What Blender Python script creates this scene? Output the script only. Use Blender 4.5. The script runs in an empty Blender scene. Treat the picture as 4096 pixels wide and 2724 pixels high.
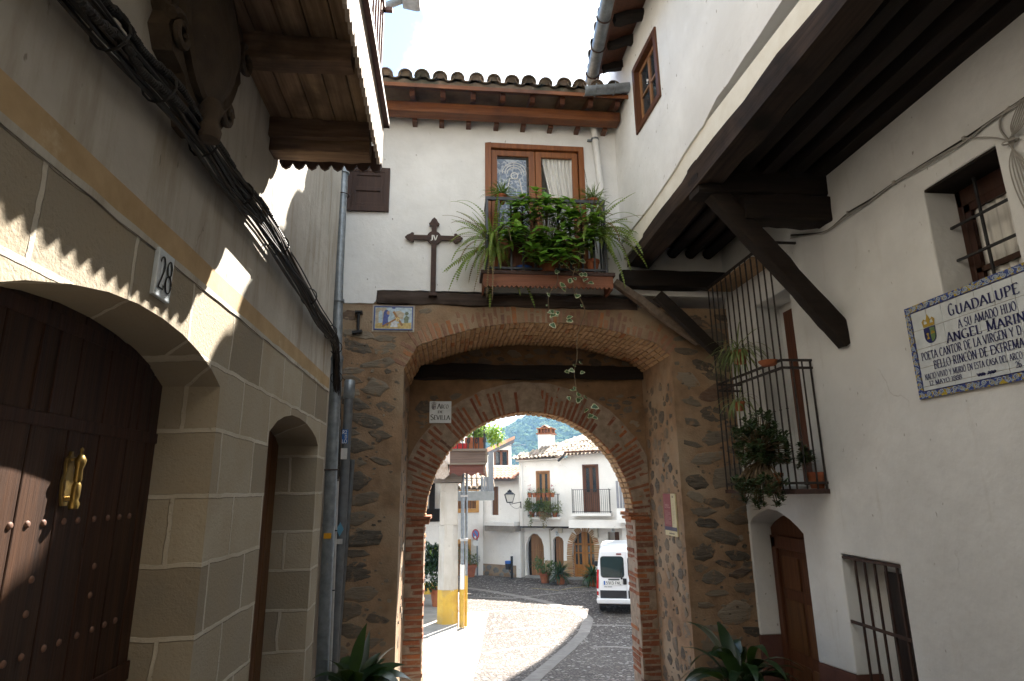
import bpy, bmesh, math, random
from mathutils import Vector as V, Matrix, noise, geometry
R_ = math.radians
SC = bpy.context.scene
COL = SC.collection
# ------------------------------------------------------------------ camera
CAMP = V((0, 0, 1.6)); FPX = 2398.45; PSI, TH, RO = .106963, .242690, -.013291
_f = V((math.sin(PSI)*math.cos(TH), math.cos(PSI)*math.cos(TH), math.sin(TH)))
_r = V((math.cos(PSI), -math.sin(PSI), 0)); _u = _r.cross(_f)
CR = _r*math.cos(RO)+_u*math.sin(RO); CU = _u*math.cos(RO)-_r*math.sin(RO)
cam = bpy.data.objects.new('camera', bpy.data.cameras.new('camera')); COL.objects.link(cam)
cam.data.sensor_width = 36; cam.data.lens = FPX*36/4096; cam.data.clip_end = 6000; cam.data.clip_start = .05
mw = Matrix((CR, CU, -_f)).transposed().to_4x4(); mw.translation = CAMP; cam.matrix_world = mw
SC.camera = cam
# ------------------------------------------------------------------ light
SUN = V((.681, 1.16, 1.44)).normalized()
EL = math.asin(SUN.z); AZ = math.atan2(SUN.x, SUN.y)
w = bpy.data.worlds.new('World'); SC.world = w; w.use_nodes = True
def N(nt, t, **k):
    n = nt.nodes.new(t)
    for a, b in k.items():
        if a.startswith('p_'): setattr(n, a[2:], b); continue
        s = n.inputs[int(a[1:])] if a[0] == 'i' and a[1:].isdigit() else n.inputs[a.replace('_', ' ')]
        if isinstance(b, bpy.types.NodeSocket): nt.links.new(b, s)
        else: s.default_value = b
    return n
nt = w.node_tree; nt.nodes.clear()
sky = N(nt, 'ShaderNodeTexSky', p_sky_type='NISHITA', p_sun_disc=False, p_sun_elevation=EL, p_sun_rotation=AZ, p_dust_density=.25, p_altitude=600)
skc = N(nt, 'ShaderNodeHueSaturation', Color=sky.outputs[0], Saturation=1.0)
b1 = N(nt, 'ShaderNodeBackground', Color=skc.outputs[0], Strength=.075)
b2 = N(nt, 'ShaderNodeBackground', Color=(.87, .945, 1, 1), Strength=.50)
tc = N(nt, 'ShaderNodeTexCoord')
dt = N(nt, 'ShaderNodeVectorMath', p_operation='DOT_PRODUCT', i0=tc.outputs['Generated'], i1=(1, .085, 0))
nz = N(nt, 'ShaderNodeTexNoise', Vector=tc.outputs['Generated'], Scale=5, Detail=9, Roughness=.62)
ns = N(nt, 'ShaderNodeMath', p_operation='MULTIPLY_ADD', i0=nz.outputs[0], i1=.2, i2=-.1)
sm = N(nt, 'ShaderNodeMath', p_operation='ADD', i0=dt.outputs['Value'], i1=ns.outputs[0])
mr0 = N(nt, 'ShaderNodeMapRange', Value=sm.outputs[0], i1=-.012, i2=.03)
bk = N(nt, 'ShaderNodeMath', p_operation='MULTIPLY_ADD', i0=N(nt, 'ShaderNodeSeparateXYZ', Vector=tc.outputs['Generated']).outputs[1], i1=-1, i2=ns.outputs[0])
bk = N(nt, 'ShaderNodeMapRange', Value=bk.outputs[0], i1=-.05, i2=.25)  # cloud bank added behind the viewpoint to brighten the facade
mr = N(nt, 'ShaderNodeMath', p_operation='MAXIMUM', i0=mr0.outputs[0], i1=bk.outputs[0])
mx = N(nt, 'ShaderNodeMixShader', i0=mr.outputs[0], i1=b1.outputs[0], i2=b2.outputs[0])
N(nt, 'ShaderNodeOutputWorld', Surface=mx.outputs[0])
sd = bpy.data.lights.new('sun', 'SUN'); sd.energy = 5; sd.angle = R_(.5); sd.color = (1, .94, .85)
so = bpy.data.objects.new('sun', sd); COL.objects.link(so); so.rotation_euler = (-SUN).to_track_quat('-Z', 'Y').to_euler()
so.location = (0, 0, 30)
SC.view_settings.view_transform = 'Standard'; SC.view_settings.look = 'None'
SC.view_settings.gamma = 1; SC.view_settings.exposure = 2.72
SC.render.engine = 'CYCLES'
SC.cycles.max_bounces = 8; SC.cycles.diffuse_bounces = 4; SC.cycles.transparent_max_bounces = 16
# ------------------------------------------------------------------ pixel rays (photo seen at 2358 px) onto real planes
SS = 1.73706
def _ray(x, y): return CR*((x*SS-2048)/FPX)-CU*((y*SS-1362)/FPX)+_f
def at(x, y, ax, val):
    d = _ray(x, y); return CAMP+d*((val-CAMP[ax])/d[ax])
def atp(x, y, p, n):
    d = _ray(x, y); n = V(n); return CAMP+d*((V(p)-CAMP).dot(n)/d.dot(n))
_K = {1: (0, 0, 1.6843), 2: (0, 900, 1.6843), 3: (0, 1800, 1.6843), 4: (1300, 0, 1.6843), 5: (1300, 900, 1.6843), 6: (1300, 1800, 1.6843),
      7: (2600, 0, 1.5682), 8: (2600, 900, 1.5682), 9: (2600, 1800, 1.5762), 10: (1650, 1640, 3.8244), 11: (1950, 1640, 3.409),
      12: (1650, 2000, 3.1356), 13: (2000, 2000, 3.1367), 14: (1250, 600, 1.96), 15: (1750, 700, 2.412), 16: (3600, 1000, 2.528), 17: (3600, 350, 1.96), 18: (2280, 0, 3.015), 19: (2580, 1700, 3.136), 20:(500,0,2.53)}
def K(i, x, y): a, b, s = _K[i]; return ((a+x/s)/SS, (b+y/s)/SS)
def gz(y):
    if y < 0: return 0
    if y < 13: return -1.72*y/13
    if y < 17: t = (y-13)/4; return -1.72-.21*(1-(1-t)**2)
    return -1.93
def gat(x, y):
    Y = 15
    for _ in range(40): p = at(x, y, 2, gz(Y)); Y = .5*Y+.5*max(1, min(60, p.y))
    return p
def inside(p, poly):
    c = False; n = len(poly)
    for i in range(n):
        a, b = poly[i], poly[i-1]
        if (a[1] > p[1]) != (b[1] > p[1]) and p[0] < (b[0]-a[0])*(p[1]-a[1])/(b[1]-a[1])+a[0]: c = not c
    return c
# ------------------------------------------------------------------ mesh builder
OFF = {}
rnd = random.Random(7)
class M:
    def __init__(s): s.v = []; s.f = []; s.mi = []
    def add(s, vs, fs, mi=0):
        o = len(s.v); s.v += [V(p) for p in vs]; s.f += [tuple(i+o for i in f) for f in fs]; s.mi += [mi]*len(fs); return s
    def box(s, x0, x1, y0, y1, z0, z1, mi=0):
        return s.obox(((x0+x1)/2, (y0+y1)/2, (z0+z1)/2), (abs(x1-x0)/2, 0, 0), (0, abs(y1-y0)/2, 0), (0, 0, abs(z1-z0)/2), mi)
    def obox(s, c, a, b, d, mi=0, j=0):
        c, a, b, d = V(c), V(a), V(b), V(d)
        jj = lambda: V((rnd.uniform(-j, j), rnd.uniform(-j, j), rnd.uniform(-j, j))) if j else V((0, 0, 0))
        vs = [c+a*i+b*k+d*l+jj() for i in (-1, 1) for k in (-1, 1) for l in (-1, 1)]
        return s.add(vs, [(0, 1, 3, 2), (4, 6, 7, 5), (0, 4, 5, 1), (2, 3, 7, 6), (0, 2, 6, 4), (1, 5, 7, 3)], mi)
    def beam(s, p0, p1, wd, h, up=(0, 0, 1), mi=0):
        p0, p1 = V(p0), V(p1); d = (p1-p0)/2; up = V(up); sd_ = d.cross(up)
        if sd_.length < 1e-6: sd_ = d.cross(V((1, 0, 0)))
        sd_.normalize(); uu = sd_.cross(d).normalized()
        return s.obox((p0+p1)/2, d, sd_*wd/2, uu*h/2, mi)
    def timber(s, p0, p1, wd, h, seed=0, n=14, amp=.012, up=(0, 0, 1), rd=.12, mi=0):
        p0, p1 = V(p0), V(p1); d = (p1-p0); up = V(up); sd_ = d.cross(up)
        if sd_.length < 1e-6: sd_ = d.cross(V((1, 0, 0)))
        sd_.normalize(); uu = sd_.cross(d).normalized(); a = rd
        sec = [(-1, -1+a), (-1, 0), (-1, 1-a), (-1+a, 1), (0, 1), (1-a, 1), (1, 1-a), (1, 0), (1, -1+a), (1-a, -1), (0, -1), (-1+a, -1)]
        vs = []; m = len(sec)
        for i in range(n+1):
            c = p0+d*i/n
            for k, (x, y) in enumerate(sec):
                q = c+sd_*x*wd/2+uu*y*h/2
                nn = noise.noise(V((k*1.7+seed*9.1, i*.55, seed)))*amp+noise.noise(V((k*.4+seed*3.3, i*.17, 5+seed)))*amp*1.5
                vs.append(q+(sd_*x+uu*y)*nn)
        fs = [(i*m+k, i*m+(k+1) % m, (i+1)*m+(k+1) % m, (i+1)*m+k) for i in range(n) for k in range(m)]
        fs += [tuple(range(m))[::-1], tuple(n*m+k for k in range(m))]
        return s.add(vs, fs, mi)
    def tube(s, pts, r, n=8, mi=0, cap=True):
        pts = [V(p) for p in pts]; rs = r if isinstance(r, (list, tuple)) else [r]*len(pts)
        t = (pts[1]-pts[0]).normalized(); a = t.orthogonal().normalized(); vs = []
        for i, p in enumerate(pts):
            t2 = (pts[min(i+1, len(pts)-1)]-pts[max(i-1, 0)])
            t2 = t2.normalized() if t2.length > 1e-9 else t
            a = a-t2*a.dot(t2); a = a.normalized() if a.length > 1e-6 else t2.orthogonal().normalized(); b = t2.cross(a)
            vs += [p+(a*math.cos(2*math.pi*k/n)+b*math.sin(2*math.pi*k/n))*rs[i] for k in range(n)]
        fs = [(i*n+k, i*n+(k+1) % n, (i+1)*n+(k+1) % n, (i+1)*n+k) for i in range(len(pts)-1) for k in range(n)]
        if cap: fs += [tuple(range(n))[::-1], tuple((len(pts)-1)*n+k for k in range(n))]
        return s.add(vs, fs, mi)
    def lathe(s, c, prof, n=20, ax=(0, 0, 1), mi=0):
        c = V(c); ax = V(ax).normalized(); a = ax.orthogonal().normalized(); b = ax.cross(a); m = len(prof)
        vs = [c+ax*z+(a*math.cos(2*math.pi*k/n)+b*math.sin(2*math.pi*k/n))*max(r, 1e-4) for k in range(n) for r, z in prof]
        fs = [(k*m+i, k*m+i+1, ((k+1) % n)*m+i+1, ((k+1) % n)*m+i) for k in range(n) for i in range(m-1)]
        return s.add(vs, fs, mi)
    def slab(s, outer, holes, fn, t, mi=0):
        loops = [outer]+list(holes); vs2 = []; ed = []; lp = []
        for L in loops:
            o = len(vs2); vs2 += [V((p[0], p[1])) for p in L]; ed += [(o+i, o+(i+1) % len(L)) for i in range(len(L))]; lp.append((o, len(L)))
        if holes:
            co, e, fc, *_ = geometry.delaunay_2d_cdt(vs2, ed, [], 1, 1e-5)
            ctr = lambda f: (sum(co[i][0] for i in f)/len(f), sum(co[i][1] for i in f)/len(f))
            fc = [f for f in fc if inside(ctr(f), outer) and not any(inside(ctr(f), h) for h in holes)]
        else:
            co = vs2; fc = geometry.tessellate_polygon([[p.to_3d() for p in vs2]])
        n = len(co)
        vs = [fn(p[0], p[1], 0) for p in co]+[fn(p[0], p[1], t) for p in co]
        fs = [tuple(f) for f in fc]+[tuple(i+n for i in reversed(f)) for f in fc]
        k = len(vs)
        for o, m in lp:
            for i in range(m):
                p, q = vs2[o+i], vs2[o+(i+1) % m]
                vs += [fn(p[0], p[1], 0), fn(q[0], q[1], 0), fn(q[0], q[1], t), fn(p[0], p[1], t)]
                fs.append((k, k+1, k+2, k+3)); k += 4
        return s.add(vs, fs, mi)
    def face(s, poly, fn, t=0, mi=0):
        return s.add([fn(p[0], p[1], t) for p in poly], [tuple(range(len(poly)))], mi)
    def build(s, name, mats, parent=None, loc=None, smooth=False, bevel=0, weld=True, recalc=True, kind=None):
        me = bpy.data.meshes.new(name)
        off = OFF[parent.name] if parent else (V(loc) if loc is not None else V((0, 0, 0)))
        me.from_pydata([tuple(p-off) for p in s.v], [], s.f)
        if not isinstance(mats, (list, tuple)): mats = [mats]
        for m in mats: me.materials.append(m)
        if len(mats) > 1: me.polygons.foreach_set('material_index', s.mi)
        bm = bmesh.new(); bm.from_mesh(me)
        if weld: bmesh.ops.remove_doubles(bm, verts=bm.verts, dist=1e-5)
        if recalc: bmesh.ops.recalc_face_normals(bm, faces=bm.faces)
        bm.to_mesh(me); bm.free()
        o = bpy.data.objects.new(name, me); COL.objects.link(o)
        if parent: o.parent = parent
        else: o.location = off
        OFF[o.name] = off
        if smooth:
            me.polygons.foreach_set('use_smooth', [True]*len(me.polygons))
            md = None
            try: me.set_sharp_from_angle(angle=R_(42))
            except Exception: pass
        if bevel:
            b = o.modifiers.new('bevel', 'BEVEL'); b.width = bevel; b.segments = 2; b.limit_method = 'ANGLE'; b.angle_limit = R_(40)
        if kind: o['kind'] = kind
        return o
def tag(o, label=None, cat=None, group=None, kind=None):
    if label: o['label'] = label
    if cat: o['category'] = cat
    if group: o['group'] = group
    if kind: o['kind'] = kind
    return o
def thing(name, label, cat, loc=(0, 0, 0), group=None):
    o = bpy.data.objects.new(name, None); COL.objects.link(o); o.location = loc; o.empty_display_size = .2
    OFF[o.name] = V(loc); return tag(o, label, cat, group)
def arc(cx, cy, rx, ry, a0, a1, n=10): return [(cx+rx*math.cos(R_(a0+(a1-a0)*i/n)), cy+ry*math.sin(R_(a0+(a1-a0)*i/n))) for i in range(n+1)]
def rect(u0, u1, v0, v1): return [(u0, v0), (u1, v0), (u1, v1), (u0, v1)]
FX = lambda y0, sg=1: (lambda u, v, t: V((u, y0+t*sg, v)))      # plane facing -Y, t goes inward
FL = lambda x0: (lambda u, v, t: V((x0-t, u, v)))               # left wall faces +X, u=Y
FR = lambda x0: (lambda u, v, t: V((x0+t, u, v)))               # right wall faces -X
def wob(poly, a, sc=3.0, seed=0, step=.12):
    out = []
    for i, p in enumerate(poly):
        q = poly[(i+1) % len(poly)]; L = math.hypot(q[0]-p[0], q[1]-p[1]); n = max(1, int(L/step))
        for k in range(n):
            x, y = p[0]+(q[0]-p[0])*k/n, p[1]+(q[1]-p[1])*k/n
            out.append((x+a*noise.noise(V((x*sc, y*sc, seed))), y+a*noise.noise(V((x*sc, y*sc, seed+7)))))
    return out
# ------------------------------------------------------------------ materials
def mk(name):
    m = bpy.data.materials.new(name); m.use_nodes = True; return m, m.node_tree, m.node_tree.nodes['Principled BSDF']
def ramp(nt, fac, stops):
    r = N(nt, 'ShaderNodeValToRGB', Fac=fac); e = r.color_ramp.elements
    while len(e) < len(stops): e.new(.5)
    for x, (p, c) in zip(e, stops): x.position = p; x.color = tuple(c)+(1,) if len(c) == 3 else c
    return r.outputs[0]
def mixc(nt, f, a, b, mode='MIX'):
    n = N(nt, 'ShaderNodeMix', p_data_type='RGBA', p_blend_type=mode)
    for i_, x in ((0, f), (6, a), (7, b)):
        if isinstance(x, bpy.types.NodeSocket): nt.links.new(x, n.inputs[i_])
        else: n.inputs[i_].default_value = x if i_ == 0 else tuple(x)[:3]+(1,)
    return n.outputs[2]
def coords(nt, st=(1, 1, 1), loc=(0, 0, 0)):
    return N(nt, 'ShaderNodeMapping', Vector=N(nt, 'ShaderNodeTexCoord').outputs['Object'], Scale=st, Location=loc).outputs[0]
def mat(name, c1, c2=None, rough=.8, sc=6, bump=.3, bsc=60, bd=.004, st=(1, 1, 1), isl=0, metal=0, spots=None, spec=.3, lo=.35, hi=.65, big=None):
    m, nt, b = mk(name); c2 = c2 or tuple(x*.75 for x in c1); v = coords(nt, st)
    n1 = N(nt, 'ShaderNodeTexNoise', Vector=v, Scale=sc, Detail=8, Roughness=.6).outputs[0]
    c = ramp(nt, n1, [(lo, c2), (hi, c1)])
    if big:
        n3 = N(nt, 'ShaderNodeTexNoise', Vector=coords(nt), Scale=big[1], Detail=5, Roughness=.55).outputs[0]
        c = mixc(nt, ramp(nt, n3, [(big[2], (0, 0, 0)), (big[3], (1, 1, 1))]), c, big[0])
    if isl:
        g = N(nt, 'ShaderNodeNewGeometry').outputs['Random Per Island']
        hs = N(nt, 'ShaderNodeHueSaturation', Color=c, Value=N(nt, 'ShaderNodeMapRange', Value=g, i3=1-isl, i4=1+isl).outputs[0],
               Hue=N(nt, 'ShaderNodeMapRange', Value=N(nt, 'ShaderNodeTexWhiteNoise', p_noise_dimensions='1D', W=g).outputs[0], i3=.5-isl*.04, i4=.5+isl*.04).outputs[0])
        c = hs.outputs[0]
    if spots:
        n2 = N(nt, 'ShaderNodeTexNoise', Vector=coords(nt, (1, 1, 1), (3, 1, 2)), Scale=spots[1], Detail=6, Roughness=.7).outputs[0]
        c = mixc(nt, ramp(nt, n2, [(spots[2], (0, 0, 0)), (min(.99, spots[2]+spots[3] if len(spots) > 3 else spots[2]+.05), (1, 1, 1))]), c, spots[0])
    nt.links.new(c, b.inputs['Base Color']); b.inputs['Metallic'].default_value = metal
    n4 = N(nt, 'ShaderNodeTexNoise', Vector=v, Scale=bsc, Detail=6, Roughness=.65).outputs[0]
    rr = N(nt, 'ShaderNodeMapRange', Value=n4, i3=max(.02, rough-.12), i4=min(1, rough+.12)); nt.links.new(rr.outputs[0], b.inputs['Roughness'])
    b.inputs['Specular IOR Level'].default_value = spec
    if bump:
        bp_ = N(nt, 'ShaderNodeBump', Strength=bump, Distance=bd, Height=n4); nt.links.new(bp_.outputs[0], b.inputs['Normal'])
    return m
def plaster(name, c1, c2, stain, amt=.55, lump=.35, streak=.5):
    m, nt, b = mk(name); v = coords(nt)
    n1 = N(nt, 'ShaderNodeTexNoise', Vector=v, Scale=1.3, Detail=9, Roughness=.6).outputs[0]
    c = ramp(nt, n1, [(.3, c2), (.6, c1)])
    n2 = N(nt, 'ShaderNodeTexNoise', Vector=coords(nt, (4, 4, .6), (2, 5, 1)), Scale=1.6, Detail=8, Roughness=.65).outputs[0]
    c = mixc(nt, ramp(nt, n2, [(amt, (0, 0, 0)), (amt+.2, (streak,)*3)]), c, stain)
    n3 = N(nt, 'ShaderNodeTexNoise', Vector=coords(nt, (1, 1, .5)), Scale=21, Detail=3, Roughness=.5).outputs[0]
    c = mixc(nt, ramp(nt, n3, [(.71, (0, 0, 0)), (.74, (.75,)*3)]), c, tuple(x*.45 for x in stain))
    n5 = N(nt, 'ShaderNodeTexNoise', Vector=v, Scale=.45, Detail=7, Roughness=.7).outputs[0]
    c = mixc(nt, ramp(nt, n5, [(.42, (.42,)*3), (.62, (0, 0, 0))]), c, tuple(x*.72 for x in c2))
    wv = N(nt, 'ShaderNodeVectorMath', p_operation='MULTIPLY_ADD', i0=N(nt, 'ShaderNodeTexNoise', Vector=v, Scale=2.5, Detail=6).outputs[1], i1=(.5, .5, .5), i2=v).outputs[0]
    ck = N(nt, 'ShaderNodeTexVoronoi', Vector=wv, Scale=.8, p_feature='DISTANCE_TO_EDGE').outputs[0]
    msk = N(nt, 'ShaderNodeTexNoise', Vector=coords(nt, (1, 1, 1), (9, 4, 2)), Scale=.9, Detail=2).outputs[0]
    cr = N(nt, 'ShaderNodeMath', p_operation='MULTIPLY', i0=ramp(nt, ck, [(0, (1, 1, 1)), (.005, (0, 0, 0))]), i1=ramp(nt, msk, [(.6, (0, 0, 0)), (.68, (.45,)*3)]))
    c = mixc(nt, cr.outputs[0], c, tuple(x*.5 for x in stain))
    nt.links.new(c, b.inputs['Base Color']); b.inputs['Roughness'].default_value = .92; b.inputs['Specular IOR Level'].default_value = .15
    h1 = N(nt, 'ShaderNodeTexNoise', Vector=v, Scale=9, Detail=8, Roughness=.55).outputs[0]
    h2 = N(nt, 'ShaderNodeTexNoise', Vector=v, Scale=110, Detail=4, Roughness=.6).outputs[0]
    bb = N(nt, 'ShaderNodeBump', Strength=lump, Distance=.025, Height=h1)
    bb = N(nt, 'ShaderNodeBump', Strength=.18, Distance=.004, Height=h2, Normal=bb.outputs[0]); nt.links.new(bb.outputs[0], b.inputs['Normal'])
    return m
def wood(name, c1, c2, ax, rough=.75, dark=None, bump=.5, isl=.18, spots=None):
    st = [26, 26, 26]; st[ax] = 1.3
    return mat(name, c1, c2, rough, 1.0, bump, 3.0, .006, tuple(st), isl, 0, spots, .25, .3, .7, (dark, 2.0, .5, .68) if dark else None)
def leafm(name, c1, c2, tr=.3, isl=.35, rough=.45):
    m, nt, b = mk(name)
    g = N(nt, 'ShaderNodeNewGeometry').outputs['Random Per Island']
    c = ramp(nt, g, [(0, c2), (1, c1)])
    n1 = N(nt, 'ShaderNodeTexNoise', Vector=coords(nt), Scale=14, Detail=4).outputs[0]
    c = mixc(nt, ramp(nt, n1, [(.4, (0, 0, 0)), (.7, (.5, .5, .5))]), c, tuple(x*.6 for x in c2))
    nt.links.new(c, b.inputs['Base Color']); b.inputs['Roughness'].default_value = rough; b.inputs['Specular IOR Level'].default_value = .4
    t = N(nt, 'ShaderNodeBsdfTranslucent', Color=mixc(nt, .5, c, (.25, .4, .03)))
    out = nt.nodes['Material Output']
    ms = N(nt, 'ShaderNodeMixShader', i0=tr, i1=b.outputs[0], i2=t.outputs[0]); nt.links.new(ms.outputs[0], out.inputs[0]); return m
def glassm(name, tint=(.02, .025, .03), alpha=.55):
    m, nt, b = mk(name); out = nt.nodes['Material Output']
    b.inputs['Base Color'].default_value = tint+(1,); b.inputs['Roughness'].default_value = .03; b.inputs['Specular IOR Level'].default_value = .6
    t = N(nt, 'ShaderNodeBsdfTransparent'); fr = N(nt, 'ShaderNodeMath', p_operation='POWER', i0=N(nt, 'ShaderNodeLayerWeight', Blend=.5).outputs['Facing'], i1=4)
    f = N(nt, 'ShaderNodeMath', p_operation='MULTIPLY_ADD', p_use_clamp=True, i0=fr.outputs[0], i1=.7, i2=alpha+.04)
    ms = N(nt, 'ShaderNodeMixShader', i0=f.outputs[0], i1=t.outputs[0], i2=b.outputs[0]); nt.links.new(ms.outputs[0], out.inputs[0]); return m
def flat(name, c, rough=.5, metal=0, spec=.3): return mat(name, c, tuple(x*.85 for x in c), rough, 9, .12, 90, .002, metal=metal, spec=spec)
P = {}
P['plaster'] = plaster('white_plaster', (.81, .815, .81), (.71, .71, .70), (.42, .37, .29), .62, .3, .35)
P['plaster_l'] = plaster('weathered_plaster', (.58, .55, .49), (.43, .395, .34), (.28, .22, .145), .48, .3, .75)
P['plaster_r'] = plaster('lime_plaster', (.77, .79, .80), (.67, .685, .69), (.44, .41, .35), .6, .32, .45)
P['plaster_far'] = plaster('far_plaster', (.86, .835, .79), (.80, .775, .73), (.5, .42, .32), .6, .2, .3)
P['mortar'] = mat('earth_mortar', (.31, .20, .12), (.18, .115, .068), .95, 4, .8, 40, .012, big=((.33, .25, .17), 1.3, .45, .65), spots=((.07, .055, .045), 11, .66, .05))
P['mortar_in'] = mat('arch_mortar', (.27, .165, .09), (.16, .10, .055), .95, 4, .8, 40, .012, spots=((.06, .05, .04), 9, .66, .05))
def stonemat():
    m, nt, b = mk('rubble_stone'); g = N(nt, 'ShaderNodeNewGeometry').outputs['Random Per Island']
    c = ramp(nt, g, [(0, (.04, .034, .028)), (.2, (.095, .073, .052)), (.38, (.18, .14, .10)), (.52, (.032, .028, .024)), (.68, (.13, .105, .078)), (.84, (.26, .215, .16)), (.93, (.065, .053, .042)), (1, (.12, .055, .03))])
    n = N(nt, 'ShaderNodeTexNoise', Vector=coords(nt, (1, 1, 5)), Scale=7, Detail=9, Roughness=.68).outputs[0]
    c = mixc(nt, ramp(nt, n, [(.3, (0, 0, 0)), (.72, (.6, .6, .6))]), c, (.21, .18, .14))
    n2 = N(nt, 'ShaderNodeTexNoise', Vector=coords(nt), Scale=8, Detail=9, Roughness=.72).outputs[0]
    c = mixc(nt, ramp(nt, n2, [(.535, (0, 0, 0)), (.63, (.95, .95, .95))]), c, (.25, .16, .095)); nt.links.new(c, b.inputs['Base Color'])
    b.inputs['Roughness'].default_value = .8; b.inputs['Specular IOR Level'].default_value = .3
    bb = N(nt, 'ShaderNodeBump', Strength=.9, Distance=.02, Height=n); nt.links.new(bb.outputs[0], b.inputs['Normal']); return m
P['stone'] = stonemat()
def brickmat(name, stops, dust=(.33, .25, .18), amt=.5):
    m, nt, b = mk(name); g = N(nt, 'ShaderNodeNewGeometry').outputs['Random Per Island']
    c = ramp(nt, g, stops)
    n = N(nt, 'ShaderNodeTexNoise', Vector=coords(nt), Scale=16, Detail=9, Roughness=.7).outputs[0]
    c = mixc(nt, ramp(nt, n, [(amt, (0, 0, 0)), (amt+.14, (.85, .85, .85))]), c, dust); nt.links.new(c, b.inputs['Base Color'])
    b.inputs['Roughness'].default_value = .92; b.inputs['Specular IOR Level'].default_value = .15
    bb = N(nt, 'ShaderNodeBump', Strength=.9, Distance=.012, Height=n); nt.links.new(bb.outputs[0], b.inputs['Normal']); return m
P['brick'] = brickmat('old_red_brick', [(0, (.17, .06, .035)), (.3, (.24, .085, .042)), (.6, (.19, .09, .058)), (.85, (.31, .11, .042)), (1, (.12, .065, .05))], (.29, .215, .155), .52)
P['brick_out'] = brickmat('dusty_brick', [(0, (.27, .14, .09)), (.3, (.22, .12, .085)), (.6, (.32, .19, .13)), (.88, (.38, .15, .06)), (1, (.18, .11, .09))], (.27, .18, .115), .47)
P['brick_tan'] = brickmat('soffit_brick', [(0, (.40, .26, .14)), (.4, (.34, .21, .11)), (.8, (.46, .30, .17)), (1, (.30, .12, .05))], (.42, .30, .18), .55)
def ashlarm():
    m, nt, b = mk('ashlar'); tcx = N(nt, 'ShaderNodeTexCoord').outputs['Object']
    n0 = N(nt, 'ShaderNodeTexNoise', Vector=tcx, Scale=5, Detail=3)
    sub = N(nt, 'ShaderNodeVectorMath', p_operation='MULTIPLY_ADD', i0=n0.outputs[1], i1=(.035, .035, .03), i2=tcx)
    sx = N(nt, 'ShaderNodeSeparateXYZ', Vector=sub.outputs[0])
    hx = N(nt, 'ShaderNodeMath', p_operation='ADD', i0=sx.outputs[0], i1=sx.outputs[1])
    cv = N(nt, 'ShaderNodeCombineXYZ', X=hx.outputs[0], Y=N(nt, 'ShaderNodeMath', p_operation='ADD', i0=sx.outputs[2], i1=.02+.32*20).outputs[0])
    bt = N(nt, 'ShaderNodeTexBrick', Vector=cv.outputs[0], Scale=1, p_offset=.5, Mortar_Size=.013, Mortar_Smooth=.3, Brick_Width=.53, Row_Height=.32, Color1=(.25, .215, .165, 1), Color2=(.42, .37, .285, 1), Mortar=(.53, .485, .405, 1), Bias=0)
    n1 = N(nt, 'ShaderNodeTexNoise', Vector=tcx, Scale=3, Detail=9, Roughness=.65).outputs[0]
    c = mixc(nt, ramp(nt, n1, [(.4, (0, 0, 0)), (.75, (.6,)*3)]), bt.outputs[0], (.33, .26, .17))
    n2 = N(nt, 'ShaderNodeTexNoise', Vector=tcx, Scale=55, Detail=5, Roughness=.6).outputs[0]
    c = mixc(nt, ramp(nt, n2, [(.63, (0, 0, 0)), (.72, (.6,)*3)]), c, (.20, .15, .09))
    nt.links.new(c, b.inputs['Base Color']); b.inputs['Roughness'].default_value = .93; b.inputs['Specular IOR Level'].default_value = .15
    pit = N(nt, 'ShaderNodeTexNoise', Vector=tcx, Scale=17, Detail=10, Roughness=.75).outputs[0]
    bb = N(nt, 'ShaderNodeBump', Strength=.3, Distance=.008, Height=ramp(nt, pit, [(.30, (0, 0, 0)), (.42, (1, 1, 1))]))
    bb = N(nt, 'ShaderNodeBump', Strength=.6, Distance=.008, Height=n2, Normal=bb.outputs[0])
    bb = N(nt, 'ShaderNodeBump', Strength=.8, Distance=.012, Height=bt.outputs[1], Normal=bb.outputs[0]); nt.links.new(bb.outputs[0], b.inputs['Normal']); return m
P['ashlar'] = ashlarm()
P['ochre'] = mat('ochre_band', (.46, .33, .185), (.36, .25, .13), .9, 5, .3, 50, .004, spots=((.52, .42, .28), 4, .6, .15))
P['wood_door'] = wood('dark_door_wood', (.066, .027, .0125), (.015, .0065, .004), 2, .6, isl=.15)
P['wood_old'] = wood('weathered_timber', (.27, .175, .10), (.085, .05, .03), 0, .85, (.045, .028, .018))
P['wood_oldy'] = wood('weathered_plank', (.33, .22, .13), (.12, .072, .042), 1, .85, (.06, .036, .022))
P['wood_black'] = wood('tarred_timber', (.020, .0135, .0095), (.008, .006, .005), 0, .8)
P['wood_blacky'] = wood('tarred_joist', (.018, .012, .009), (.007, .005, .004), 1, .8)
P['wood_grey'] = wood('bleached_board', (.55, .48, .41), (.36, .29, .23), 1, .85, (.30, .22, .16))
P['wood_orange'] = wood('varnished_beam', (.24, .092, .032), (.12, .042, .016), 0, .5, isl=.08, dark=(.09, .035, .016))
P['wood_frame'] = wood('varnished_frame', (.28, .108, .035), (.17, .06, .02), 2, .4, isl=.1)
P['wood_brown'] = wood('brown_frame', (.135, .054, .028), (.075, .03, .016), 2, .45, isl=.1)
P['wood_valance'] = wood('red_brown_board', (.27, .11, .06), (.16, .062, .035), 0, .6, isl=.1)
P['wood_shutter'] = wood('dark_shutter', (.075, .042, .034), (.042, .025, .02), 2, .6, isl=.1)
P['wood_far'] = wood('far_door_wood', (.33, .17, .07), (.20, .095, .04), 2, .6, isl=.15)
P['iron'] = mat('painted_iron', (.035, .036, .04), (.022, .022, .024), .5, 20, .3, 80, .002, metal=.2, spots=((.10, .05, .03), 30, .66, .06))
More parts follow.
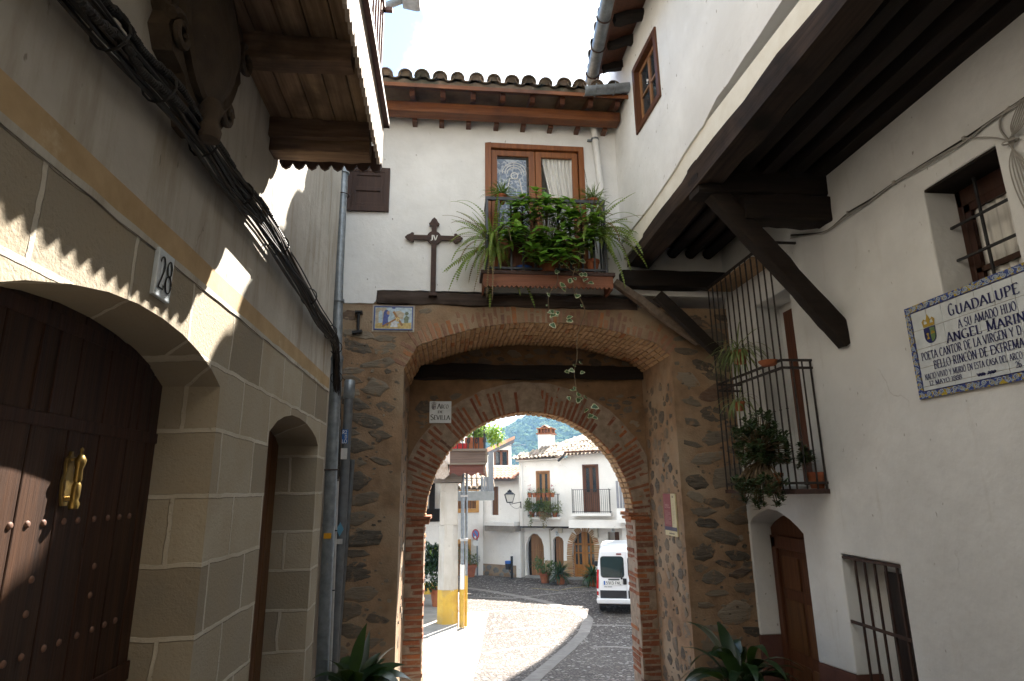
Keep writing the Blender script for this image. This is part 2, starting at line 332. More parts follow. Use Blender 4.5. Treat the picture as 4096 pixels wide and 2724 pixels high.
P['rust'] = mat('rusty_iron', (.062, .032, .024), (.035, .02, .017), .65, 18, .3, 80, .002, spots=((.35, .3, .27), 45, .75, .03))
P['zinc'] = mat('galvanised_metal', (.28, .31, .335), (.18, .20, .22), .42, 12, .2, 40, .002, metal=.55, spots=((.42, .33, .20), 9, .66, .08))
P['zinc_d'] = mat('dull_grey_pipe', (.16, .17, .18), (.11, .115, .12), .55, 10, .2, 40, .002, metal=.3, spots=((.42, .4, .36), 8, .72, .03))
P['pvc'] = mat('grey_conduit', (.45, .44, .43), (.36, .35, .34), .5, 10, .1, 40, .002)
P['cable'] = mat('black_cable', (.016, .015, .014), (.03, .027, .024), .6, 9, .2, 60, .002, isl=.5)
P['cable_b'] = mat('brown_cable', (.075, .055, .04), (.04, .03, .022), .7, 9, .2, 60, .002, isl=.5)
P['cable_w'] = mat('whitewashed_cable', (.42, .41, .39), (.30, .29, .27), .7, 9, .2, 60, .002, isl=.25)
P['tile'] = mat('mossy_tile', (.19, .14, .10), (.075, .058, .042), .95, 7, .8, 30, .012, isl=.3, spots=((.32, .30, .24), 14, .62, .1), big=((.06, .058, .04), 4, .52, .66))
P['tile_red'] = mat('red_tile', (.46, .27, .19), (.34, .18, .12), .9, 5, .4, 30, .008, isl=.25, spots=((.5, .42, .36), 7, .6, .1))
P['tile_old'] = mat('old_tile', (.36, .29, .22), (.17, .13, .10), .95, 5, .5, 30, .01, isl=.4, spots=((.30, .31, .22), 9, .58, .1))
P['glass'] = glassm('window_glass', alpha=.0)
P['glass_d'] = glassm('dark_glass', (.03, .04, .045), .62)
P['dark'] = flat('interior_shade_black', (.02, .017, .015), .9)  # near-black colour standing in for the shade of unlit rooms
P['curtain'] = mat('curtain_cloth', (.84, .83, .80), (.68, .67, .64), .9, 3, .3, 40, .004, st=(14, 14, .6))
P['terra'] = mat('terracotta', (.37, .125, .055), (.27, .085, .04), .85, 8, .3, 50, .003, isl=.1)
P['white_tile'] = flat('glazed_white', (.64, .70, .74), .18, spec=.5)
P['ink'] = flat('glaze_navy', (.03, .035, .13), .3)
P['black'] = flat('black_paint', (.015, .015, .017), .5)
P['white'] = flat('white_paint', (.75, .75, .73), .5)
P['yellow'] = mat('yellow_paint', (.62, .40, .06), (.47, .29, .05), .7, 4, .3, 40, .004, spots=((.50, .43, .32), 6, .62, .03), big=((.40, .27, .08), 2, .5, .62))
P['brass'] = mat('brass', (.36, .25, .075), (.17, .11, .035), .42, 10, .1, 40, .002, metal=.9)
P['shieldst'] = mat('carved_brown_stone', (.085, .058, .035), (.042, .028, .017), .85, 5, .6, 40, .01, spots=((.15, .12, .08), 12, .66, .08))
P['leaf_hyd'] = leafm('broad_leaf', (.27, .46, .06), (.10, .26, .035), .4)
P['leaf_fern'] = leafm('fern_leaf', (.30, .38, .07), (.12, .20, .035), .4)
P['leaf_dry'] = leafm('dry_fern', (.22, .15, .06), (.12, .07, .035), .2)
P['leaf_grass'] = leafm('grass_leaf', (.17, .26, .06), (.06, .12, .025), .3)
P['leaf_ivy'] = leafm('ivy_leaf', (.07, .13, .05), (.03, .075, .03), .2)
P['leaf_rim'] = leafm('ivy_rim', (.55, .55, .36), (.45, .47, .30), .2)
P['leaf_dark'] = leafm('dark_glossy_leaf', (.025, .062, .022), (.009, .024, .010), .12, rough=.35)
P['leaf_jade'] = leafm('jade_leaf', (.075, .12, .06), (.03, .06, .03), .1, rough=.35)
P['leaf_far'] = leafm('shrub_leaf', (.08, .14, .03), (.03, .065, .02), .25)
P['leaf_olive'] = leafm('olive_leaf', (.17, .20, .05), (.09, .10, .035), .25)
P['leaf_lime'] = leafm('lime_leaf', (.30, .42, .05), (.16, .27, .04), .4)
P['flower'] = leafm('red_flower', (.55, .03, .04), (.45, .02, .03), .2)
P['bark'] = mat('stem', (.20, .15, .09), (.10, .07, .045), .9, 9, .4, 50, .003)
P['soil'] = mat('soil', (.05, .035, .025), None, .95, 20, .8, 60, .01)
# ------------------------------------------------------------------ lettering (hand-made serif strokes)
def A_(cx, cy, rx, ry, a0, a1, n=12): return [(cx+rx*math.cos(R_(a0+(a1-a0)*i/n)), cy+ry*math.sin(R_(a0+(a1-a0)*i/n))) for i in range(n+1)]
GL = {
 'A': (.72, [[(.02, 0), (.36, 1)], [(.36, 1), (.70, 0)], [(.14, .35), (.58, .35)]]), 'B': (.6, [[(.12, 0), (.12, 1)], [(.12, 1), (.3, 1)]+A_(.3, .76, .22, .24, 90, -90)+[(.12, .52)], [(.12, .52), (.32, .52)]+A_(.32, .26, .25, .26, 90, -90)+[(.12, 0)]]),
 'C': (.66, [A_(.38, .5, .33, .5, 50, 310, 18)]), 'D': (.7, [[(.12, 0), (.12, 1)], [(.12, 1), (.3, 1)]+A_(.3, .5, .36, .5, 90, -90, 16)+[(.12, 0)]]),
 'E': (.56, [[(.12, 0), (.12, 1)], [(.12, 1), (.5, 1), (.5, .88)], [(.12, .52), (.42, .52)], [(.12, 0), (.52, 0), (.52, .13)]]), 'F': (.54, [[(.12, 0), (.12, 1)], [(.12, 1), (.5, 1), (.5, .88)], [(.12, .52), (.42, .52)]]),
 'G': (.72, [A_(.38, .5, .33, .5, 50, 330, 18), [(.64, .0), (.64, .42)], [(.46, .42), (.72, .42)]]), 'H': (.74, [[(.12, 0), (.12, 1)], [(.62, 0), (.62, 1)], [(.12, .52), (.62, .52)]]),
 'I': (.3, [[(.15, 0), (.15, 1)]]), 'J': (.42, [[(.3, 1), (.3, .2)]+A_(.14, .2, .16, .2, 0, -130, 8)]), 'L': (.54, [[(.12, 0), (.12, 1)], [(.12, 0), (.5, 0), (.5, .15)]]),
 'M': (.92, [[(.12, 0), (.12, 1)], [(.12, 1), (.46, .08)], [(.46, .08), (.80, 1)], [(.80, 1), (.80, 0)]]), 'N': (.76, [[(.12, 0), (.12, 1)], [(.12, 1), (.64, 0)], [(.64, 0), (.64, 1)]]),
 'O': (.74, [A_(.37, .5, .33, .5, 0, 360, 24)]), 'P': (.58, [[(.12, 0), (.12, 1)], [(.12, 1), (.3, 1)]+A_(.3, .74, .24, .26, 90, -90)+[(.12, .48)]]),
 'R': (.66, [[(.12, 0), (.12, 1)], [(.12, 1), (.3, 1)]+A_(.3, .75, .23, .25, 90, -90)+[(.12, .5)], [(.3, .5), (.62, 0)]]), 'S': (.54, [A_(.27, .75, .2, .25, 30, 240, 12)[:-1]+A_(.27, .25, .22, .27, 90, -150, 12)]),
 'T': (.62, [[(.31, 0), (.31, 1)], [(.04, .86), (.04, 1), (.58, 1), (.58, .86)]]), 'U': (.72, [[(.12, 1), (.12, .3)]+A_(.36, .3, .24, .3, 180, 360, 12)+[(.60, 1)]]),
 'V': (.7, [[(.02, 1), (.35, 0)], [(.35, 0), (.68, 1)]]), 'X': (.7, [[(.04, 1), (.66, 0)], [(.66, 1), (.04, 0)]]), 'Y': (.68, [[(.02, 1), (.34, .48)], [(.66, 1), (.34, .48)], [(.34, .48), (.34, 0)]]),
 '0': (.56, [A_(.28, .5, .24, .5, 0, 360, 24)]), '1': (.36, [[(.2, 0), (.2, 1)], [(.06, .86), (.2, 1)]]), '2': (.54, [A_(.26, .74, .2, .26, 165, -35, 12)+[(.06, .02)], [(.06, .03), (.5, .03), (.5, .16)]]),
 '3': (.52, [A_(.24, .76, .2, .24, 150, -90, 12)+A_(.24, .26, .24, .26, 90, -150, 12)]), '5': (.52, [[(.46, 1), (.14, 1), (.11, .55)]+A_(.24, .3, .22, .3, 120, -140, 14)]), '6': (.54, [[(.46, .92)]+A_(.3, .5, .25, .5, 80, 180, 8)+A_(.28, .28, .23, .28, 180, 540, 18)]),
 '8': (.56, [A_(.28, .76, .19, .24, 0, 360, 18), A_(.28, .27, .24, .27, 0, 360, 20)]), '9': (.54, [A_(.27, .7, .22, .3, 0, 360, 18), [(.49, .7)]+A_(.26, .5, .23, .5, 0, -110, 8)]),
 '-': (.4, [[(.05, .45), (.35, .45)]]), "'": (.2, [[(.1, 1), (.1, .8)]]), ' ': (.34, []), '.': (.2, [[(.06, .04), (.14, .04)]]), 'Z': (.6, [[(.05, 1), (.55, 1), (.05, 0), (.55, 0)]]), 'K': (.66, [[(.12, 0), (.12, 1)], [(.6, 1), (.12, .45)], [(.3, .6), (.64, 0)]]),
}
def text(m, s, u, v, h, fn, w=None, serif=True, thick=.17, thin=.055, t=.0, center=False, mi=0, asp=1.0):
    adv = []; x = 0
    for ch in s:
        k = {'\u00d3': 'O', '\u00cd': 'I'}.get(ch, ch); adv.append((ch, k, x)); x += GL[k][0]+.08
    x -= .08; sx = (w/x if w else h*asp)
    if center: u = u-x*sx/2
    nb = (math.cos(R_(18)), math.sin(R_(18)))
    for ch, k, x0 in adv:
        st = [list(q) for q in GL[k][1]]
        if ch in '\u00d3\u00cd': st.append([(GL[k][0]*.45, 1.06), (GL[k][0]*.68, 1.22)])
        for q in st:
            if serif and len(q) == 2 and abs(q[0][1]-q[1][1]) > .6 and k not in 'V':
                for p in q:
                    if p[1] in (0, 1) and not (k in 'AMN' and p[1] == 1 and k == 'A') and not (k == 'N' and q[0][0] != q[1][0]) and not (k == 'M' and q[0][0] != q[1][0]):
                        m_ = .022 if p[1] == 0 else -.022
                        a = (x0+p[0]-.15, p[1]+m_); b = (x0+p[0]+.15, p[1]+m_)
                        m.add([fn(u+c[0]*sx, v+c[1]*h, t) for c in ((a[0], a[1]-.025), (b[0], b[1]-.025), (b[0], b[1]+.025), (a[0], a[1]+.025))], [(0, 1, 2, 3)], mi)
            L = []; n = len(q)
            for i in range(n):
                d = (q[min(i+1, n-1)][0]-q[max(i-1, 0)][0], q[min(i+1, n-1)][1]-q[max(i-1, 0)][1]); l = math.hypot(*d) or 1; d = (d[0]/l, d[1]/l)
                if serif: wd = max(thin, thin+(thick-thin)*max(0, abs(d[0]*nb[1]-d[1]*nb[0])-.35)/.6)
                else: wd = thick
                L.append((q[i], (-d[1]*wd/2, d[0]*wd/2)))
            vs = []
            for p, o in L: vs += [fn(u+(x0+p[0]+o[0])*sx, v+(p[1]+o[1])*h, t), fn(u+(x0+p[0]-o[0])*sx, v+(p[1]-o[1])*h, t)]
            m.add(vs, [(2*i, 2*i+1, 2*i+3, 2*i+2) for i in range(n-1)], mi)
    return x*sx
# ------------------------------------------------------------------ LEFT HOUSE (wall x=-1.17, faces +X)
LX = -1.17
lh = thing('stone_house', 'left house with tan ashlar base, ochre band and a big dark studded door', 'house', (LX, 2, -.3))
door_o = [(1.56, -1.2)]+[(3.19, -1.2), (3.19, 2.13)]+[(3.05, 2.195), (2.88, 2.245), (2.7, 2.28), (2.5, 2.297), (2.3, 2.297), (2.1, 2.277), (1.9, 2.236), (1.7, 2.178), (1.56, 2.12)]
sdoor_o = [(4.11, -1.4), (5.64, -1.4), (5.64, 2.0)]+[(5.53, 2.065), (5.36, 2.11), (5.15, 2.148), (4.9, 2.165), (4.66, 2.16), (4.45, 2.125), (4.28, 2.075), (4.11, 1.985)]
m = M(); m.slab([(-9, -1.5), (1.56, -1.5), (1.56, 2.12)]+door_o[3:-1][::-1]+[(3.19, 2.13), (3.19, -1.5), (4.11, -1.5), (4.11, 1.985)]+sdoor_o[3:-1][::-1]+[(5.64, 2.0), (5.64, -1.5), (5.97, -1.5), (5.97, 2.54), (-9, 2.54)], [], FL(LX), .6)
m.build('ashlar_base', P['ashlar'], lh, bevel=.012)
m = M(); m.slab([(-9, 2.535)]+[(-1+i*.14, 2.54+.012*noise.noise(V((i*.7, 0, 0)))) for i in range(50)]+[(5.975, 2.54), (5.975, 2.572)]+[(6-i*.14-.17, 2.567+.012*noise.noise(V((i*.8, 3, 0)))) for i in range(49)]+[(-9, 2.57)], [], FL(LX+.006), .3)
m.build('mortar_lip', P['plaster_l'], lh)
m = M(); m.slab([(-9, 2.57), (5.97, 2.57), (5.97, 2.68)]+[(5.8-i*.2, 2.68+.006*noise.noise(V((i*.9, 1, 4)))) for i in range(34)]+[(-9, 2.68)], [], FL(LX-.001), .6); m.build('ochre_band', P['ochre'], lh)
m = M(); m.slab([(-9, 2.68)]+list(reversed([(5.8-i*.2, 2.68+.006*noise.noise(V((i*.9, 1, 4)))) for i in range(34)]))+[(5.97, 2.68), (5.97, 8.3), (-9, 8.3)], [], FL(LX-.004), .6); m.build('plaster_wall', P['plaster_l'], lh)
m = M(); m.box(-1.9, -1.385, 5.75, 7.55, -1.6, 8.0); m.build('return_wall', P['plaster_l'], lh)
m = M(); m.box(-6, -1.78, -9, 5.9, -1.5, 8.3); m.build('house_body', P['plaster_l'], lh)
# roof edge above (high, out of the frame)
m = M(); m.slab([(-.75, 8.25), (-1.9, 8.6), (-6.4, 9.9), (-6.4, 9.8), (-.75, 8.12)], [], lambda u, v, t: V((u, 5.3-t, v)), 14.3); m.build('roof', P['tile'], lh)
# big door
d = M(); yy = 1.5
edges = [1.5, 1.68, 1.86, 2.06, 2.27, 2.485, 2.70, 2.92, 3.10, 3.26]
for a, b in zip(edges[:-1], edges[1:]): d.box(-1.51, -1.452, a+.002, b-.002, -.9, 2.4)
big = d.build('timber_door', P['wood_door'], lh, bevel=.006)
for q in [(-1.438, 1.5, 3.26, .78, .86), (-1.444, 1.5, 3.26, 1.84, 1.89), (-1.4435, 1.5, 3.26, 2.2, 2.26)]+[(-1.4445, y, y+.05, 1.89, 2.2) for y in (1.72, 2.24, 2.34, 2.98)]: d = M(); d.box(-1.452, *q); d.build('rail', P['wood_door'], big, bevel=.005)
d = M()
def dome(m, c, r, ax, h=.6, n=10): m.lathe(c, [(r, 0), (r*.92, r*h*.45), (r*.7, r*h*.8), (r*.35, r*h*.97), (0, r*h)], n, ax)
dome(d, (-1.452, 1.62, 1.502), .0135, (1, 0, 0)); st0 = d.build('stud', mat('worn_stud', (.15, .08, .055), (.085, .042, .028), .65, 20, .2), big, smooth=True)
for y, z in [(y, z) for y in [1.62, 1.75, 1.9, 2.02, 2.14, 2.24, 2.33, 2.42, 2.51, 2.635, 2.727, 2.844, 2.952, 3.05, 3.14] for z in (1.502, 1.06)][1:]+[(y, z) for y in (2.496, 2.9) for z in (1.312, 1.2, .6, .45)]:
    o = st0.copy(); COL.objects.link(o); o.parent = big; o.location = (0, (y-1.62)*.96-.05, z-1.502)
d = M(); kx = -1.452
d.slab([(2.515+a*.46, 1.655+b*.48) for a, b in [(-.03, -.2), (.03, -.2), (.06, -.12), (.075, -.02), (.05, .06), (.06, .13), (.05, .17), (.02, .19), (.012, .225), (-.012, .225), (-.02, .19), (-.05, .17), (-.06, .13), (-.05, .06), (-.075, -.02), (-.06, -.12)]], [], FL(kx+.012), .012)
kn = d.build('knocker', P['brass'], big, bevel=.002)
d = M(); d.lathe((kx+.04, 2.52, 1.545), [(0, 0), (.016, .004), (.02, .02), (.013, .035), (.016, .05), (.016, .09), (.011, .1), (.015, .11), (.013, .15), (.019, .17), (.021, .185), (.012, .2), (.006, .21), (.008, .225), (0, .235)], 14)
d.tube([(kx+.005, 2.515, 1.73), (kx+.03, 2.518, 1.735), (kx+.04, 2.52, 1.72)], .008); d.tube([(kx+.005, 2.515, 1.585), (kx+.04, 2.52, 1.585)], .01)
d.build('striker', P['brass'], kn, smooth=True)
# small door
d = M()
for i in range(8): d.box(-1.56, -1.515, 4.05+i*.2, 4.245+i*.2, -1.3, 2.2)
sd2 = d.build('narrow_door', wood('red_brown_door', (.16, .075, .03), (.09, .035, .015), 2, .5), lh, bevel=.005)
# balcony of the left house
bx = -.505
bal = M()
for i in range(5): bal.box(-1.17+i*.138, -1.17+i*.138+.132, .4, 3.80, 3.955, 3.985)
bal = bal.build('balcony', P['wood_oldy'], lh, bevel=.004)
for i, (y, z0, hh) in enumerate([(.75, 3.89, .13), (1.85, 3.89, .13), (2.87, 3.885, .14), (3.62, 3.895, .125), (3.66, 3.795, .09)]):
    d = M(); d.timber((-1.2, y, z0), (bx-.035, y, z0), .13, hh, i+3, 10, .012); d.build('joist', P['wood_old'], bal, smooth=True)
d = M(); d.slab([(3.83, 4.13), (.4, 4.13)]+[(.4, 3.80)]+[q for i in range(42) for q in [(.4+i*.08+.012, 3.785), (.4+i*.08+.025, 3.755), (.4+i*.08+.045, 3.745), (.4+i*.08+.062, 3.76), (.4+i*.08+.075, 3.79)]]+[(3.83, 3.80)], [], lambda u, v, t: V((bx+t, u, v)), .022)
d.build('fascia', P['wood_grey'], bal)
d = M(); d.slab([(-1.165, 3.93)]+[q for i in range(8) for q in [(-1.165+i*.086, 3.775), (-1.165+i*.086+.015, 3.745), (-1.165+i*.086+.043, 3.728), (-1.165+i*.086+.071, 3.745), (-1.165+i*.086+.085, 3.775)]]+[(bx, 3.93)], [], FX(3.80), .02)
d.build('end_valance', P['wood_shutter'], bal)
d = M(); d.box(bx+.024, bx+.06, .4, 3.86, 4.11, 4.15); d.box(-1.17, bx+.06, 3.83, 3.86, 4.11, 4.14); d.box(bx-.04, bx, .4, 3.85, 5.08, 5.11); d.box(-1.17, bx+.05, 3.82, 3.85, 5.08, 5.11)
for i in range(30): d.beam((bx-.02, .45+i*.117, 4.12), (bx-.02, .45+i*.117, 5.09), .014, .014)
for i in range(6): d.beam((-1.13+i*.12, 3.835, 4.15), (-1.13+i*.12, 3.835, 5.09), .014, .014)
d.build('railing', mat('red_iron', (.12, .06, .055), (.07, .035, .03), .6, 20), bal)
d = M(); d.box(-1.17, bx, .4, 3.8, 3.986, 4.05); d.build('floor_slab', P['plaster_l'], bal)
# number plate
t = thing('house_number_tile', 'white glazed number tile reading 28 on the ashlar above the big door', 'house number', (LX, 2.43, 2.46))
d = M(); d.slab(rect(2.365, 2.5, 2.36, 2.557), [], FL(LX+.018), .02); d.build('plate', P['white_tile'], t, bevel=.004)
d = M(); text(d, '28', 2.376, 2.392, .134, FL(LX+.0205), w=.113, thick=.15); d.build('digits', P['black'], t, recalc=False)
# carved coat of arms
t = thing('stone_coat_of_arms', 'dark carved stone coat of arms with oval shield and scrolls, under the wooden balcony', 'coat of arms', (LX, 2.42, 3.1))
d = M()
out = [(2.36, 3.10), (2.46, 3.10), (2.5, 3.2), (2.56, 3.27), (2.66, 3.28), (2.72, 3.36), (2.68, 3.44), (2.76, 3.52), (2.83, 3.66), (2.80, 3.75), (2.88, 3.82), (2.86, 3.93), (2.0, 3.93), (1.94, 3.82), (2.02, 3.75), (1.97, 3.62), (2.04, 3.5), (2.1, 3.44), (2.08, 3.36), (2.14, 3.29), (2.24, 3.27), (2.31, 3.2)]
d.slab(wob(out, .012, 9, 2, .05), [], FL(-1.095), .09); d.build('cartouche', P['shieldst'], t, bevel=.02)
d = M(); n = 28; rings = [(1, 0), (1.0, .035), (.94, .05), (.88, .035), (.84, .035), (.7, .075), (.45, .10), (.2, .11), (.02, .112)]
vs = []
for r, h in rings:
    for k in range(n):
        a = 2*math.pi*k/n; vs.append((-1.095+h*.8+.012*noise.noise(V((r*5*math.cos(a), r*5*math.sin(a), 1)))*(1 if r < .8 else 0), 2.42+.31*r*math.cos(a)*(1-.12*(math.sin(a) < 0)*abs(math.sin(a))), 3.60+.36*r*math.sin(a)))
d.add(vs, [(i*n+k, i*n+(k+1) % n, (i+1)*n+(k+1) % n, (i+1)*n+k) for i in range(len(rings)-1) for k in range(n)]); d.build('shield', P['shieldst'], t, smooth=True)
for (cy, cz, sg, r0) in [(2.66, 3.36, 1, .075), (2.14, 3.38, -1, .075), (2.82, 3.78, 1, .09), (2.0, 3.78, -1, .09)]:
    d = M(); d.tube([(-1.09+.03*i/18, cy+sg*r0*(1-i/22)*math.cos(i*.55+.4), cz+r0*(1-i/22)*math.sin(i*.55+.4)) for i in range(19)], [.026-.001*i for i in range(19)], 8); d.build('scroll', P['shieldst'], t, smooth=True)
d = M(); d.lathe((-1.04, 2.41, 3.06), [(0, 0), (.045, .01), (.05, .05), (.035, .1), (.05, .16), (.03, .2)], 12); d.build('pendant', P['shieldst'], t, smooth=True)
# cable bundle along the wall
def smoothpts(ctrl, n):
    out = []
    L = len(ctrl)
    for i in range(L-1):
        p0, p1, p2, p3 = [V(ctrl[max(0, min(L-1, i+k))]) for k in (-1, 0, 1, 2)]
        for j in range(n):
            t_ = j/n; out.append(.5*((2*p1)+(p2-p0)*t_+(2*p0-5*p1+4*p2-p3)*t_*t_+(3*p1-p0-3*p2+p3)*t_**3))
    out.append(V(ctrl[-1])); return out
ctrl = [(-1.1, 1.0, 3.0), (-1.1, 1.61, 3.03), (-1.1, 1.89, 3.06), (-1.09, 2.29, 3.10), (-1.1, 2.73, 3.11), (-1.1, 3.34, 3.15), (-1.1, 4.16, 3.12), (-1.11, 5.09, 3.06), (-1.13, 5.85, 3.06), (-1.19, 6.35, 3.02), (-1.22, 6.6, 2.8), (-1.215, 6.7, 2.5), (-1.20, 6.72, 2.2), (-1.19, 6.72, 1.75)]
cb = thing('cable_bundle', 'thick loose bundle of black and brown cables sagging along the left house wall', 'cables', (-1.1, 3.5, 3.0))
base = smoothpts(ctrl, 6)
for j in range(26):
    a, rr = rnd.uniform(0, 6.28), rnd.uniform(.012, .055); tw = rnd.uniform(-1.2, 1.2); sag = rnd.uniform(-.012, .028); ph = rnd.random()*6; pts = []
    for i, p in enumerate(base):
        s_ = i/len(base); sp = 1.0+1.0*math.exp(-((s_-.45)/.13)**2); al = a+tw*s_*6+.5*noise.noise(V((i*.25, j, 2)))
        pts.append(p+V((.75*rr*math.cos(al), .2*rr*math.sin(al+1), rr*sp*math.sin(al)))+V((0, 0, -sag*abs(math.sin(s_*14+ph)))))
    d = M(); d.tube(pts, rnd.choice([.004, .005, .006, .007, .009]), 6); d.build('cable', P['cable'] if j % 3 else P['cable_b'], cb, smooth=True)
for off, i0, i1 in ((V((.02, 0, .055)), 0, 34), (V((.03, 0, -.03)), 0, 17)):
    pts = []; rs = []
    for i in range(i0, i1):
        for k in range(10): pts.append(base[i].lerp(base[i+1], k/10)+off+V((0, 0, .014*math.sin(i*.9)))); rs.append(.016 if k % 2 else .0125)
    d = M(); d.tube(pts, rs, 9); d.build('corrugated_conduit', P['cable'], cb)
for i in (9, 15, 21, 27, 33, 39, 46, 52, 60): d = M(); d.tube([base[i]+V((.062*math.cos(k*.52), .004*math.sin(k), .066*math.sin(k*.52))) for k in range(13)], .005, 5); d.build('tie', P['cable'], cb)
# down pipes in the corner
DP = [at(x, y, 1, 6.7) for x, y in ((793, 330), (791, 400), (780, 640), (776, 830), (767, 1000), (741, 1560))]
t = thing('drainpipe', 'thick galvanised drainpipe rising in the left corner beside the stone house', 'drainpipe', (-1.25, 6.7, -.9))
d = M(); d.tube([DP[0]+V((0, 0, 2))]+DP[:4], .054, 14); d.tube([DP[3]+V((0, 0, .05))]+DP[4:]+[DP[5]+V((0, 0, -.7))], .064, 14); d.build('pipe', P['zinc'], t, smooth=True)
for p in (DP[1], DP[2].lerp(DP[3], .3), DP[3], DP[4].lerp(DP[5], .4)): d = M(); d.lathe(p, [(.055, 0), (.07, .0), (.07, .03), (.055, .03)], 14); d.build('collar', P['zinc'], t, smooth=True)
for p in (DP[1].lerp(DP[2], .2), DP[4].lerp(DP[5], .15)): d = M(); d.tube([(-1.385, 6.7, p.z)]+[(p.x+.077*math.cos(a), 6.7+.077*math.sin(a), p.z-.02) for a in [R_(x) for x in range(170, -181, -25)]], .007, 6); d.build('bracket', P['rust'], t)
pq = DP[4].lerp(DP[5], .45); d = M(); d.slab(rect(pq.x-.035, pq.x+.04, pq.z, pq.z+.055), [], FX(6.7-.068), .004); d.build('sticker', flat('orange_sticker', (.65, .32, .02)), t)
t = thing('thin_conduit', 'thin pale conduit running down between the two grey pipes in the left corner', 'conduit', (-1.2, 6.6, -.9))
CQ = [at(x, y, 1, 6.95) for x, y in ((782, 966), (773, 1200), (761, 1504), (757, 1600))]; d = M(); d.tube(CQ, .019, 10); d.build('pipe', P['pvc'], t, smooth=True)
d = M()
for f in (.25, .5, .75): d.lathe(CQ[0].lerp(CQ[2], f), [(.019, 0), (.023, 0), (.023, .012), (.019, .012)], 10)
d.build('clip', P['black'], t)
t = thing('riser_pipe', 'dull grey capped riser pipe with blue and white stickers in the left corner', 'pipe', (-1.13, 6.85, -.9))
RQ = [at(x, y, 1, 7.1) for x, y in ((805, 885), (798, 1010), (790, 1162), (768, 1490), (764, 1620))]; d = M(); d.tube(RQ, .052, 14); d.build('pipe', P['zinc_d'], t, smooth=True)
d = M(); d.lathe(RQ[0]+V((0, 0, -.17)), [(.056, 0), (.064, .01), (.064, .2), (.05, .22), (0, .22)], 14); d.build('cap', P['zinc'], t, smooth=True)
def onr(y): return at(796-(y-1010)*.054, y, 1, 7.1)
for (y0, y1, c) in [(990, 1022, (.03, .12, .34)), (1033, 1058, (.6, .58, .55)), (1240, 1252, (.5, .5, .48))]:
    p, q = onr(y1), onr(y0); d = M(); d.slab(rect(p.x-.034, p.x+.034, p.z, q.z), [], FX(7.1-.056), .003); d.build('sticker', flat('sticker', c), t)
p, q = onr(1022), onr(990); h_ = (q.z-p.z)/3.4; d = M(); text(d, 'R2', p.x-.03, q.z-h_*1.1, h_*.85, FX(7.1-.059), serif=False, thick=.14); text(d, '0', p.x+.0, q.z-h_*2.2, h_*.85, FX(7.1-.059), serif=False, thick=.14); text(d, 'LO', p.x-.03, q.z-h_*3.3, h_*.85, FX(7.1-.059), serif=False, thick=.14); d.build('lettering', P['white'], t, recalc=False)
p = onr(1218); d = M(); d.slab([(p.x, p.z-.075), (p.x+.04, p.z), (p.x, p.z+.075), (p.x-.04, p.z)], [], FX(7.1-.057), .003); d.build('sticker', flat('diamond_sticker', (.12, .3, .42)), t)
t = thing('slim_grey_pipe', 'slim grey pipe clipped beside the stone pier behind the stickered riser', 'pipe', (-1.05, 7.2, -.9))
d = M(); d.tube([at(x, y, 1, 7.3) for x, y in ((812, 1059), (797, 1250), (780, 1460), (772, 1600))], .027, 10); d.build('pipe', P['zinc_d'], t, smooth=True)
# added unseen house over the lane behind the viewpoint: shades the near walls
br = thing('added_bridge_house', 'added unseen house over the lane behind the viewpoint, shading the near walls', 'house', (1.2, -6, 0))
m = M(); m.box(-1.75, 4.2, -9, -1.3, 2.75, 7.4); m.build('wall', P['plaster_l'], br)
m = M(); m.box(-1.75, 4.2, -9.1, -9, -1, 7.2); m.build('back_wall', P['plaster_l'], br)
# ------------------------------------------------------------------ GATEHOUSE with the arch (front plane y=7.5)
GY, GI, GB = 7.5, 8.75, 9.2
gh = thing('gatehouse', 'white gatehouse over a brick and rubble stone archway, with a flowered balcony', 'house', (1.2, 8, -1.2))
def G(i, x, y, Y=GY): p = at(*K(i, x, y), 1, Y); return (p.x, p.z)
intr = [(-.566, 3.09)]+[G(5, *q) for q in [(620, 815), (780, 758), (1000, 697), (1180, 668), (1370, 655), (1600, 660), (1800, 680), (1960, 712), (2100, 752), (2230, 795)]]+[(2.92, 3.30)]
def inside(p, poly):
    c = False; n = len(poly)
    for i in range(n):
        a, b = poly[i], poly[i-1]
        if (a[1] > p[1]) != (b[1] > p[1]) and p[0] < (b[0]-a[0])*(p[1]-a[1])/(b[1]-a[1])+a[0]: c = not c
    return c
def resample(pl, n):
    L = [0]
    for a, b in zip(pl[:-1], pl[1:]): L.append(L[-1]+math.hypot(b[0]-a[0], b[1]-a[1]))
    out = []
    for k in range(n+1):
        t = L[-1]*k/n; i = 0
        while i < len(L)-2 and L[i+1] < t: i += 1
        f = (t-L[i])/((L[i+1]-L[i]) or 1); out.append((pl[i][0]+(pl[i+1][0]-pl[i][0])*f, pl[i][1]+(pl[i+1][1]-pl[i][1])*f))
    return out
LXG = -1.385
outer = [(LXG, -1.8), (-.566, -1.8)]+intr+[(2.92, -1.8), (4.6, -1.8), (4.6, 3.95), (LXG, 3.95)]
m = M(); m.slab(outer, [], FX(GY), GI-GY+.02); sw = m.build('stone_wall', P['mortar'], gh)
CX, CZ, CRR = 1.18, 1.21, 1.5
def arcpt(a, r=CRR): return (CX+r*math.cos(R_(a)), CZ+r*math.sin(R_(a)))
inn = [(-.9, -1.8), (-.32, -1.8), (-.32, 1.21)]+[arcpt(180-i*6) for i in range(1, 30)]+[(2.68, 1.21), (2.68, -1.8), (3.4, -1.8), (3.4, 3.95), (-.9, 3.95)]
m = M(); m.slab(inn, [], FX(GI), GB-GI); m.build('inner_arch_wall', P['mortar_in'], gh)
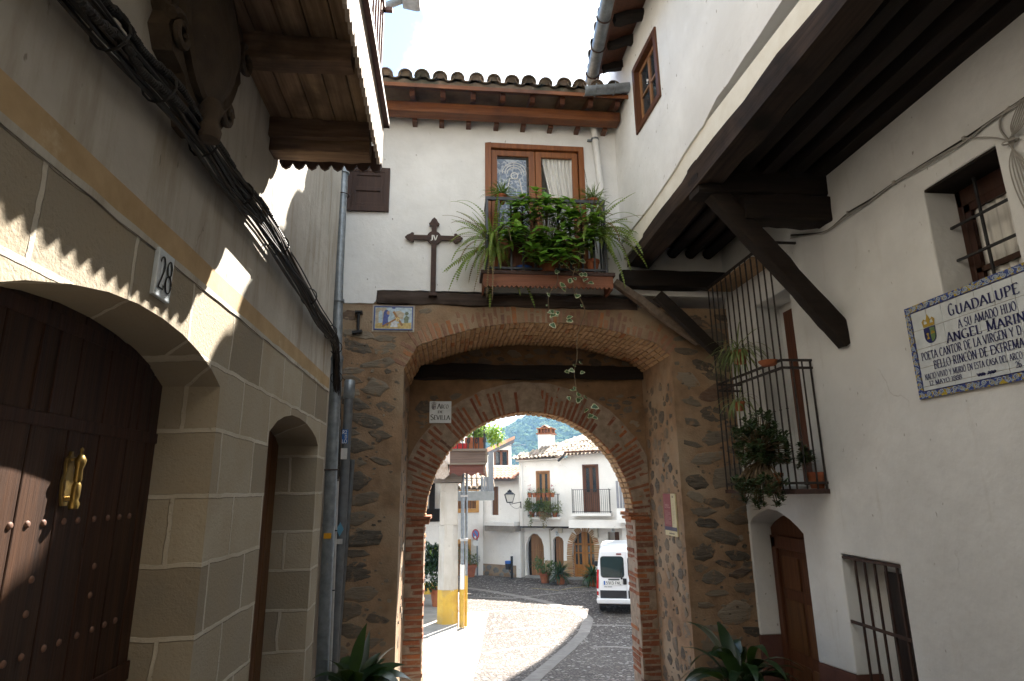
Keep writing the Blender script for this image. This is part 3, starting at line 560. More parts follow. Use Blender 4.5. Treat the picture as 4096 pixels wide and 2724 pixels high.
def brick_run(m, pl, n, r0, r1, y0, y1, fill=.62, j=.008, proud=.014, split=0, skip=None, mi=0):
    pts = resample(pl, n)
    for i in range(n):
        if skip and skip(i): continue
        a, b = V(pts[i]), V(pts[i+1]); c = (a+b)/2; t = (b-a); L = t.length; t.normalize(); nn = V((-t.y, t.x))
        if nn.y < 0: nn = -nn
        fl = L*fill*rnd.uniform(.85, 1.15)/2
        segs = [(r0, r1)] if not split else ([(r0, (r0+r1)/2-.02+rnd.uniform(-.04, .04)), ((r0+r1)/2+.0+rnd.uniform(-.02, .05), r1+rnd.uniform(-.05, .03))] if rnd.random() < split else [(r0, r1-rnd.uniform(0, .14))])
        for s0, s1 in segs:
            q0 = c+nn*(s0+rnd.uniform(-j, j*.3)); q1 = c+nn*(s1+rnd.uniform(-j*2, j*2)); tw = t*rnd.uniform(-.15, .15)*fl
            yy = y0-rnd.uniform(0.002, proud); k = 1+ (s1-s0)*.25
            vs = []
            for (q, wd) in ((q0, fl), ((q0+q1)/2, fl*k), (q1, fl*k*1.06)):
                for sg in (-1, 1):
                    p = q+t*wd*sg*rnd.uniform(.86, 1.1)+tw; vs += [V((p.x, yy+rnd.uniform(0, .006), p.y)), V((p.x, y1, p.y))]
            m.add(vs, [(0, 2, 6, 4), (4, 6, 10, 8), (1, 5, 7, 3), (5, 9, 11, 7), (0, 4, 5, 1), (4, 8, 9, 5), (2, 3, 7, 6), (6, 7, 11, 10), (0, 1, 3, 2), (8, 10, 11, 9)], mi)
m = M(); brick_run(m, intr, 50, .004, .27, GY, GY+.1, .66, .01, .012, split=.25)
m.build('outer_brick_arch', P['brick_out'], gh, bevel=.005)
m = M()
for r in range(6):
    ip = [(x, z-.012) for x, z in intr]
    brick_run(m, ip, 58, -.004, .08, GY+.02+r*.205, GY+.2+r*.205, .72, .008, .0)
m.build('soffit_bricks', P['brick_tan'], gh, bevel=.004)
m = M(); mr_ = [arcpt(180-i*3, CRR+.43+.02*noise.noise(V((i*.5, 0, 0)))) for i in range(61)]
m.slab([arcpt(180-i*3, CRR+.002) for i in range(61)]+mr_[::-1], [], FX(GI-.004), .02)
for sg, x0 in ((-1, -.319), (1, 2.679)): m.slab([(x0, 1.21), (x0, -1.8)]+[(x0+sg*(.27+.03*noise.noise(V((k*.6, sg, 1)))), -1.8+k*.15) for k in range(21)], [], FX(GI-.004), .02); m.slab([(GI, -1.8), (GB, -1.8), (GB, 1.21), (GI, 1.21)], [], lambda u, v, t, x0=x0, sg=sg: V((x0-sg*.003*(1-t), u, v)), 1)
m.build('arch_bedding', mat('pale_lime_mortar', (.34, .265, .20), (.21, .16, .115), .95, 9, .8, 50, .01), gh)
m = M(); al = [arcpt(180-i*3) for i in range(61)]
brick_run(m, al, 70, -.004, .41, GI, GI+.12, .60, .012, .02, split=.45, skip=lambda i: 35 <= i <= 36)
for side in (0, 1):
    z = 1.13
    while z > -1.7:
        h = rnd.uniform(.045, .058); x0 = -.32 if side == 0 else 2.68; sg = -1 if side == 0 else 1
        w_ = rnd.choice([.24, .27, .3, .14]); e = rnd.uniform(-.022, .022)
        m.obox((x0+sg*(w_/2-e), GI+.05, z), (w_/2, 0, 0), (0, .05+rnd.uniform(.004, .02), 0), (0, 0, h/2), j=.006)
        m.obox((x0+sg*.03+rnd.uniform(-.012, .012), GI+.28, z+rnd.uniform(-.008, .008)), (.035, 0, 0), (0, .17, 0), (0, 0, h/2), j=.006)
        z -= h+rnd.uniform(.02, .034)
    for k, (ext, zz) in enumerate([(.07, 1.17), (.095, 1.225)]):
        m.obox((x0+sg*(.14-ext), GI+.2, zz), (.14, 0, 0), (0, .225, 0), (0, 0, .024), j=.008)
m.build('inner_brick_arch', P['brick'], gh, bevel=.005)
m = M()
for r in range(2): brick_run(m, [arcpt(180-i*3, CRR-.008) for i in range(61)], 60, -.006, .06, GI+.02+r*.215, GI+.2+r*.215, .72, .008, 0)
m.build('inner_soffit_bricks', P['brick_tan'], gh, bevel=.004)
# rubble stones set in the mortar
def stones(m, ok, u0, u1, v0, v1, fn, n, smin=.05, smax=.19, flat_=.55, gap=.75, seed=0):
    rg = random.Random(seed); pl = []; tries = 0
    while len(pl) < n and tries < n*60:
        tries += 1; f = len(pl)/n; s = smax*(1-f)+smin*f; s *= rg.uniform(.75, 1.25); asp = rg.uniform(flat_*.6, min(1.15, flat_*1.7))
        u, v = rg.uniform(u0, u1), rg.uniform(v0, v1); a_, b_ = s, s*asp
        if not all(ok(u+du*a_*.95, v+dv*b_*.95) for du, dv in ((0, 0), (1, 0), (-1, 0), (0, 1), (0, -1), (.7, .7), (-.7, .7), (.7, -.7), (-.7, -.7))): continue
        if any(abs(u-p[0]) < (a_+p[2])*.98 and abs(v-p[1]) < (b_+p[3])*.98 and ((u-p[0])/(a_+p[2]))**2+((v-p[1])/(b_+p[3]))**2 < gap*1.35 for p in pl): continue
        pl.append((u, v, a_, b_)); k0 = rg.randint(5, 8); rot = rg.uniform(-.3, .3); h = rg.uniform(.001, .009); sd_ = rg.random()*50; vs = []
        cor = [(2*math.pi*(i+rg.uniform(-.3, .3))/k0, rg.uniform(.8, 1.12)) for i in range(k0)]; cor = [(math.cos(a)*r, math.sin(a)*r) for a, r in cor]; ol = []
        for (x0, y0), (x1, y1) in zip(cor, cor[1:]+cor[:1]):
            for f in (.06, .35, .65, .94): ol.append((x0+(x1-x0)*f, y0+(y1-y0)*f))
        k = len(ol); ol = [(x*(1+.16*noise.noise(V((x*2.5+sd_, y*2.5, 1)))), y*(1+.16*noise.noise(V((x*2.5+sd_, y*2.5, 9))))) for x, y in ol]
        for (sc_, hh) in ((1.02, -.03), (1.0, h*.2), (.94, h), (.55, h*1.2)):
            for x, y in ol:
                x, y = a_*x*sc_, b_*y*sc_
                vs.append(fn(u+x*math.cos(rot)-y*math.sin(rot), v+x*math.sin(rot)+y*math.cos(rot), -(hh+.007*noise.noise(V((x*20+sd_, y*20, 3)))*(hh > 0))))
        fs = [(j*k+i, j*k+(i+1) % k, (j+1)*k+(i+1) % k, (j+1)*k+i) for j in range(3) for i in range(k)]+[tuple(3*k+i for i in range(k))]
        m.add(vs, fs)
def ring_top(x):
    b = max((z for (xx, z) in intr if abs(xx-x) < .35), default=3.2); return b+.30
m = M()
okf = lambda u, v: LXG < u < 3.85 and -1.7 < v < 3.88 and (u < -.60 or u > 2.96 or v > ring_top(u)) and not (-1.0 < u < -.42 and 3.54 < v < 3.95)
stones(m, okf, LXG, -.56, -1.6, 3.9, FX(GY), 130, .03, .24, .48, seed=3); stones(m, okf, 2.9, 3.85, -1.6, 3.9, FX(GY), 140, .03, .24, .42, seed=4); stones(m, okf, -.6, 3, 3.3, 3.9, FX(GY), 14, .05, .12, .35, seed=5)
FRV = lambda u, v, t: V((2.92+t, u, v)); FLV = lambda u, v, t: V((-.566-t, u, v))
okr = lambda u, v: GY+.02 < u < GI-.02 and -1.7 < v < 3.02
stones(m, okr, GY, GI, -1.6, 3.1, FRV, 130, .03, .105, 1.0, seed=6); stones(m, okr, GY, GI, -1.6, 3.1, FLV, 60, .04, .13, .8, seed=8)
stones(m, okf, LXG, -.56, -1.6, 3.9, FX(GY-.001), 130, .012, .04, .6, seed=33); stones(m, okf, 2.9, 3.85, -1.6, 3.9, FX(GY-.001), 150, .012, .04, .6, seed=34); stones(m, okr, GY, GI, -1.6, 3.1, lambda u, v, t: FRV(u, v, t-.001), 90, .012, .03, .9, seed=36)
m.build('rubble_stones', P['stone'], gh, smooth=True)
m = M()
okt = lambda u, v: -.52 < u < 2.88 and v < 3.66 and (math.hypot(u-CX, v-CZ) > CRR+.46 if v > CZ else (u < -.64 or u > 3.0)) and not (2.98 < v < 3.24) and v < ring_top(u)-.34
stones(m, okt, -.55, 2.9, 1.6, 3.7, FX(GI), 75, .035, .12, .5, seed=9); m.build('tympanum_stones', P['stone'], gh, smooth=True)
a = at(*K(5, 556, 985), 1, GI-.06); b = at(*K(5, 2185, 995), 1, GI-.06)
m = M(); m.timber((a.x-.05, GI+.02, a.z), (b.x+.05, GI+.02, b.z-.01), .22, .20, 21, 22, .035); m.build('timber_lintel', P['wood_black'], gh, smooth=True)
# long timber set in the wall under the plaster
a = at(*K(5, 352, 487), 1, GY); m = M(); m.timber((a.x, GY+.05, a.z), (2.5, GY+.05, a.z-.03), .16, .17, 5, 40, .014); m.build('wall_timber', wood('weathered_black_beam', (.075, .055, .045), (.025, .018, .014), 0, .85), gh, smooth=True)
# plaster upper wall with the window opening
w0 = at(*K(4, 1100, 985), 1, GY); w1 = at(*K(4, 1725, 1010), 1, GY); WX0, WX1, WZ1, WZ0 = w0.x, w1.x, w0.z-.02, 4.32
lowb = [(LXG, 3.935)]+[(LXG+.05+i*.09, 3.93+.03*noise.noise(V((i*.8, 2, 2)))) for i in range(5)]+[(a.x-.01, 3.97), (a.x-.005, 4.105)]+[(a.x+.05+i*.1, 4.115+.012*noise.noise(V((i*.9, 5, 2)))) for i in range(34)]+[(4.6, 4.1)]
m = M(); m.slab(lowb+[(4.6, 6.9), (LXG, 6.9)], [rect(WX0, WX1, WZ0, WZ1)], FX(GY-.018), 1.3); m.build('plaster_wall', P['plaster'], gh)
m = M(); m.box(LXG, 4.6, GI, 10.5, 3.95, 6.9); m.box(WX0-.2, WX1+.2, 7.95, 7.98, 4.2, 6.5); m.build('house_body', P['plaster'], gh)
# window: outer frame, two sashes
win = M()
fx0, fz1 = G(4, 1078, 962, GY-.03); fx1 = G(4, 1740, 990, GY-.03)[0]
fw = .075
for (u0, u1, v0, v1) in [(fx0, fx0+fw, 4.3, fz1), (fx1-fw, fx1, 4.3, fz1), (fx0+fw, fx1-fw, fz1-fw, fz1)]: win.box(u0, u1, GY-.045, GY+.06, v0, v1)
win = win.build('window', P['wood_frame'], gh, bevel=.008)
mid = (fx0+fx1)/2+.005
for (u0, u1) in ((fx0+fw+.012, mid-.003), (mid+.003, fx1-fw-.012)):
    d = M(); sw_ = .082; v1 = fz1-fw-.012; v0 = 4.34
    for (p0, p1, q0, q1) in [(u0, u0+sw_, v0, v1), (u1-sw_, u1, v0, v1), (u0+sw_, u1-sw_, v1-.085, v1), (u0+sw_, u1-sw_, v0, v0+.55), (u0+sw_, u1-sw_, 5.46, 5.52)]: d.box(p0, p1, GY-.005, GY+.04, q0, q1)
    d.build('sash', P['wood_frame'], win, bevel=.007)
    d = M(); d.box(u0+sw_, u1-sw_, GY+.012, GY+.017, v0+.5, v1-.08); d.build('pane', P['glass'], win)
def curtain(name, u0, u1, z0, z1, y, mm, parent, slant=0, folds=9):
    d = M(); n = 60; k = 8; vs = []
    for j in range(k+1):
        z = z1+(z0-z1)*j/k; s0 = u0+slant*(j/k)
        for i in range(n+1): f = i/n; vs.append((s0+(u1-s0)*f, y+.018*math.sin(f*folds*6.28)+.008*math.sin(f*folds*15+j*.4), z))
    d.add(vs, [(j*(n+1)+i, j*(n+1)+i+1, (j+1)*(n+1)+i+1, (j+1)*(n+1)+i) for j in range(k) for i in range(n)]); return d.build(name, mm, parent, smooth=True, recalc=False)
curtain('curtain', mid+.09, fx1-.1, 4.7, fz1-.12, GY+.055, P['curtain'], win, .28)
mcl, nt, bb = mk('embroidered_cloth'); v_ = coords(nt, (1, 1, 1))
vv = N(nt, 'ShaderNodeTexVoronoi', Vector=v_, Scale=11, p_feature='DISTANCE_TO_EDGE').outputs[0]; nn_ = N(nt, 'ShaderNodeTexNoise', Vector=v_, Scale=26, Detail=3).outputs[0]
c_ = mixc(nt, ramp(nt, nn_, [(.52, (0, 0, 0)), (.6, (1, 1, 1))]), mixc(nt, ramp(nt, vv, [(.05, (1, 1, 1)), (.09, (0, 0, 0))]), (.22, .28, .38), (.5, .54, .6)), (.14, .18, .26)); nt.links.new(c_, bb.inputs['Base Color'])
d = M(); d.box(fx0+.16, mid-.12, GY+.045, GY+.05, 4.8, fz1-.2); d.build('curtain', mcl, win)
d = M()
for k in range(3): d.tube([(mid-.29+(.10+.035*k)*math.cos(R_(a_)), GY+.043, fz1-.42+(.10+.035*k)*math.sin(R_(a_))) for a_ in range(0, 181, 15)], .006, 4)
d.lathe((mid-.29, GY+.042, fz1-.45), [(.04, 0), (.055, 0), (.055, .004), (.04, .004)], 16, (0, 1, 0)); d.tube([(mid-.42, GY+.042, 5.45), (mid-.36, GY+.042, fz1-.5), (mid-.22, GY+.042, fz1-.5), (mid-.16, GY+.042, 5.45)], .01, 4)
d.build('embroidery', P['curtain'], win)
d = M(); d.box(fx0-.1, fx1+.1, GY+.5, GY+.52, 4.2, 6.5); d.build('room_backing', P['dark'], win)  # black sheet behind the sashes, room shade put into its colour
# dark shutter, upper left
s0 = at(*K(14, 280, 128), 1, GY-.02); s1 = at(*K(14, 598, 490), 1, GY-.02); sx0, sx1, sz0, sz1 = s0.x, s1.x, s1.z, s0.z-.02
sh = M(); f_ = .07
for q in [(sx0, sx0+f_, sz0, sz1), (sx1-f_, sx1, sz0, sz1), (sx0+f_, sx1-f_, sz1-f_, sz1), (sx0+f_, sx1-f_, sz0, sz0+f_)]: sh.box(q[0], q[1], GY-.06, GY, q[2], q[3])
sh = sh.build('shutter', P['wood_shutter'], gh, bevel=.006)
d = M(); d.box(sx0+f_, sx1-f_, GY-.035, GY-.01, sz0+f_, sz1-f_); u0, u1, v0, v1 = sx0+f_, sx1-f_, sz0+f_, sz1-f_; vm = (v0+v1)/2
for q in [(u0, u0+.05, v0, v1), (u1-.05, u1, v0, v1), (u0+.05, u1-.05, v1-.05, v1), (u0+.05, u1-.05, v0, v0+.05), (u0+.05, u1-.05, vm-.028, vm+.028)]: d.box(q[0], q[1], GY-.052, GY-.035, q[2], q[3])
d.build('leaf', P['wood_shutter'], sh, bevel=.005)
# eave: beam, joists, rafters, soffit, tiles
ez1 = at(*K(4, 390, 670), 1, 7.15).z; ez0 = at(*K(4, 390, 735), 1, 7.15).z; EX0, EX1 = -1.4, at(*K(4, 1990, 800), 1, 7.15).x
m = M(); m.box(EX0, EX1, 7.15, 7.33, ez0, ez1); m.build('eave_beam', P['wood_orange'], gh, bevel=.012)
for x in [600, 785, 970, 1160, 1345, 1530, 1715, 1900]:
    px = at(*K(4, x, 800), 1, 7.22).x; m = M(); m.box(px-.034, px+.034, 7.335, 7.6, ez0-.03, ez0+.02); m.build('joist_end', P['wood_brown'], gh, bevel=.006)
for x in [585, 795, 1000, 1200, 1400, 1600, 1790, 1970]:
    px = at(*K(4, x, 640), 1, 6.95).x; m = M(); m.slab([(6.95, ez1+.01), (6.99, ez1-.035), (7.06, ez1-.03), (7.1, ez1), (7.6, ez1+.2), (7.6, ez1+.28), (6.95, ez1+.055)], [], lambda u, v, t, px=px: V((px-.035+t, u, v)), .07); m.build('rafter', P['wood_brown'], gh, bevel=.005)
m = M(); m.slab([(6.86, ez1+.035), (7.7, ez1+.335), (7.7, ez1+.36), (6.86, ez1+.06)], [], lambda u, v, t: V((EX0+t, u, v)), EX1-EX0+.02); m.build('soffit_board', P['wood_brown'], gh)
m = M(); m.box(EX0, EX1+.03, 6.845, 6.865, ez1+.0, ez1+.05); m.build('eave_board', P['wood_orange'], gh)
m = M(); m.slab([(EX0, ez1+.05)]+[(EX0+i*.058, ez1+.10+.018*math.cos((EX0+i*.058-EX0-.08)/.232*6.283)+.006*noise.noise(V((i*.9, 0, 0)))) for i in range(62)]+[(EX0+3.6, ez1+.05)], [], FX(6.85), .06); m.build('eave_mortar', P['tile'], gh)
def barrel(m, p, dn, side, r0, r1, L, convex=True, th=.014, n=7, plug=False, sag=0):
    p, dn, side = V(p), V(dn).normalized(), V(side).normalized(); up = side.cross(dn); up = up if up.z > 0 else -up; vs = []; sg = 1 if convex else -1
    for (t, r) in ((0, r0), (L, r1)):
        for rr in (r, r-th):
            for k in range(n+1):
                a = math.pi*k/n; vs.append(p+dn*t+side*rr*math.cos(a)*(1+.0)+up*sg*rr*math.sin(a)*.95)
    q = n+1; fs = []
    for k in range(n): fs += [(k, k+1, 2*q+k+1, 2*q+k), (q+k, 3*q+k, 3*q+k+1, q+k+1), (k, q+k, q+k+1, k+1), (2*q+k, 2*q+k+1, 3*q+k+1, 3*q+k)]
    fs += [(0, 2*q, 3*q, q), (n, q+n, 3*q+n, 2*q+n)]; m.add(vs, fs)
    if plug: m.add([p+dn*(L-.03)+side*(r1-.006)*math.cos(math.pi*k/n)+up*(r1-.006)*math.sin(math.pi*k/n)+dn*rnd.uniform(-.008, .008) for k in range(n+1)], [tuple(range(n+1))])
def tile_roof(m, o, right, upv, W, H, sp=.225, r=.095, L=.38, front=True, jit=.012, rg=random):
    o, right, upv = V(o), V(right).normalized(), V(upv).normalized(); nrm = right.cross(upv); nrm = nrm if nrm.z > 0 else -nrm
    nc = int(W/sp); nr = int(H/(L*.8))
    for i in range(nc+1):
        for j in range(nr):
            b = o+right*(sp*i+rg.uniform(-jit, jit))+upv*(L*.8*j+rg.uniform(-jit, jit)*1.5+(L if 1 else 0))
            dn = (-upv+right*rg.uniform(-.03, .03)+nrm*rg.uniform(-.02, .02))
            barrel(m, b+nrm*(r*.35+j*.0), dn, right, r*.8*rg.uniform(.95, 1.05), r*rg.uniform(.94, 1.07), L, True, plug=(j == 0 and front))
            barrel(m, b+right*sp/2+nrm*(r*.75), dn, right, r*.95, r*.8, L, False)
rs = (0, math.cos(R_(19.7)), math.sin(R_(19.7)))
m = M(); tile_roof(m, (EX0+.08, 6.80, ez1+.085), (1, 0, 0), rs, 3.55, 3.4, .232, .098, .42, rg=rnd); m.build('tile_roof', P['tile'], gh, smooth=True)
m = M(); m.slab([(6.86, ez1+.065), (10.4, ez1+1.33), (10.4, ez1+1.2), (7.6, ez1+.2)], [], lambda u, v, t: V((EX0+t, u, v)), 3.75); m.slab([(10.4, ez1+1.33), (13, ez1+.4), (13, ez1+.3), (10.4, ez1+1.2)], [], lambda u, v, t: V((EX0+t, u, v)), 6.0); m.build('roof_deck', P['mortar'], gh)
# balcony
BY = 7.12
bz = G(5, 1075, 330, BY)[1]; bx0 = G(5, 1066, 330, BY)[0]; bx1 = G(5, 1938, 350, BY)[0]; rz = G(15, 485, 205, BY)[1]; rx0 = G(15, 478, 230, BY)[0]; rx1 = G(15, 1600, 265, BY)[0]
bl = M(); bl.box(bx0-.03, bx1+.03, BY-.03, GY, bz, bz+.05); bl = bl.build('balcony', P['wood_shutter'], gh, bevel=.006)
d = M(); n = 28; sb = bz-.165
sc = [(bx0, bz)]+[(bx0, sb+.03)]+[q for i in range(n) for q in [(bx0+(bx1-bx0)*(i+.12)/n, sb+.01), (bx0+(bx1-bx0)*(i+.5)/n, sb-.012), (bx0+(bx1-bx0)*(i+.88)/n, sb+.01), (bx0+(bx1-bx0)*(i+1)/n, sb+.025)]]+[(bx1, bz)]
d.slab(sc, [], FX(BY-.015), .022)
for X_ in (bx0, bx1-.022): d.slab([(BY+.01, bz)]+[q for i in range(10) for q in [(BY+.01+.037*i, sb+.025), (BY+.01+.037*(i+.5), sb-.012)]]+[(GY, sb+.02), (GY, bz)], [], lambda u, v, t, X_=X_: V((X_+t, u, v)), .022)
d.build('skirt_board', P['wood_valance'], bl)
d = M(); z0 = bz+.09
d.box(rx0-.02, rx1+.02, BY-.005, BY+.035, rz-.045, rz); d.box(rx0-.02, rx1+.02, BY, BY+.03, z0-.015, z0+.015)
nb = 11
for i in range(nb): x = rx0+(rx1-rx0)*i/(nb-1); q = .016 if i in (0, nb-1) else .0125; d.box(x-q, x+q, BY+.015-q, BY+.015+q, bz+.05, rz-.045)
for X_ in (rx0, rx1):
    d.box(X_-.018, X_+.018, BY+.035, GY, rz-.042, rz-.003); d.box(X_-.013, X_+.013, BY+.03, GY, z0-.012, z0+.012)
    for k in (.14, .27): d.box(X_-.011, X_+.011, BY+k-.011, BY+k+.011, z0, rz-.04)
d.build('railing', mat('grey_iron', (.07, .075, .085), (.05, .052, .06), .5, 20, .2, 60, .002, metal=.2), bl, bevel=.003)
# white downpipe at the right corner of the facade
t = thing('white_downpipe', 'white painted downpipe in the facade corner right of the balcony window', 'drainpipe', (2.0, 7.42, 4.2))
pa = at(*K(4, 1808, 845), 1, 7.42); pb = at(*K(4, 1862, 1290), 1, 7.42)
d = M(); d.tube([(pa.x, 7.42, 6.7), pa, pb, (pb.x+.02, 7.42, 4.6)], .045, 12); d.build('pipe', P['plaster'], t, smooth=True)
d = M(); q = at(*K(4, 1818, 945), 1, 7.42); d.lathe(q, [(.046, 0), (.055, 0), (.055, .025), (.046, .025)], 12); d.box(q.x-.1, q.x-.04, 7.44, 7.47, q.z, q.z+.025); d.build('clip', P['zinc'], t)
# short gutter across the corner
t = thing('short_gutter', 'short galvanised gutter section crossing the end of the tiled eave', 'gutter', (2.05, 6.8, 6.75))
ga = at(*K(4, 1742, 632), 1, 6.78); gb_ = at(*K(4, 2043, 607), 1, 6.78)
def halfpipe(m, a, b, r, th=.006, n=10):
    a, b = V(a), V(b); d_ = (b-a).normalized(); s_ = d_.cross(V((0, 0, 1))).normalized(); up = s_.cross(d_); vs = []
    for p in (a, b):
        for rr in (r, r-th):
            for k in range(n+1): an = math.pi+math.pi*k/n; vs.append(p+s_*rr*math.cos(an)+up*rr*math.sin(an))
    q = n+1; fs = []
    for k in range(n): fs += [(k, k+1, 2*q+k+1, 2*q+k), (q+k, 3*q+k, 3*q+k+1, q+k+1), (k, q+k, q+k+1, k+1), (2*q+k, 2*q+k+1, 3*q+k+1, 3*q+k)]
    fs += [(0, 2*q, 3*q, q), (n, q+n, 3*q+n, 2*q+n)]; m.add(vs, fs)
    m.tube([a-s_*r+up*.004, b-s_*r+up*.004], .009, 6); 
d = M(); halfpipe(d, (ga.x, 6.78, ga.z+.06), (gb_.x, 6.78, gb_.z+.06), .085); d.build('trough', P['zinc'], t, smooth=True)
for f in (.26, .68):
    x = ga.x+(gb_.x-ga.x)*f; d = M(); d.tube([(x, 6.78+.092*math.cos(R_(a_)), ga.z+.06+(gb_.z-ga.z)*f+.092*math.sin(R_(a_))) for a_ in range(170, 371, 20)], .01, 4); d.build('strap', P['zinc'], t)
# ------------------------------------------------------------------ things fixed to the gatehouse
c0 = at(*K(14, 953, 520), 1, GY-.05); c1 = at(*K(14, 945, 1142), 1, GY-.05); ca = at(*K(14, 953, 690), 1, GY-.05); cl = at(*K(14, 724, 690), 1, GY-.05)
t = thing('wall_cross', 'brown iron cross with trefoil ends and the letters JV on the white wall', 'cross', (c1.x, GY-.04, c1.z))
X, Z, a_ = ca.x, ca.z, ca.x-cl.x; hw = .033; zt = c0.z-.02; zb = c1.z
def tref(dx, dz, L):   # outline points of one budded arm end, going counter-clockwise
    q_ = max(L-.2, .09); loc = [(q_, -hw), (L-.115, -hw), (L-.118, -.062), (L-.09, -.07), (L-.07, -.05), (L-.03, -.032), (L, 0), (L-.03, .032), (L-.07, .05), (L-.09, .07), (L-.118, .062), (L-.115, hw), (q_, hw)]
    return [(X+x*dx-y*dz, Z+x*dz+y*dx) for x, y in loc]
rr = .095
def ringarc(s, e): return [(X+rr*math.cos(R_(q)), Z+rr*math.sin(R_(q))) for q in range(s, e+1, 8)]
pts = tref(1, 0, a_)+ringarc(21, 69)+tref(0, 1, zt-Z)+ringarc(111, 159)+tref(-1, 0, a_)+ringarc(201, 249)+[(X-hw, zb), (X+hw, zb)]+ringarc(291, 339)
d = M(); d.slab(pts, [], FX(GY-.065), .025); d.build('cross_plate', P['rust'], t, bevel=.004)
d = M(); text(d, 'JV', X-.045, Z-.04, .075, FX(GY-.068), w=.09, thick=.2, thin=.09); d.build('letters', P['white'], t, recalc=False)
d = M(); d.box(X-hw-.02, X+hw+.02, GY-.085, GY-.03, zb-.01, zb+.035); d.build('foot', P['rust'], t, bevel=.004)
# painted tile picture (generic devotional scene, plain shapes)
p0 = at(*K(14, 478, 1412), 1, GY); p1 = at(*K(14, 790, 1232), 1, GY); TX0, TX1, TZ0, TZ1 = p0.x, p1.x, p0.z, p1.z
t = thing('tile_picture', 'small painted tile picture of robed figures and a wooden cross inside a blue border', 'tile picture', (TX0, GY-.01, TZ0))
ft = FX(GY-.018)
d = M(); d.slab(rect(TX0-.02, TX1+.02, TZ0-.02, TZ1+.02), [], FX(GY-.008), .02); d.build('bed', P['plaster_l'], t)
d = M(); d.slab(rect(TX0, TX1, TZ0, TZ1), [rect(TX0+.014, TX1-.014, TZ0+.014, TZ1-.014)], FX(GY-.022), .02); d.build('border', flat('cobalt_glaze', (.05, .09, .27), .25), t)
d = M(); d.slab(rect(TX0+.014, TX1-.014, TZ0+.014, TZ1-.014), [], ft, .012)
gl = lambda n, c: mat('glaze_'+n, c, tuple(x*.7 for x in c), .25, 30, .05, lo=.4, hi=.6)
mats = [gl('sky', (.45, .58, .68)), gl('ground', (.55, .42, .16)), gl('wall', (.50, .44, .34)), gl('blue', (.06, .10, .34)), gl('white', (.66, .68, .72)), gl('wood', (.32, .16, .06)), gl('skin', (.5, .33, .22)), gl('green', (.15, .2, .13)), gl('gold', (.75, .6, .2))]
W_, H_ = TX1-TX0, TZ1-TZ0
def pl(poly, mi, k): d.slab([(TX0+x*W_, TZ0+y*H_) for x, y in poly], [], FX(GY-.0182-.0006*k), .0005, mi)
pl([(.04, .06), (.96, .06), (.96, .32), (.6, .28), (.3, .34), (.04, .26)], 1, 1); pl([(.04, .25), (.3, .34), (.32, .93), (.04, .93)], 2, 2); pl([(.12, .3), (.22, .3), (.22, .66)]+arc(.17, .66, .05, .16, 0, 180, 8)+[(.12, .66)], 0, 3)
pl([(.52, .5), (.74, .45), (.78, .7), (.66, .82), (.54, .78)], 2, 3); pl([(.22, .2), (.38, .18), (.36, .5), (.4, .62), (.36, .82), (.3, .86), (.25, .75), (.24, .5)], 3, 4); pl(arc(.365, .72, .04, .08, 0, 350, 10), 6, 5)
pl([(.42, .12), (.62, .12), (.6, .3), (.52, .4), (.46, .34)], 4, 5); pl([(.2, .16), (.24, .12), (.66, .5), (.63, .56)], 5, 6); pl([(.47, .76), (.52, .8), (.76, .2), (.71, .16)], 5, 7); pl(arc(.61, .44, .05, .09, 0, 350, 10), 8, 8); pl(arc(.61, .44, .03, .055, 0, 350, 10), 6, 9)
pl([(.78, .3), (.88, .3), (.9, .55), (.83, .62), (.77, .5)], 7, 5); pl(arc(.84, .7, .05, .07, 0, 350, 8), 7, 6); pl(arc(.5, .93, .05, .04, 0, 350, 8), 3, 6)
d.build('picture', mats, t)
# street name tile
p0 = at(*K(5, 702, 1335), 1, GI-.02); p1 = at(*K(5, 852, 1188), 1, GI-.02); x0, x1, z0, z1 = p0.x, p1.x, p0.z, p1.z
t = thing('street_name_tile', 'white street name tile reading ARCO DE SEVILLA beside the brick arch', 'street sign', ((x0+x1)/2, GI-.02, z0))
d = M(); d.slab(rect(x0, x1, z0, z1), [], FX(GI-.035), .03); d.build('plate', P['white_tile'], t, bevel=.006)
W_, H_ = x1-x0, z1-z0; fz = FX(GI-.038); d = M()
text(d, 'A', x0+W_*.36, z0+H_*.655, H_*.23, fz, w=W_*.16); text(d, 'RCO', x0+W_*.53, z0+H_*.66, H_*.18, fz, w=W_*.33); text(d, 'DE', x0+W_*.5, z0+H_*.45, H_*.11, fz, w=W_*.24, center=True); text(d, 'S', x0+W_*.06, z0+H_*.14, H_*.25, fz, w=W_*.13); text(d, 'EVILLA', x0+W_*.21, z0+H_*.15, H_*.2, fz, w=W_*.72)
d.build('lettering', P['black'], t, recalc=False)
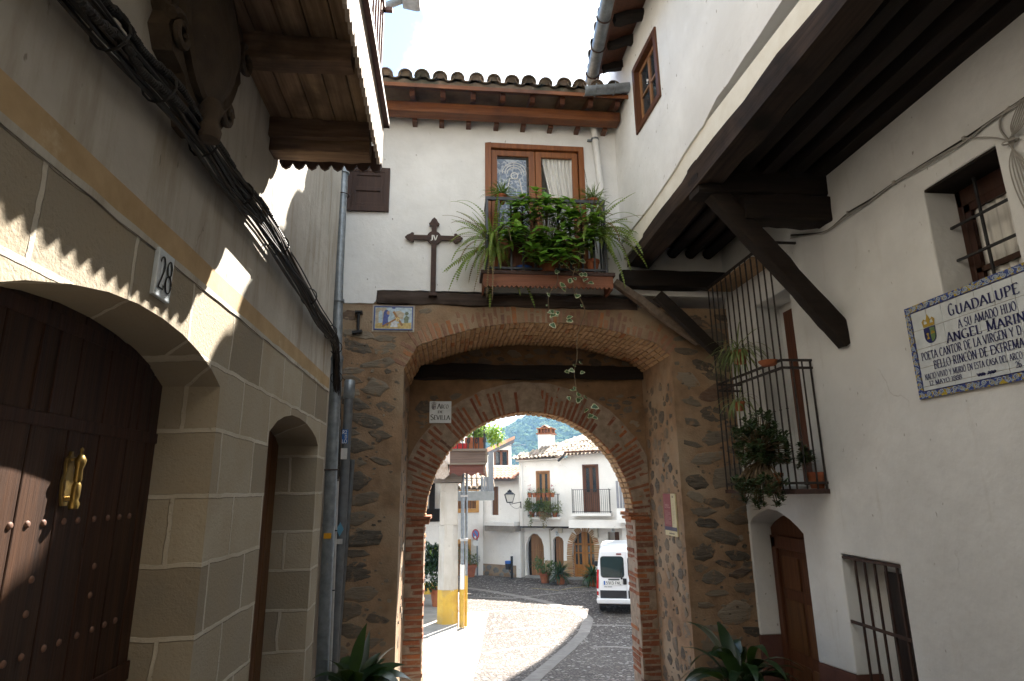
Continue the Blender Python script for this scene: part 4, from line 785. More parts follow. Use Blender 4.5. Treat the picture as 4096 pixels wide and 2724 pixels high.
def crest(par, cx, cz, s, fn, cols):
    q = [M() for _ in range(4)]
    sh_ = [(-.5, .5), (.5, .5), (.5, -.1)]+A_(0, -.1, .5, .5, 0, -180, 10)
    q[0].slab([(cx+x*s, cz+y*s) for x, y in sh_], [], lambda u, v, t_: fn(u, v, -.001-t_), .0008); q[1].slab([(cx+x*s*.88, cz+y*s*.88) for x, y in [(.02, .5), (.5, .5), (.5, -.1)]+A_(0, -.1, .5, .5, 0, -80, 8)], [], lambda u, v, t_: fn(u, v, -.0022-t_), .0008)
    q[3].slab([(cx+x*s, cz+y*s) for x, y in [(-.3, -.3), (-.2, -.1), (-.3, .1), (-.16, .14), (-.08, .08), (-.14, -.1), (-.06, -.3)]], [], lambda u, v, t_: fn(u, v, -.0034-t_), .0008); q[3].slab([(cx+x*s, cz+y*s) for x, y in [(.06, .0), (.2, .24), (.42, .1), (.42, 0)]], [], lambda u, v, t_: fn(u, v, -.0034-t_), .0008)
    crown = [(-.48, .56), (.48, .56), (.5, .72), (.56, .98), (.36, 1.14), (.2, 1.0), (.1, 1.2), (0, 1.42), (-.1, 1.2), (-.2, 1.0), (-.36, 1.14), (-.56, .98), (-.5, .72)]
    q[2].slab([(cx+x*s, cz+y*s) for x, y in crown], [[(cx+x*s, cz+y*s) for x, y in h] for h in ([(-.4, .76), (-.1, .76), (-.14, .92), (-.34, 1.02)], [(.1, .76), (.4, .76), (.34, 1.02), (.14, .92)])], lambda u, v, t_: fn(u, v, -.001-t_), .0008)
    for n_, mm, c in zip(('shield', 'shield_half', 'crown', 'charge'), q, cols): mm.build(n_, c, par)
grey = flat('grey_glaze', (.22, .22, .23), .3); crest(t, x0+W_*.2, z0+H_*.72, W_*.2, fz, [grey, flat('pale_grey_glaze', (.4, .4, .42), .3), grey, P['ink']])
# iron wall bracket
q0 = at(*K(14, 362, 1268), 1, GY-.06); q1 = at(*K(14, 355, 1425), 1, GY-.06)
t = thing('iron_anchor', 'dark iron wall anchor bar beside the tile picture', 'wall anchor', (q0.x, GY-.03, q1.z))
d = M(); d.tube([(q0.x, GY-.05, q0.z), (q1.x, GY-.05, q1.z+.02)], .018, 8); d.build('bar', P['iron'], t, smooth=True)
d = M(); d.obox((q0.x, GY-.04, q0.z), (.045, 0, 0), (0, .04, 0), (0, 0, .014)); d.build('end_plate', P['iron'], t, bevel=.004); d = M(); d.obox((q1.x-.01, GY-.04, q1.z), (.06, 0, .01), (0, .04, 0), (0, 0, .018)); d.build('end_plate', P['iron'], t, bevel=.004)
# hook hanging in the crown of the arch
q = at(*K(5, 1372, 1262), 1, GI+.05); t = M(); t.tube([(q.x, GI+.05, q.z+.1), (q.x, GI+.05, q.z+.03)]+[(q.x+.02-.025*math.cos(a_), GI+.05, q.z+.01-.03*math.sin(a_)) for a_ in (0, .7, 1.4, 2.1, 2.8)], .006, 6)
tag(t.build('iron_hook', P['iron'], loc=(q.x, GI+.05, q.z)), 'small black iron hook under the crown of the brick arch', 'hook')
# information panel on the right reveal
c_ = [at(*K(19, x, y), 0, 2.92-.02) for x, y in ((230, 860), (360, 862), (410, 1402), (260, 1378))]
iy0 = min(c.y for c in c_); iy1 = max(c.y for c in c_); iz0 = (c_[2].z+c_[3].z)/2; iz1 = (c_[0].z+c_[1].z)/2
t = thing('info_panel', 'maroon and cream information panel on the stone reveal right of the arch', 'information panel', (2.9, (iy0+iy1)/2, iz0))
fp = lambda u, v, t_: V((2.90+t_, iy1-u, v)); PW, PH = iy1-iy0, iz1-iz0
d = M(); d.slab(rect(0, PW, iz0, iz1), [], fp, .018); d.build('panel', flat('cream_panel', (.62, .55, .33), .35), t)
d = M(); d.slab(rect(.002, PW*.64, iz0+PH*.21, iz1), [], lambda u, v, t_: fp(u, v, t_-.003), .002); d.build('maroon_field', flat('maroon', (.25, .05, .06), .35), t)
d = M(); d.slab(rect(.002, PW-.002, iz0+PH*.12, iz0+PH*.21), [], lambda u, v, t_: fp(u, v, t_-.003), .002); d.build('navy_band', flat('navy', (.05, .04, .09), .35), t)
d = M(); fq = lambda u, v, t_: fp(u, v, -.005)
text(d, 'EL', PW*.12, iz0+PH*.76, PH*.035, fq, serif=False); text(d, 'ARCO', PW*.12, iz0+PH*.705, PH*.04, fq, serif=False, w=PW*.34); text(d, 'DE SEVILLA', PW*.12, iz0+PH*.655, PH*.035, fq, serif=False, w=PW*.46)
for i in range(12): d.face(rect(PW*.1, PW*(.58 if i % 4 != 3 else .4), iz0+PH*(.27+i*.028), iz0+PH*(.276+i*.028)), fq)
d.build('lettering', flat('pink_print', (.55, .35, .32), .4), t, recalc=False, weld=False)
d = M()
for i in range(14): d.face(rect(PW*.72, PW*.92, iz0+PH*(.3+i*.035), iz0+PH*(.304+i*.035)), fq)
d.face(rect(PW*.35, PW*.8, iz0+PH*.04, iz0+PH*.07), fq); d.face(rect(PW*.78, PW*.88, iz0+PH*.9, iz0+PH*.95), fq); d.build('small_print', flat('brown_print', (.2, .17, .12), .4), t, recalc=False, weld=False)
# ------------------------------------------------------------------ RIGHT HOUSE (lower wall x=3.75, upper jetty wall near x=2.35)
RX = 3.75
rh = thing('jettied_house', 'white house with a black timbered jetty over the lane, barred windows and caged balcony', 'house', (RX, 4, -.6))
FU = lambda u, v, t: V((2.33+.04*(7.5-u)+t, u, v))
def U(i, x, y): p = atp(*K(i, x, y), (2.33, 7.5, 0), (1, .04, 0)); return (p.y, p.z)
def Rr(i, x, y, X=RX): p = at(*K(i, x, y), 0, X); return (p.y, p.z)
dtop = [Rr(9, *q) for q in [(965, 530), (930, 488), (880, 440), (800, 385), (740, 372), (690, 395), (650, 428), (622, 462)]]
dn0, dn1 = dtop[0][0], min(7.46, dtop[-1][0])
dtop = [(min(y, 7.46), z) for y, z in dtop]
cy0 = Rr(8, 868, 400)[0]; cy1 = Rr(8, 650, 500)[0]; cz1 = 3.75
lw = (4.925, 5.71, -.6, .95); uw = (3.35, 4.0, 2.93, 3.875)
dz0 = Rr(9, 1070, 1340); dz1 = Rr(9, 1310, 1422); dsl = (dz0[1]-dz1[1])/(dz0[0]-dz1[0])
dad = lambda y: dz0[1]+dsl*(y-dz0[0]) if y < dz0[0] else dz0[1]
holes = [rect(cy0, cy1, 1.6, cz1), rect(*uw)]
wallp = [(-9, dad(0)), (lw[0], dad(lw[0])), (lw[0], lw[3]), (lw[1], lw[3]+.008), (lw[1], dad(lw[1])), (dn0, dad(dn0))]+dtop+[(dn1, dad(9)), (7.52, dad(9)), (7.52, 4.9), (-9, 4.9)]
m = M(); m.slab(wallp, holes, FR(RX), .33); m.build('lower_wall', P['plaster_r'], rh, bevel=.012)
m = M()
for a_, b_ in ((-9, lw[0]), (lw[1], dn0), (dn1, 7.52)): m.slab([(a_, -2), (b_, -2), (b_, dad(b_)-.001), (a_, dad(a_)-.001)], [], FR(RX-.006), .33)
dado_m = mat('maroon_dado', (.145, .065, .05), (.10, .045, .035), .85, 5)
m.build('dado', dado_m, rh)
m = M(); m.box(RX+.33, 9, -9, 7.45, -2, 4.9); m.build('house_body', P['dark'], rh)
m = M(); m.box(RX+.32, RX+.325, 4.6, 6.0, -1, 1.2); m.box(RX+.325, RX+.329, 5.6, 7.5, -2, 1.6); m.box(RX+.325, RX+.329, 5.7, 7.4, 1.5, 4.0); m.build('recess_back', P['plaster_r'], rh)
# lower right door
dl = M(); lp = [(dn0-.05, -2), (dn0-.05, 1.0)]+[(y, z-.05) for y, z in dtop]+[(7.47, -2)]
dl.slab(lp, [], FR(RX+.27), .04); dl = dl.build('panel_door', wood('brown_door', (.12, .052, .024), (.06, .026, .014), 2, .5), rh)
d = M(); y0, y1 = dn0+.03, dn1-.03
for q in [(y0, y0+.1, -1.6, 1.0), (y1-.1, y1, -1.6, 1.0), (y0, y1, .86, 1.0)]: d.box(RX+.235, RX+.27, *q)
d.build('frame', P['wood_brown'], dl, bevel=.008)
d = M()
for j, (a_, b_) in enumerate([(.42, .78), (-.25, .3), (-.95, -.37)]):
    for k in (0, 1): u = y0+.17+k*(y1-y0-.28)/2; d.box(RX+.255, RX+.272, u, u+(y1-y0-.4)/2, a_, b_)
d.build('panel', wood('brown_panel', (.15, .07, .03), (.08, .035, .017), 2, .5), dl, bevel=.012)
# lower barred window
t = M(); t.box(RX+.2, RX+.24, lw[0]-.05, lw[0]+.49, -1, .83); wl = t.build('barred_window', wood('black_brown_shutter', (.03, .016, .012), (.015, .009, .007), 2, .6), rh, bevel=.006)
d = M(); d.box(RX+.26, RX+.30, lw[0]-.1, lw[1]+.1, -1.2, 1.1); d.build('blind', P['plaster_r'], wl)
d = M(); gx = RX+.03
for i, x in enumerate([1270, 1330, 1393, 1462, 1535]): y = Rr(9, x, 690+i*12)[0]; d.box(gx-.009, gx+.009, y-.009, y+.009, -.9, lw[3]-.03)
d.box(gx-.02, gx+.012, lw[0]-.02, lw[1]+.02, lw[3]-.035, lw[3]-.01); zb = Rr(9, 1265, 1072)[1]; d.box(gx-.02, gx-.006, lw[0]-.04, lw[1]+.03, zb-.028, zb+.0); d.build('grille', P['rust'], wl, bevel=.002)
# upper window at the right edge
t = M(); X = RX+.27
for q in [(uw[0]-.1, uw[0]+.06, 2.9, 3.9), (uw[1]-.05, uw[1]+.02, 2.9, 3.9), (uw[0], uw[1], 3.72, 3.9), (uw[0], uw[1], 2.88, 2.98)]: t.box(X, X+.05, *q)
wu = t.build('small_window', wood('dark_window_wood', (.05, .021, .013), (.028, .013, .009), 2, .45), rh, bevel=.006)
d = M(); a_, b_ = uw[0]+.06, uw[1]-.05
for q in [(a_, a_+.05, 2.98, 3.72), (b_-.05, b_, 2.98, 3.72), (a_, b_, 3.16, 3.2), (a_, b_, 3.66, 3.72)]: d.box(X+.005, X+.04, *q)
d.build('sash', wood('dark_sash_wood', (.06, .025, .015), (.034, .015, .010), 2, .45), wu, bevel=.005)
d = M(); d.box(X+.02, X+.024, a_, b_, 2.98, 3.72); d.build('pane', P['glass'], wu)
d = M(); n = 50; vs = []
for j in range(2):
    for i in range(n+1): f = i/n; vs.append((X+.042+.012*math.sin(f*44), a_-.02+(b_-a_+.04)*f, 3.72-.78*j))
d.add(vs, [(i, i+1, n+2+i, n+1+i) for i in range(n)]); d.build('curtain', P['curtain'], wu, smooth=True, recalc=False)
d = M()
for z in (3.55, 3.28, 3.03): d.box(RX+.17, RX+.188, uw[0]-.05, uw[1]+.05, z-.01, z+.01)
for y in (3.50, 3.74): d.box(RX+.188, RX+.205, y-.009, y+.009, 2.9, 3.9)
d.build('grille', P['iron'], wu, bevel=.002)
d = M(); d.box(RX+.01, RX+.33, uw[0], uw[1], uw[3]-.02, uw[3]-.001); d.build('lintel', P['wood_black'], wu)
# jetty: upper wall with ragged lower edge, strip, beams
lip = [U(7, *q) for q in [(830, 0), (760, 105), (690, 215), (640, 290), (600, 345), (545, 430), (490, 520), (420, 610), (380, 690), (330, 790), (300, 830), (210, 965), (150, 1070), (0, 1290)]]
b3 = atp(1015/3.015/SS+2280/SS, 260/3.015/SS, (2.33, 7.5, 0), (1, .04, 0))
bw = [U(18, 1015, 262), U(18, 758, 955), U(18, 1112, 1060), U(4, 2115, 940)]
by0, by1, bz0, bz1 = (bw[0][0]+bw[2][0])/2, (bw[1][0]+bw[3][0])/2, (bw[2][1]+bw[3][1])/2, (bw[0][1]+bw[1][1])/2
dl_ = [(-9, lip[0][1]), (1.5, lip[0][1]+.0), (lip[0][0]-.6, lip[0][1])]+lip+[(7.58, lip[-1][1]-.01)]
m = M(); m.slab(dl_+[(7.58, 7.75), (-9, 7.75)], [rect(by0+.02, by1-.02, bz0+.02, bz1-.02)], FU, .3); m.build('upper_wall', P['plaster'], rh)
m = M(); m.slab([(-9, 4.66), (7.48, 4.63), (7.48, 5.02), (-9, 5.1)], [], lambda u, v, t: FU(u, v, t+.02), .2); m.build('jetty_strip', mat('cream_strip', (.74, .72, .65), (.66, .63, .55), .9, 5), rh)
m = M(); m.box(2.75, 9, -9, 7.55, 5.0, 7.7); m.box(2.55, RX+.4, -9, 7.45, 4.80, 4.86); m.build('jetty_floor', P['wood_blacky'], rh)
m = M(); m.timber((2.54, -9, 4.62), (2.375+.135, 7.4, 4.575), .26, .2, 31, 60, .022); m.build('bressummer', wood('old_black_beam', (.052, .034, .024), (.014, .010, .008), 1, .85, (.008, .006, .005)), rh, smooth=True)
for i, (x, wd) in enumerate([(2.86, .15), (3.14, .16), (3.42, .15), (3.68, .17)]):
    m = M(); m.timber((x, -9, 4.72), (x, 5.2, 4.70), wd, .17, 40+i, 40, .012); m.build('joist', P['wood_blacky'], rh, smooth=True)
for i, x in enumerate([2.78, 3.02, 3.27, 3.52]):
    m = M(); m.tube([(x, 5.25+j*.27+.0, 4.70+.015*noise.noise(V((j, i, 0)))) for j in range(9)], .075, 10); m.build('joist', P['wood_blacky'], rh, smooth=True)
q0 = at(*K(7, 300, 1215), 1, 5.12); q1 = at(*K(7, 1110, 1145), 1, 5.12)
m = M(); m.timber((2.40, 5.22, 4.57), (3.9, 5.22, 4.57), .24, .34, 50, 14, .014); m.build('cross_beam', P['wood_black'], rh, smooth=True)
m = M(); m.timber((2.86, 5.22, 4.27), (3.9, 5.22, 4.26), .25, .26, 51, 12, .018); m.build('corbel', P['wood_black'], rh, smooth=True)
s0 = at(*K(7, 425, 1285), 1, 5.2); s1 = at(*K(8, 1180, 690), 1, 5.2)
m = M(); m.timber((s0.x-.03, 5.2, s0.z+.12), (RX+.05, 5.2, s1.z-.06), .15, .19, 52, 14, .012, rd=.2); m.build('brace', P['wood_black'], rh, smooth=True)
m = M(); a_ = at(1440, 640, 1, 7.36); m.timber((a_.x-.05, 7.38, a_.z-.02), (RX+.1, 7.38, a_.z-.02), .2, .22, 53, 14, .012); m.build('cross_beam', P['wood_black'], rh, smooth=True)
a_ = at(*K(5, 1950, 385), 1, 7.28); b_ = at(*K(8, 305, 735), 1, 7.28)
m = M(); m.timber(a_, b_, .10, .10, 54, 10, .008); m.build('brace', mat('grey_brown_pole', (.16, .12, .09), (.09, .065, .045), .85, 6, st=(3, 3, 3)), rh, smooth=True)
a_ = at(*K(8, 45, 440), 1, 7.12); b_ = at(*K(8, 420, 800), 1, 7.12)
m = M(); m.timber(a_, b_, .11, .12, 55, 10, .008); m.build('brace', P['wood_black'], rh, smooth=True)
# brown window in the upper wall
t = M(); fw = .07; ym = (by0+by1)/2
for q in [(by0, by0+fw, bz0, bz1), (by1-fw, by1, bz0, bz1), (by0+fw, by1-fw, bz1-fw, bz1), (by0+fw, by1-fw, bz0, bz0+fw)]:
    t.slab(rect(*q), [], lambda u, v, t_: FU(u, v, t_-.025), .1)
bw_ = t.build('brown_window', P['wood_brown'], rh, bevel=.006)
d = M(); a_, b_, e, f = by0+fw, by1-fw, bz0+fw, bz1-fw; zm = (e+f)/2
for q in [(a_, a_+.045, e, f), (b_-.045, b_, e, f), (a_, b_, f-.05, f), (a_, b_, e, e+.05), (ym-.03, ym+.03, e, f), (a_, b_, zm-.014, zm+.014)]: d.slab(rect(*q), [], lambda u, v, t_: FU(u, v, t_+.045), .04)
d.build('sash', wood('tan_sash', (.28, .14, .06), (.19, .09, .04), 2, .45), bw_, bevel=.005)
d = M(); d.slab(rect(a_, b_, e, f), [], lambda u, v, t_: FU(u, v, t_+.062), .004); d.build('pane', P['glass_d'], bw_)
d = M(); d.slab(rect(by0, by1, bz0, bz1), [], lambda u, v, t_: FU(u, v, t_+.25), .01); d.build('room_backing', P['dark'], bw_)  # black sheet behind the pane in place of the room's shade
# eave with tiles and the long gutter
g0 = at(*K(18, 285, 930), 1, 7.1); g1 = at(*K(18, 475, 20), 1, 5.85); gd = (g1-g0).normalized()
m = M(); m.slab([(-9, 0), (7.6, 0), (7.6, .62), (-9, .62)], [], lambda u, v, t: V((0, 0, 0)), 0) if 0 else None
GE = g0+gd*-.05; GF = g0+gd*6.5
up_ = V((.9, 0, .42)).normalized()
m = M()
def strip(m, a, b, off0, off1, th):
    a, b, o0, o1 = V(a), V(b), V(off0), V(off1); t_ = V((0, 0, th)); m.add([a+o0, b+o0, b+o1, a+o1, a+o0+t_, b+o0+t_, b+o1+t_, a+o1+t_], [(0, 1, 2, 3), (4, 7, 6, 5), (0, 4, 5, 1), (1, 5, 6, 2), (2, 6, 7, 3), (3, 7, 4, 0)])
strip(m, GE, GF, (.02, 0, .06), (5.5, 0, 2.3), .05); m.build('roof_deck', P['wood_brown'], rh)
m = M(); strip(m, GE, GF, (.06, 0, .0), (.09, 0, .02), .10); m.build('eave_board', P['wood_brown'], rh)
for i in range(7):
    p = g0+gd*(.1+i*.42); m = M(); m.timber(p+V((.12, 0, .05)), p+V((.62, 0, .2)), .09, .10, 70+i, 6, .025); m.build('rafter', P['wood_black'], rh, smooth=True)
rs_ = V((.92, 0, .39)).normalized(); m = M()
tile_roof(m, GE+V((-.04, 0, .13)), gd, rs_, 5.5, 1.4, .235, .098, .42, rg=rnd); m.build('roof_tiles', P['tile'], rh, smooth=True)
t = thing('long_gutter', 'long galvanised half round gutter under the tiled eave of the jettied house', 'gutter', tuple(g0))
d = M(); halfpipe(d, g0-gd*.12+V((-.02, 0, .03)), GF+V((-.02, 0, .03)), .085); d.build('trough', P['zinc'], t, smooth=True)
for i in range(4):
    p = g0+gd*(.04+i*.48)+V((-.02, 0, .03)); s_ = gd.cross(V((0, 0, 1))).normalized(); d = M(); d.tube([p+s_*.093*math.cos(R_(a2))+V((0, 0, .093*math.sin(R_(a2)))) for a2 in range(170, 371, 20)], .009, 5); d.build('bracket', P['rust'], t)
# caged balcony
C0, C1, CF, CB, CT = Rr(9, 1130, 262)[0], 7.28, 3.42, 1.56, 4.17
cg = M(); cg.box(CF-.03, RX, C0-.02, C1, CB-.045, CB); cg = cg.build('caged_balcony', P['wood_shutter'], rh, bevel=.005)
d = M()
for z in (CB+.06, 2.78, 2.86, CT): d.box(CF-.012, CF+.012, C0, C1, z-.012, z+.012); d.box(CF, RX, C0-.01, C0+.014, z-.012, z+.012); d.box(CF, RX, C1-.014, C1+.01, z-.012, z+.012)
n = 13
for i in range(n):
    y = C0+(C1-C0)*i/(n-1); d.tube([(CF, y, CB), (CF, y, CT)], .0095, 6)
    for z in (1.85, 2.35): d.lathe((CF, y, z), [(.009, 0), (.016, .008), (.009, .018)], 6)
for k in (.11, .22): d.tube([(CF+k, C0, CB), (CF+k, C0, 2.86)], .0095, 6)
d.tube([(RX-.02, C0, CB), (RX-.02, C0, 2.86)], .011, 6); d.build('bars', mat('worn_iron', (.05, .045, .045), (.03, .024, .022), .55, 20, .3, 60, .002, metal=.3, spots=((.25, .12, .06), 26, .64, .06)), cg, smooth=True)
d = M(); d.box(CF, RX, 6.1, C1, CT-.05, CT-.03); d.build('board', mat('tan_board', (.33, .22, .12), (.25, .16, .09), .8, 5, st=(4, 1, 4)), cg)
d = M(); d.box(RX+.2, RX+.24, cy0, cy0+.5, 1.6, 3.6); d.build('balcony_door', P['wood_brown'], rh, bevel=.005)
# plaque
PY, PZ0, PZ1, PY1 = 4.383, 2.248, 2.996, 2.95
t = thing('tile_plaque', 'blue and white tiled memorial plaque reading GUADALUPE A SU AMADO HIJO on the right wall', 'plaque', (RX, 3.7, PZ0))
fp2 = lambda u, v, t_: V((RX-.02+t_, PY-u, v)); BWD = .058; L = PY-PY1
d = M(); tw = .15
ys = [0+BWD+tw*i for i in range(-1, 12)]; zs = [PZ1-BWD-tw*i for i in range(6)]
u = BWD
while u < L-BWD:
    z = PZ1-BWD
    while z > PZ0+BWD+.01:
        z2 = max(z-tw, PZ0+BWD); u2 = min(u+tw, L-BWD); d.slab(rect(u+.0015, u2-.0015, z2+.0015, z-.0015), [], lambda a, b, c: fp2(a, b, c+rnd.uniform(0, .001)), .018); z = z2
    u += tw
d.build('tiles', P['white_tile'], t, bevel=.0015)
d = M(); d.slab(rect(0, L, PZ0, PZ1), [], lambda a, b, c: fp2(a, b, c+.004), .02); d.build('grout', mat('grout', (.30, .24, .16), None, .9), t)
mb, nt, bb = mk('border_glaze'); v_ = coords(nt)
wv = N(nt, 'ShaderNodeTexNoise', Vector=v_, Scale=34, Detail=2).outputs[0]; w2 = N(nt, 'ShaderNodeTexNoise', Vector=coords(nt, loc=(4, 2, 1)), Scale=42, Detail=2).outputs[0]
cc = mixc(nt, ramp(nt, wv, [(.46, (0, 0, 0)), (.5, (1, 1, 1))]), (.42, .33, .05), (.05, .08, .27)); cc = mixc(nt, ramp(nt, w2, [(.56, (0, 0, 0)), (.6, (1, 1, 1))]), cc, (.25, .35, .50)); nt.links.new(cc, bb.inputs['Base Color']); bb.inputs['Roughness'].default_value = .25
d = M(); d.slab(rect(0, L, PZ0, PZ1), [rect(BWD, L-BWD, PZ0+BWD, PZ1-BWD)], lambda a, b, c: fp2(a, b, c-.002), .01); d.build('border', mb, t)
d = M(); fq = lambda u, v, t_: fp2(u, v, -.0035)
def scroll(u, v, s, fl, hor):
    P_ = []
    for i in range(26): a2 = i*.36; r = s*(1-i/30); P_.append((r*math.cos(a2), fl*r*math.sin(a2)))
    P_ = [(-s*1.5, fl*-.9*s)]+P_[::1]
    for i in range(len(P_)-1):
        (x0, y0), (x1, y1) = P_[i], P_[i+1]; dx, dy = x1-x0, y1-y0; l = math.hypot(dx, dy) or 1; ox, oy = -dy/l*.0035, dx/l*.0035
        q = [(x0+ox, y0+oy), (x1+ox, y1+oy), (x1-ox, y1-oy), (x0-ox, y0-oy)]; q = q if hor else [(b, a) for a, b in q]
        d.add([fq(u+a, v+b, 0) for a, b in q], [(0, 1, 2, 3)])
k = 0; u = .04
while u < L: scroll(u, PZ1-BWD/2, .021, 1 if k % 2 else -1, True); scroll(u, PZ0+BWD/2, .021, 1 if k % 2 else -1, True); u += .062; k += 1
z = PZ0+.1
while z < PZ1-.06: scroll(BWD/2, z, .021, 1 if k % 2 else -1, False); z += .062; k += 1
d.build('scrollwork', flat('pale_blue_glaze', (.42, .50, .62), .25), t, recalc=False, weld=False)
d = M()
for a_, b_, c_, e_ in [(BWD, L-BWD, PZ1-BWD, PZ1-BWD+.008), (BWD, L-BWD, PZ0+BWD-.008, PZ0+BWD), (BWD-.008, BWD, PZ0+BWD-.008, PZ1-BWD+.008)]: d.face(rect(a_, b_, c_, e_), lambda u, v, t_: fp2(u, v, -.004))
d.build('ink_line', P['ink'], t, recalc=False)
d = M()
def tl(s, a, b, h, **k):
    p, q = at(*K(16, *a), 0, RX-.02), at(*K(16, *b), 0, RX-.02); text(d, s, PY-p.y, (p.z+q.z)/2, h, fq, w=p.y-q.y, thin=.07, **k)
tl('G', (502, 668), (556, 650), .088); tl('UADALUPE', (572, 645), (1215, 440), .072)
tl('A SU AMADO HIJO', (598, 790), (1185, 605), .062); tl('A', (485, 942), (545, 925), .078); tl('NGEL', (552, 920), (835, 840), .066); tl('M', (890, 825), (985, 800), .078); tl('ARIN', (995, 798), (1280, 715), .066)
tl('POETA CANTOR DE LA VIRGEN Y D', (228, 1115), (1240, 860), .062); tl('BELLO RINC\u00d3N DE EXTREMA', (352, 1195), (1270, 985), .062); tl('NACI\u00d3-VIVI\u00d3 Y MURI\u00d3 EN ESTA CASA DEL ARCO', (262, 1312), (1250, 1100), .046)
tl('12 MAYO 1888', (305, 1368), (635, 1310), .036); tl('26', (1180, 1192), (1238, 1182), .042)
d.build('lettering', P['ink'], t, recalc=False)
q = at(*K(16, 880, 1245), 0, RX-.02); d = M()
for sg in (-1, 1):
    for i in range(3): scroll(PY-q.y+sg*(.02+.022*i), q.z, .011, sg, True)
d.build('flourish', P['ink'], t, recalc=False, weld=False)
q = at(*K(16, 308, 845), 0, RX-.02); crest(t, PY-q.y, q.z-.005, .115, lambda u, v, c: fp2(u, v, c-.001), [P['ink'], flat('green_glaze', (.14, .22, .10), .3), flat('gold_glaze', (.42, .30, .06), .3), flat('gold_charge', (.38, .27, .05), .3)])
# cables on the right wall
t = thing('wall_cables', 'thin whitewashed cables running along the right wall above the small window', 'cables', (RX, 4.5, 4.1))
cp = [Rr(7, *q, RX-.02) for q in [(880, 1475), (1000, 1468), (1110, 1445), (1240, 1335), (1380, 1250), (1530, 1145), (1750, 1005), (1970, 868), (2150, 745), (2346, 612), (2600, 440)]]
for j in range(3):
    d = M(); d.tube(smoothpts([(RX-.012-.006*j, y, z-.012*j*(1+.6*math.sin(i*1.9+j))) for i, (y, z) in enumerate(cp)], 4), .0065 if j else .009, 6); d.build('cable', P['cable_w'] if j else P['cable'], t, smooth=True)
kx, kz = Rr(17, 870, 425, RX-.03)
for j in range(7):
    a0 = Rr(17, 955+j*16, 90, RX-.02); a1 = Rr(17, 885+j*20, 300, RX-.02); b1 = Rr(17, 880+j*26, 620, RX-.02); b2 = Rr(17, 950+j*30, 900, RX-.02)
    d = M(); d.tube(smoothpts([(RX-.03, *a0), (RX-.035-.004*j, *a1), (RX-.03-.005*(j % 3), kx+.006*(j-4), kz), (RX-.04, *b1), (RX-.02, *b2), (RX-.02, b2[0]-.1, b2[1]-.3)], 6), .0045, 6); d.build('cable', P['cable_w'], t, smooth=True)
d = M(); d.tube(smoothpts([(RX-.02, *Rr(7, 1970, 868)), (RX-.02, *Rr(17, 700, 392)), (RX-.025, *Rr(17, 800, 400)), (RX-.04, kx, kz)], 5), .006, 6); d.build('cable', P['cable_w'], t, smooth=True)
d = M(); d.tube(smoothpts([(RX-.02, *Rr(17, 880, 150)), (RX-.02, *Rr(17, 815, 230)), (RX-.02, *Rr(17, 810, 330)), (RX-.04, kx, kz)], 5), .008, 6); d.build('cable', P['cable_w'], t, smooth=True)
d = M(); d.tube([(RX-.035+.035*math.cos(a2), kx+.05*math.sin(a2), kz+.006*math.sin(a2)) for a2 in [i*.524 for i in range(13)]], .006, 5)
for y, z in (cp[5], cp[7], cp[3]): d.box(RX-.03, RX, y-.01, y+.01, z-.015, z+.015)
d.build('clip', P['cable_w'], t)
# ------------------------------------------------------------------ GROUND, HILLS
def cobblem():
    m, nt, b = mk('pebble_paving'); v = coords(nt); nd = N(nt, 'ShaderNodeTexNoise', Vector=v, Scale=9, Detail=2)
    vv = N(nt, 'ShaderNodeVectorMath', p_operation='MULTIPLY_ADD', i0=nd.outputs[1], i1=(.035, .035, 0), i2=v).outputs[0]
    vo = N(nt, 'ShaderNodeTexVoronoi', Vector=vv, Scale=13); vd = N(nt, 'ShaderNodeTexVoronoi', Vector=vv, Scale=13, p_feature='DISTANCE_TO_EDGE').outputs[0]
    c = ramp(nt, N(nt, 'ShaderNodeSeparateColor', Color=vo.outputs[1]).outputs[0], [(0, (.085, .071, .063)), (.4, (.13, .11, .098)), (.75, (.175, .148, .132)), (.92, (.32, .295, .27)), (1, (.42, .39, .36))])
    c = mixc(nt, ramp(nt, vd, [(.05, (0, 0, 0)), (.17, (1, 1, 1))]), (.035, .028, .024), c)
    n1 = N(nt, 'ShaderNodeTexNoise', Vector=v, Scale=.5, Detail=6).outputs[0]; c = mixc(nt, ramp(nt, n1, [(.4, (0, 0, 0)), (.7, (.25,)*3)]), c, (.17, .145, .125)); nt.links.new(c, b.inputs['Base Color'])
    b.inputs['Roughness'].default_value = .8; b.inputs['Specular IOR Level'].default_value = .25
    nt.links.new(N(nt, 'ShaderNodeBump', Strength=.8, Distance=.02, Height=ramp(nt, vd, [(0, (0, 0, 0)), (.3, (1, 1, 1))])).outputs[0], b.inputs['Normal']); return m
P['cobble'] = cobblem()
xs = [-700, -300, -120, -60, -30]+[-20+i*2 for i in range(21)]+[30, 60, 120, 300, 700]
ys = [-60, -30, -15]+[-10+i*.5 for i in range(80)]+[32, 36, 40, 50, 70, 100, 130, 160, 200, 300, 900]
m = M(); nx = len(xs); m.add([(x, y, gz(y)-(max(0, y-40)*.16 if y < 130 else 14.4)) for y in ys for x in xs], [(j*nx+i, j*nx+i+1, (j+1)*nx+i+1, (j+1)*nx+i) for j in range(len(ys)-1) for i in range(nx-1)])
m.build('ground', P['cobble'], kind='structure', smooth=True)
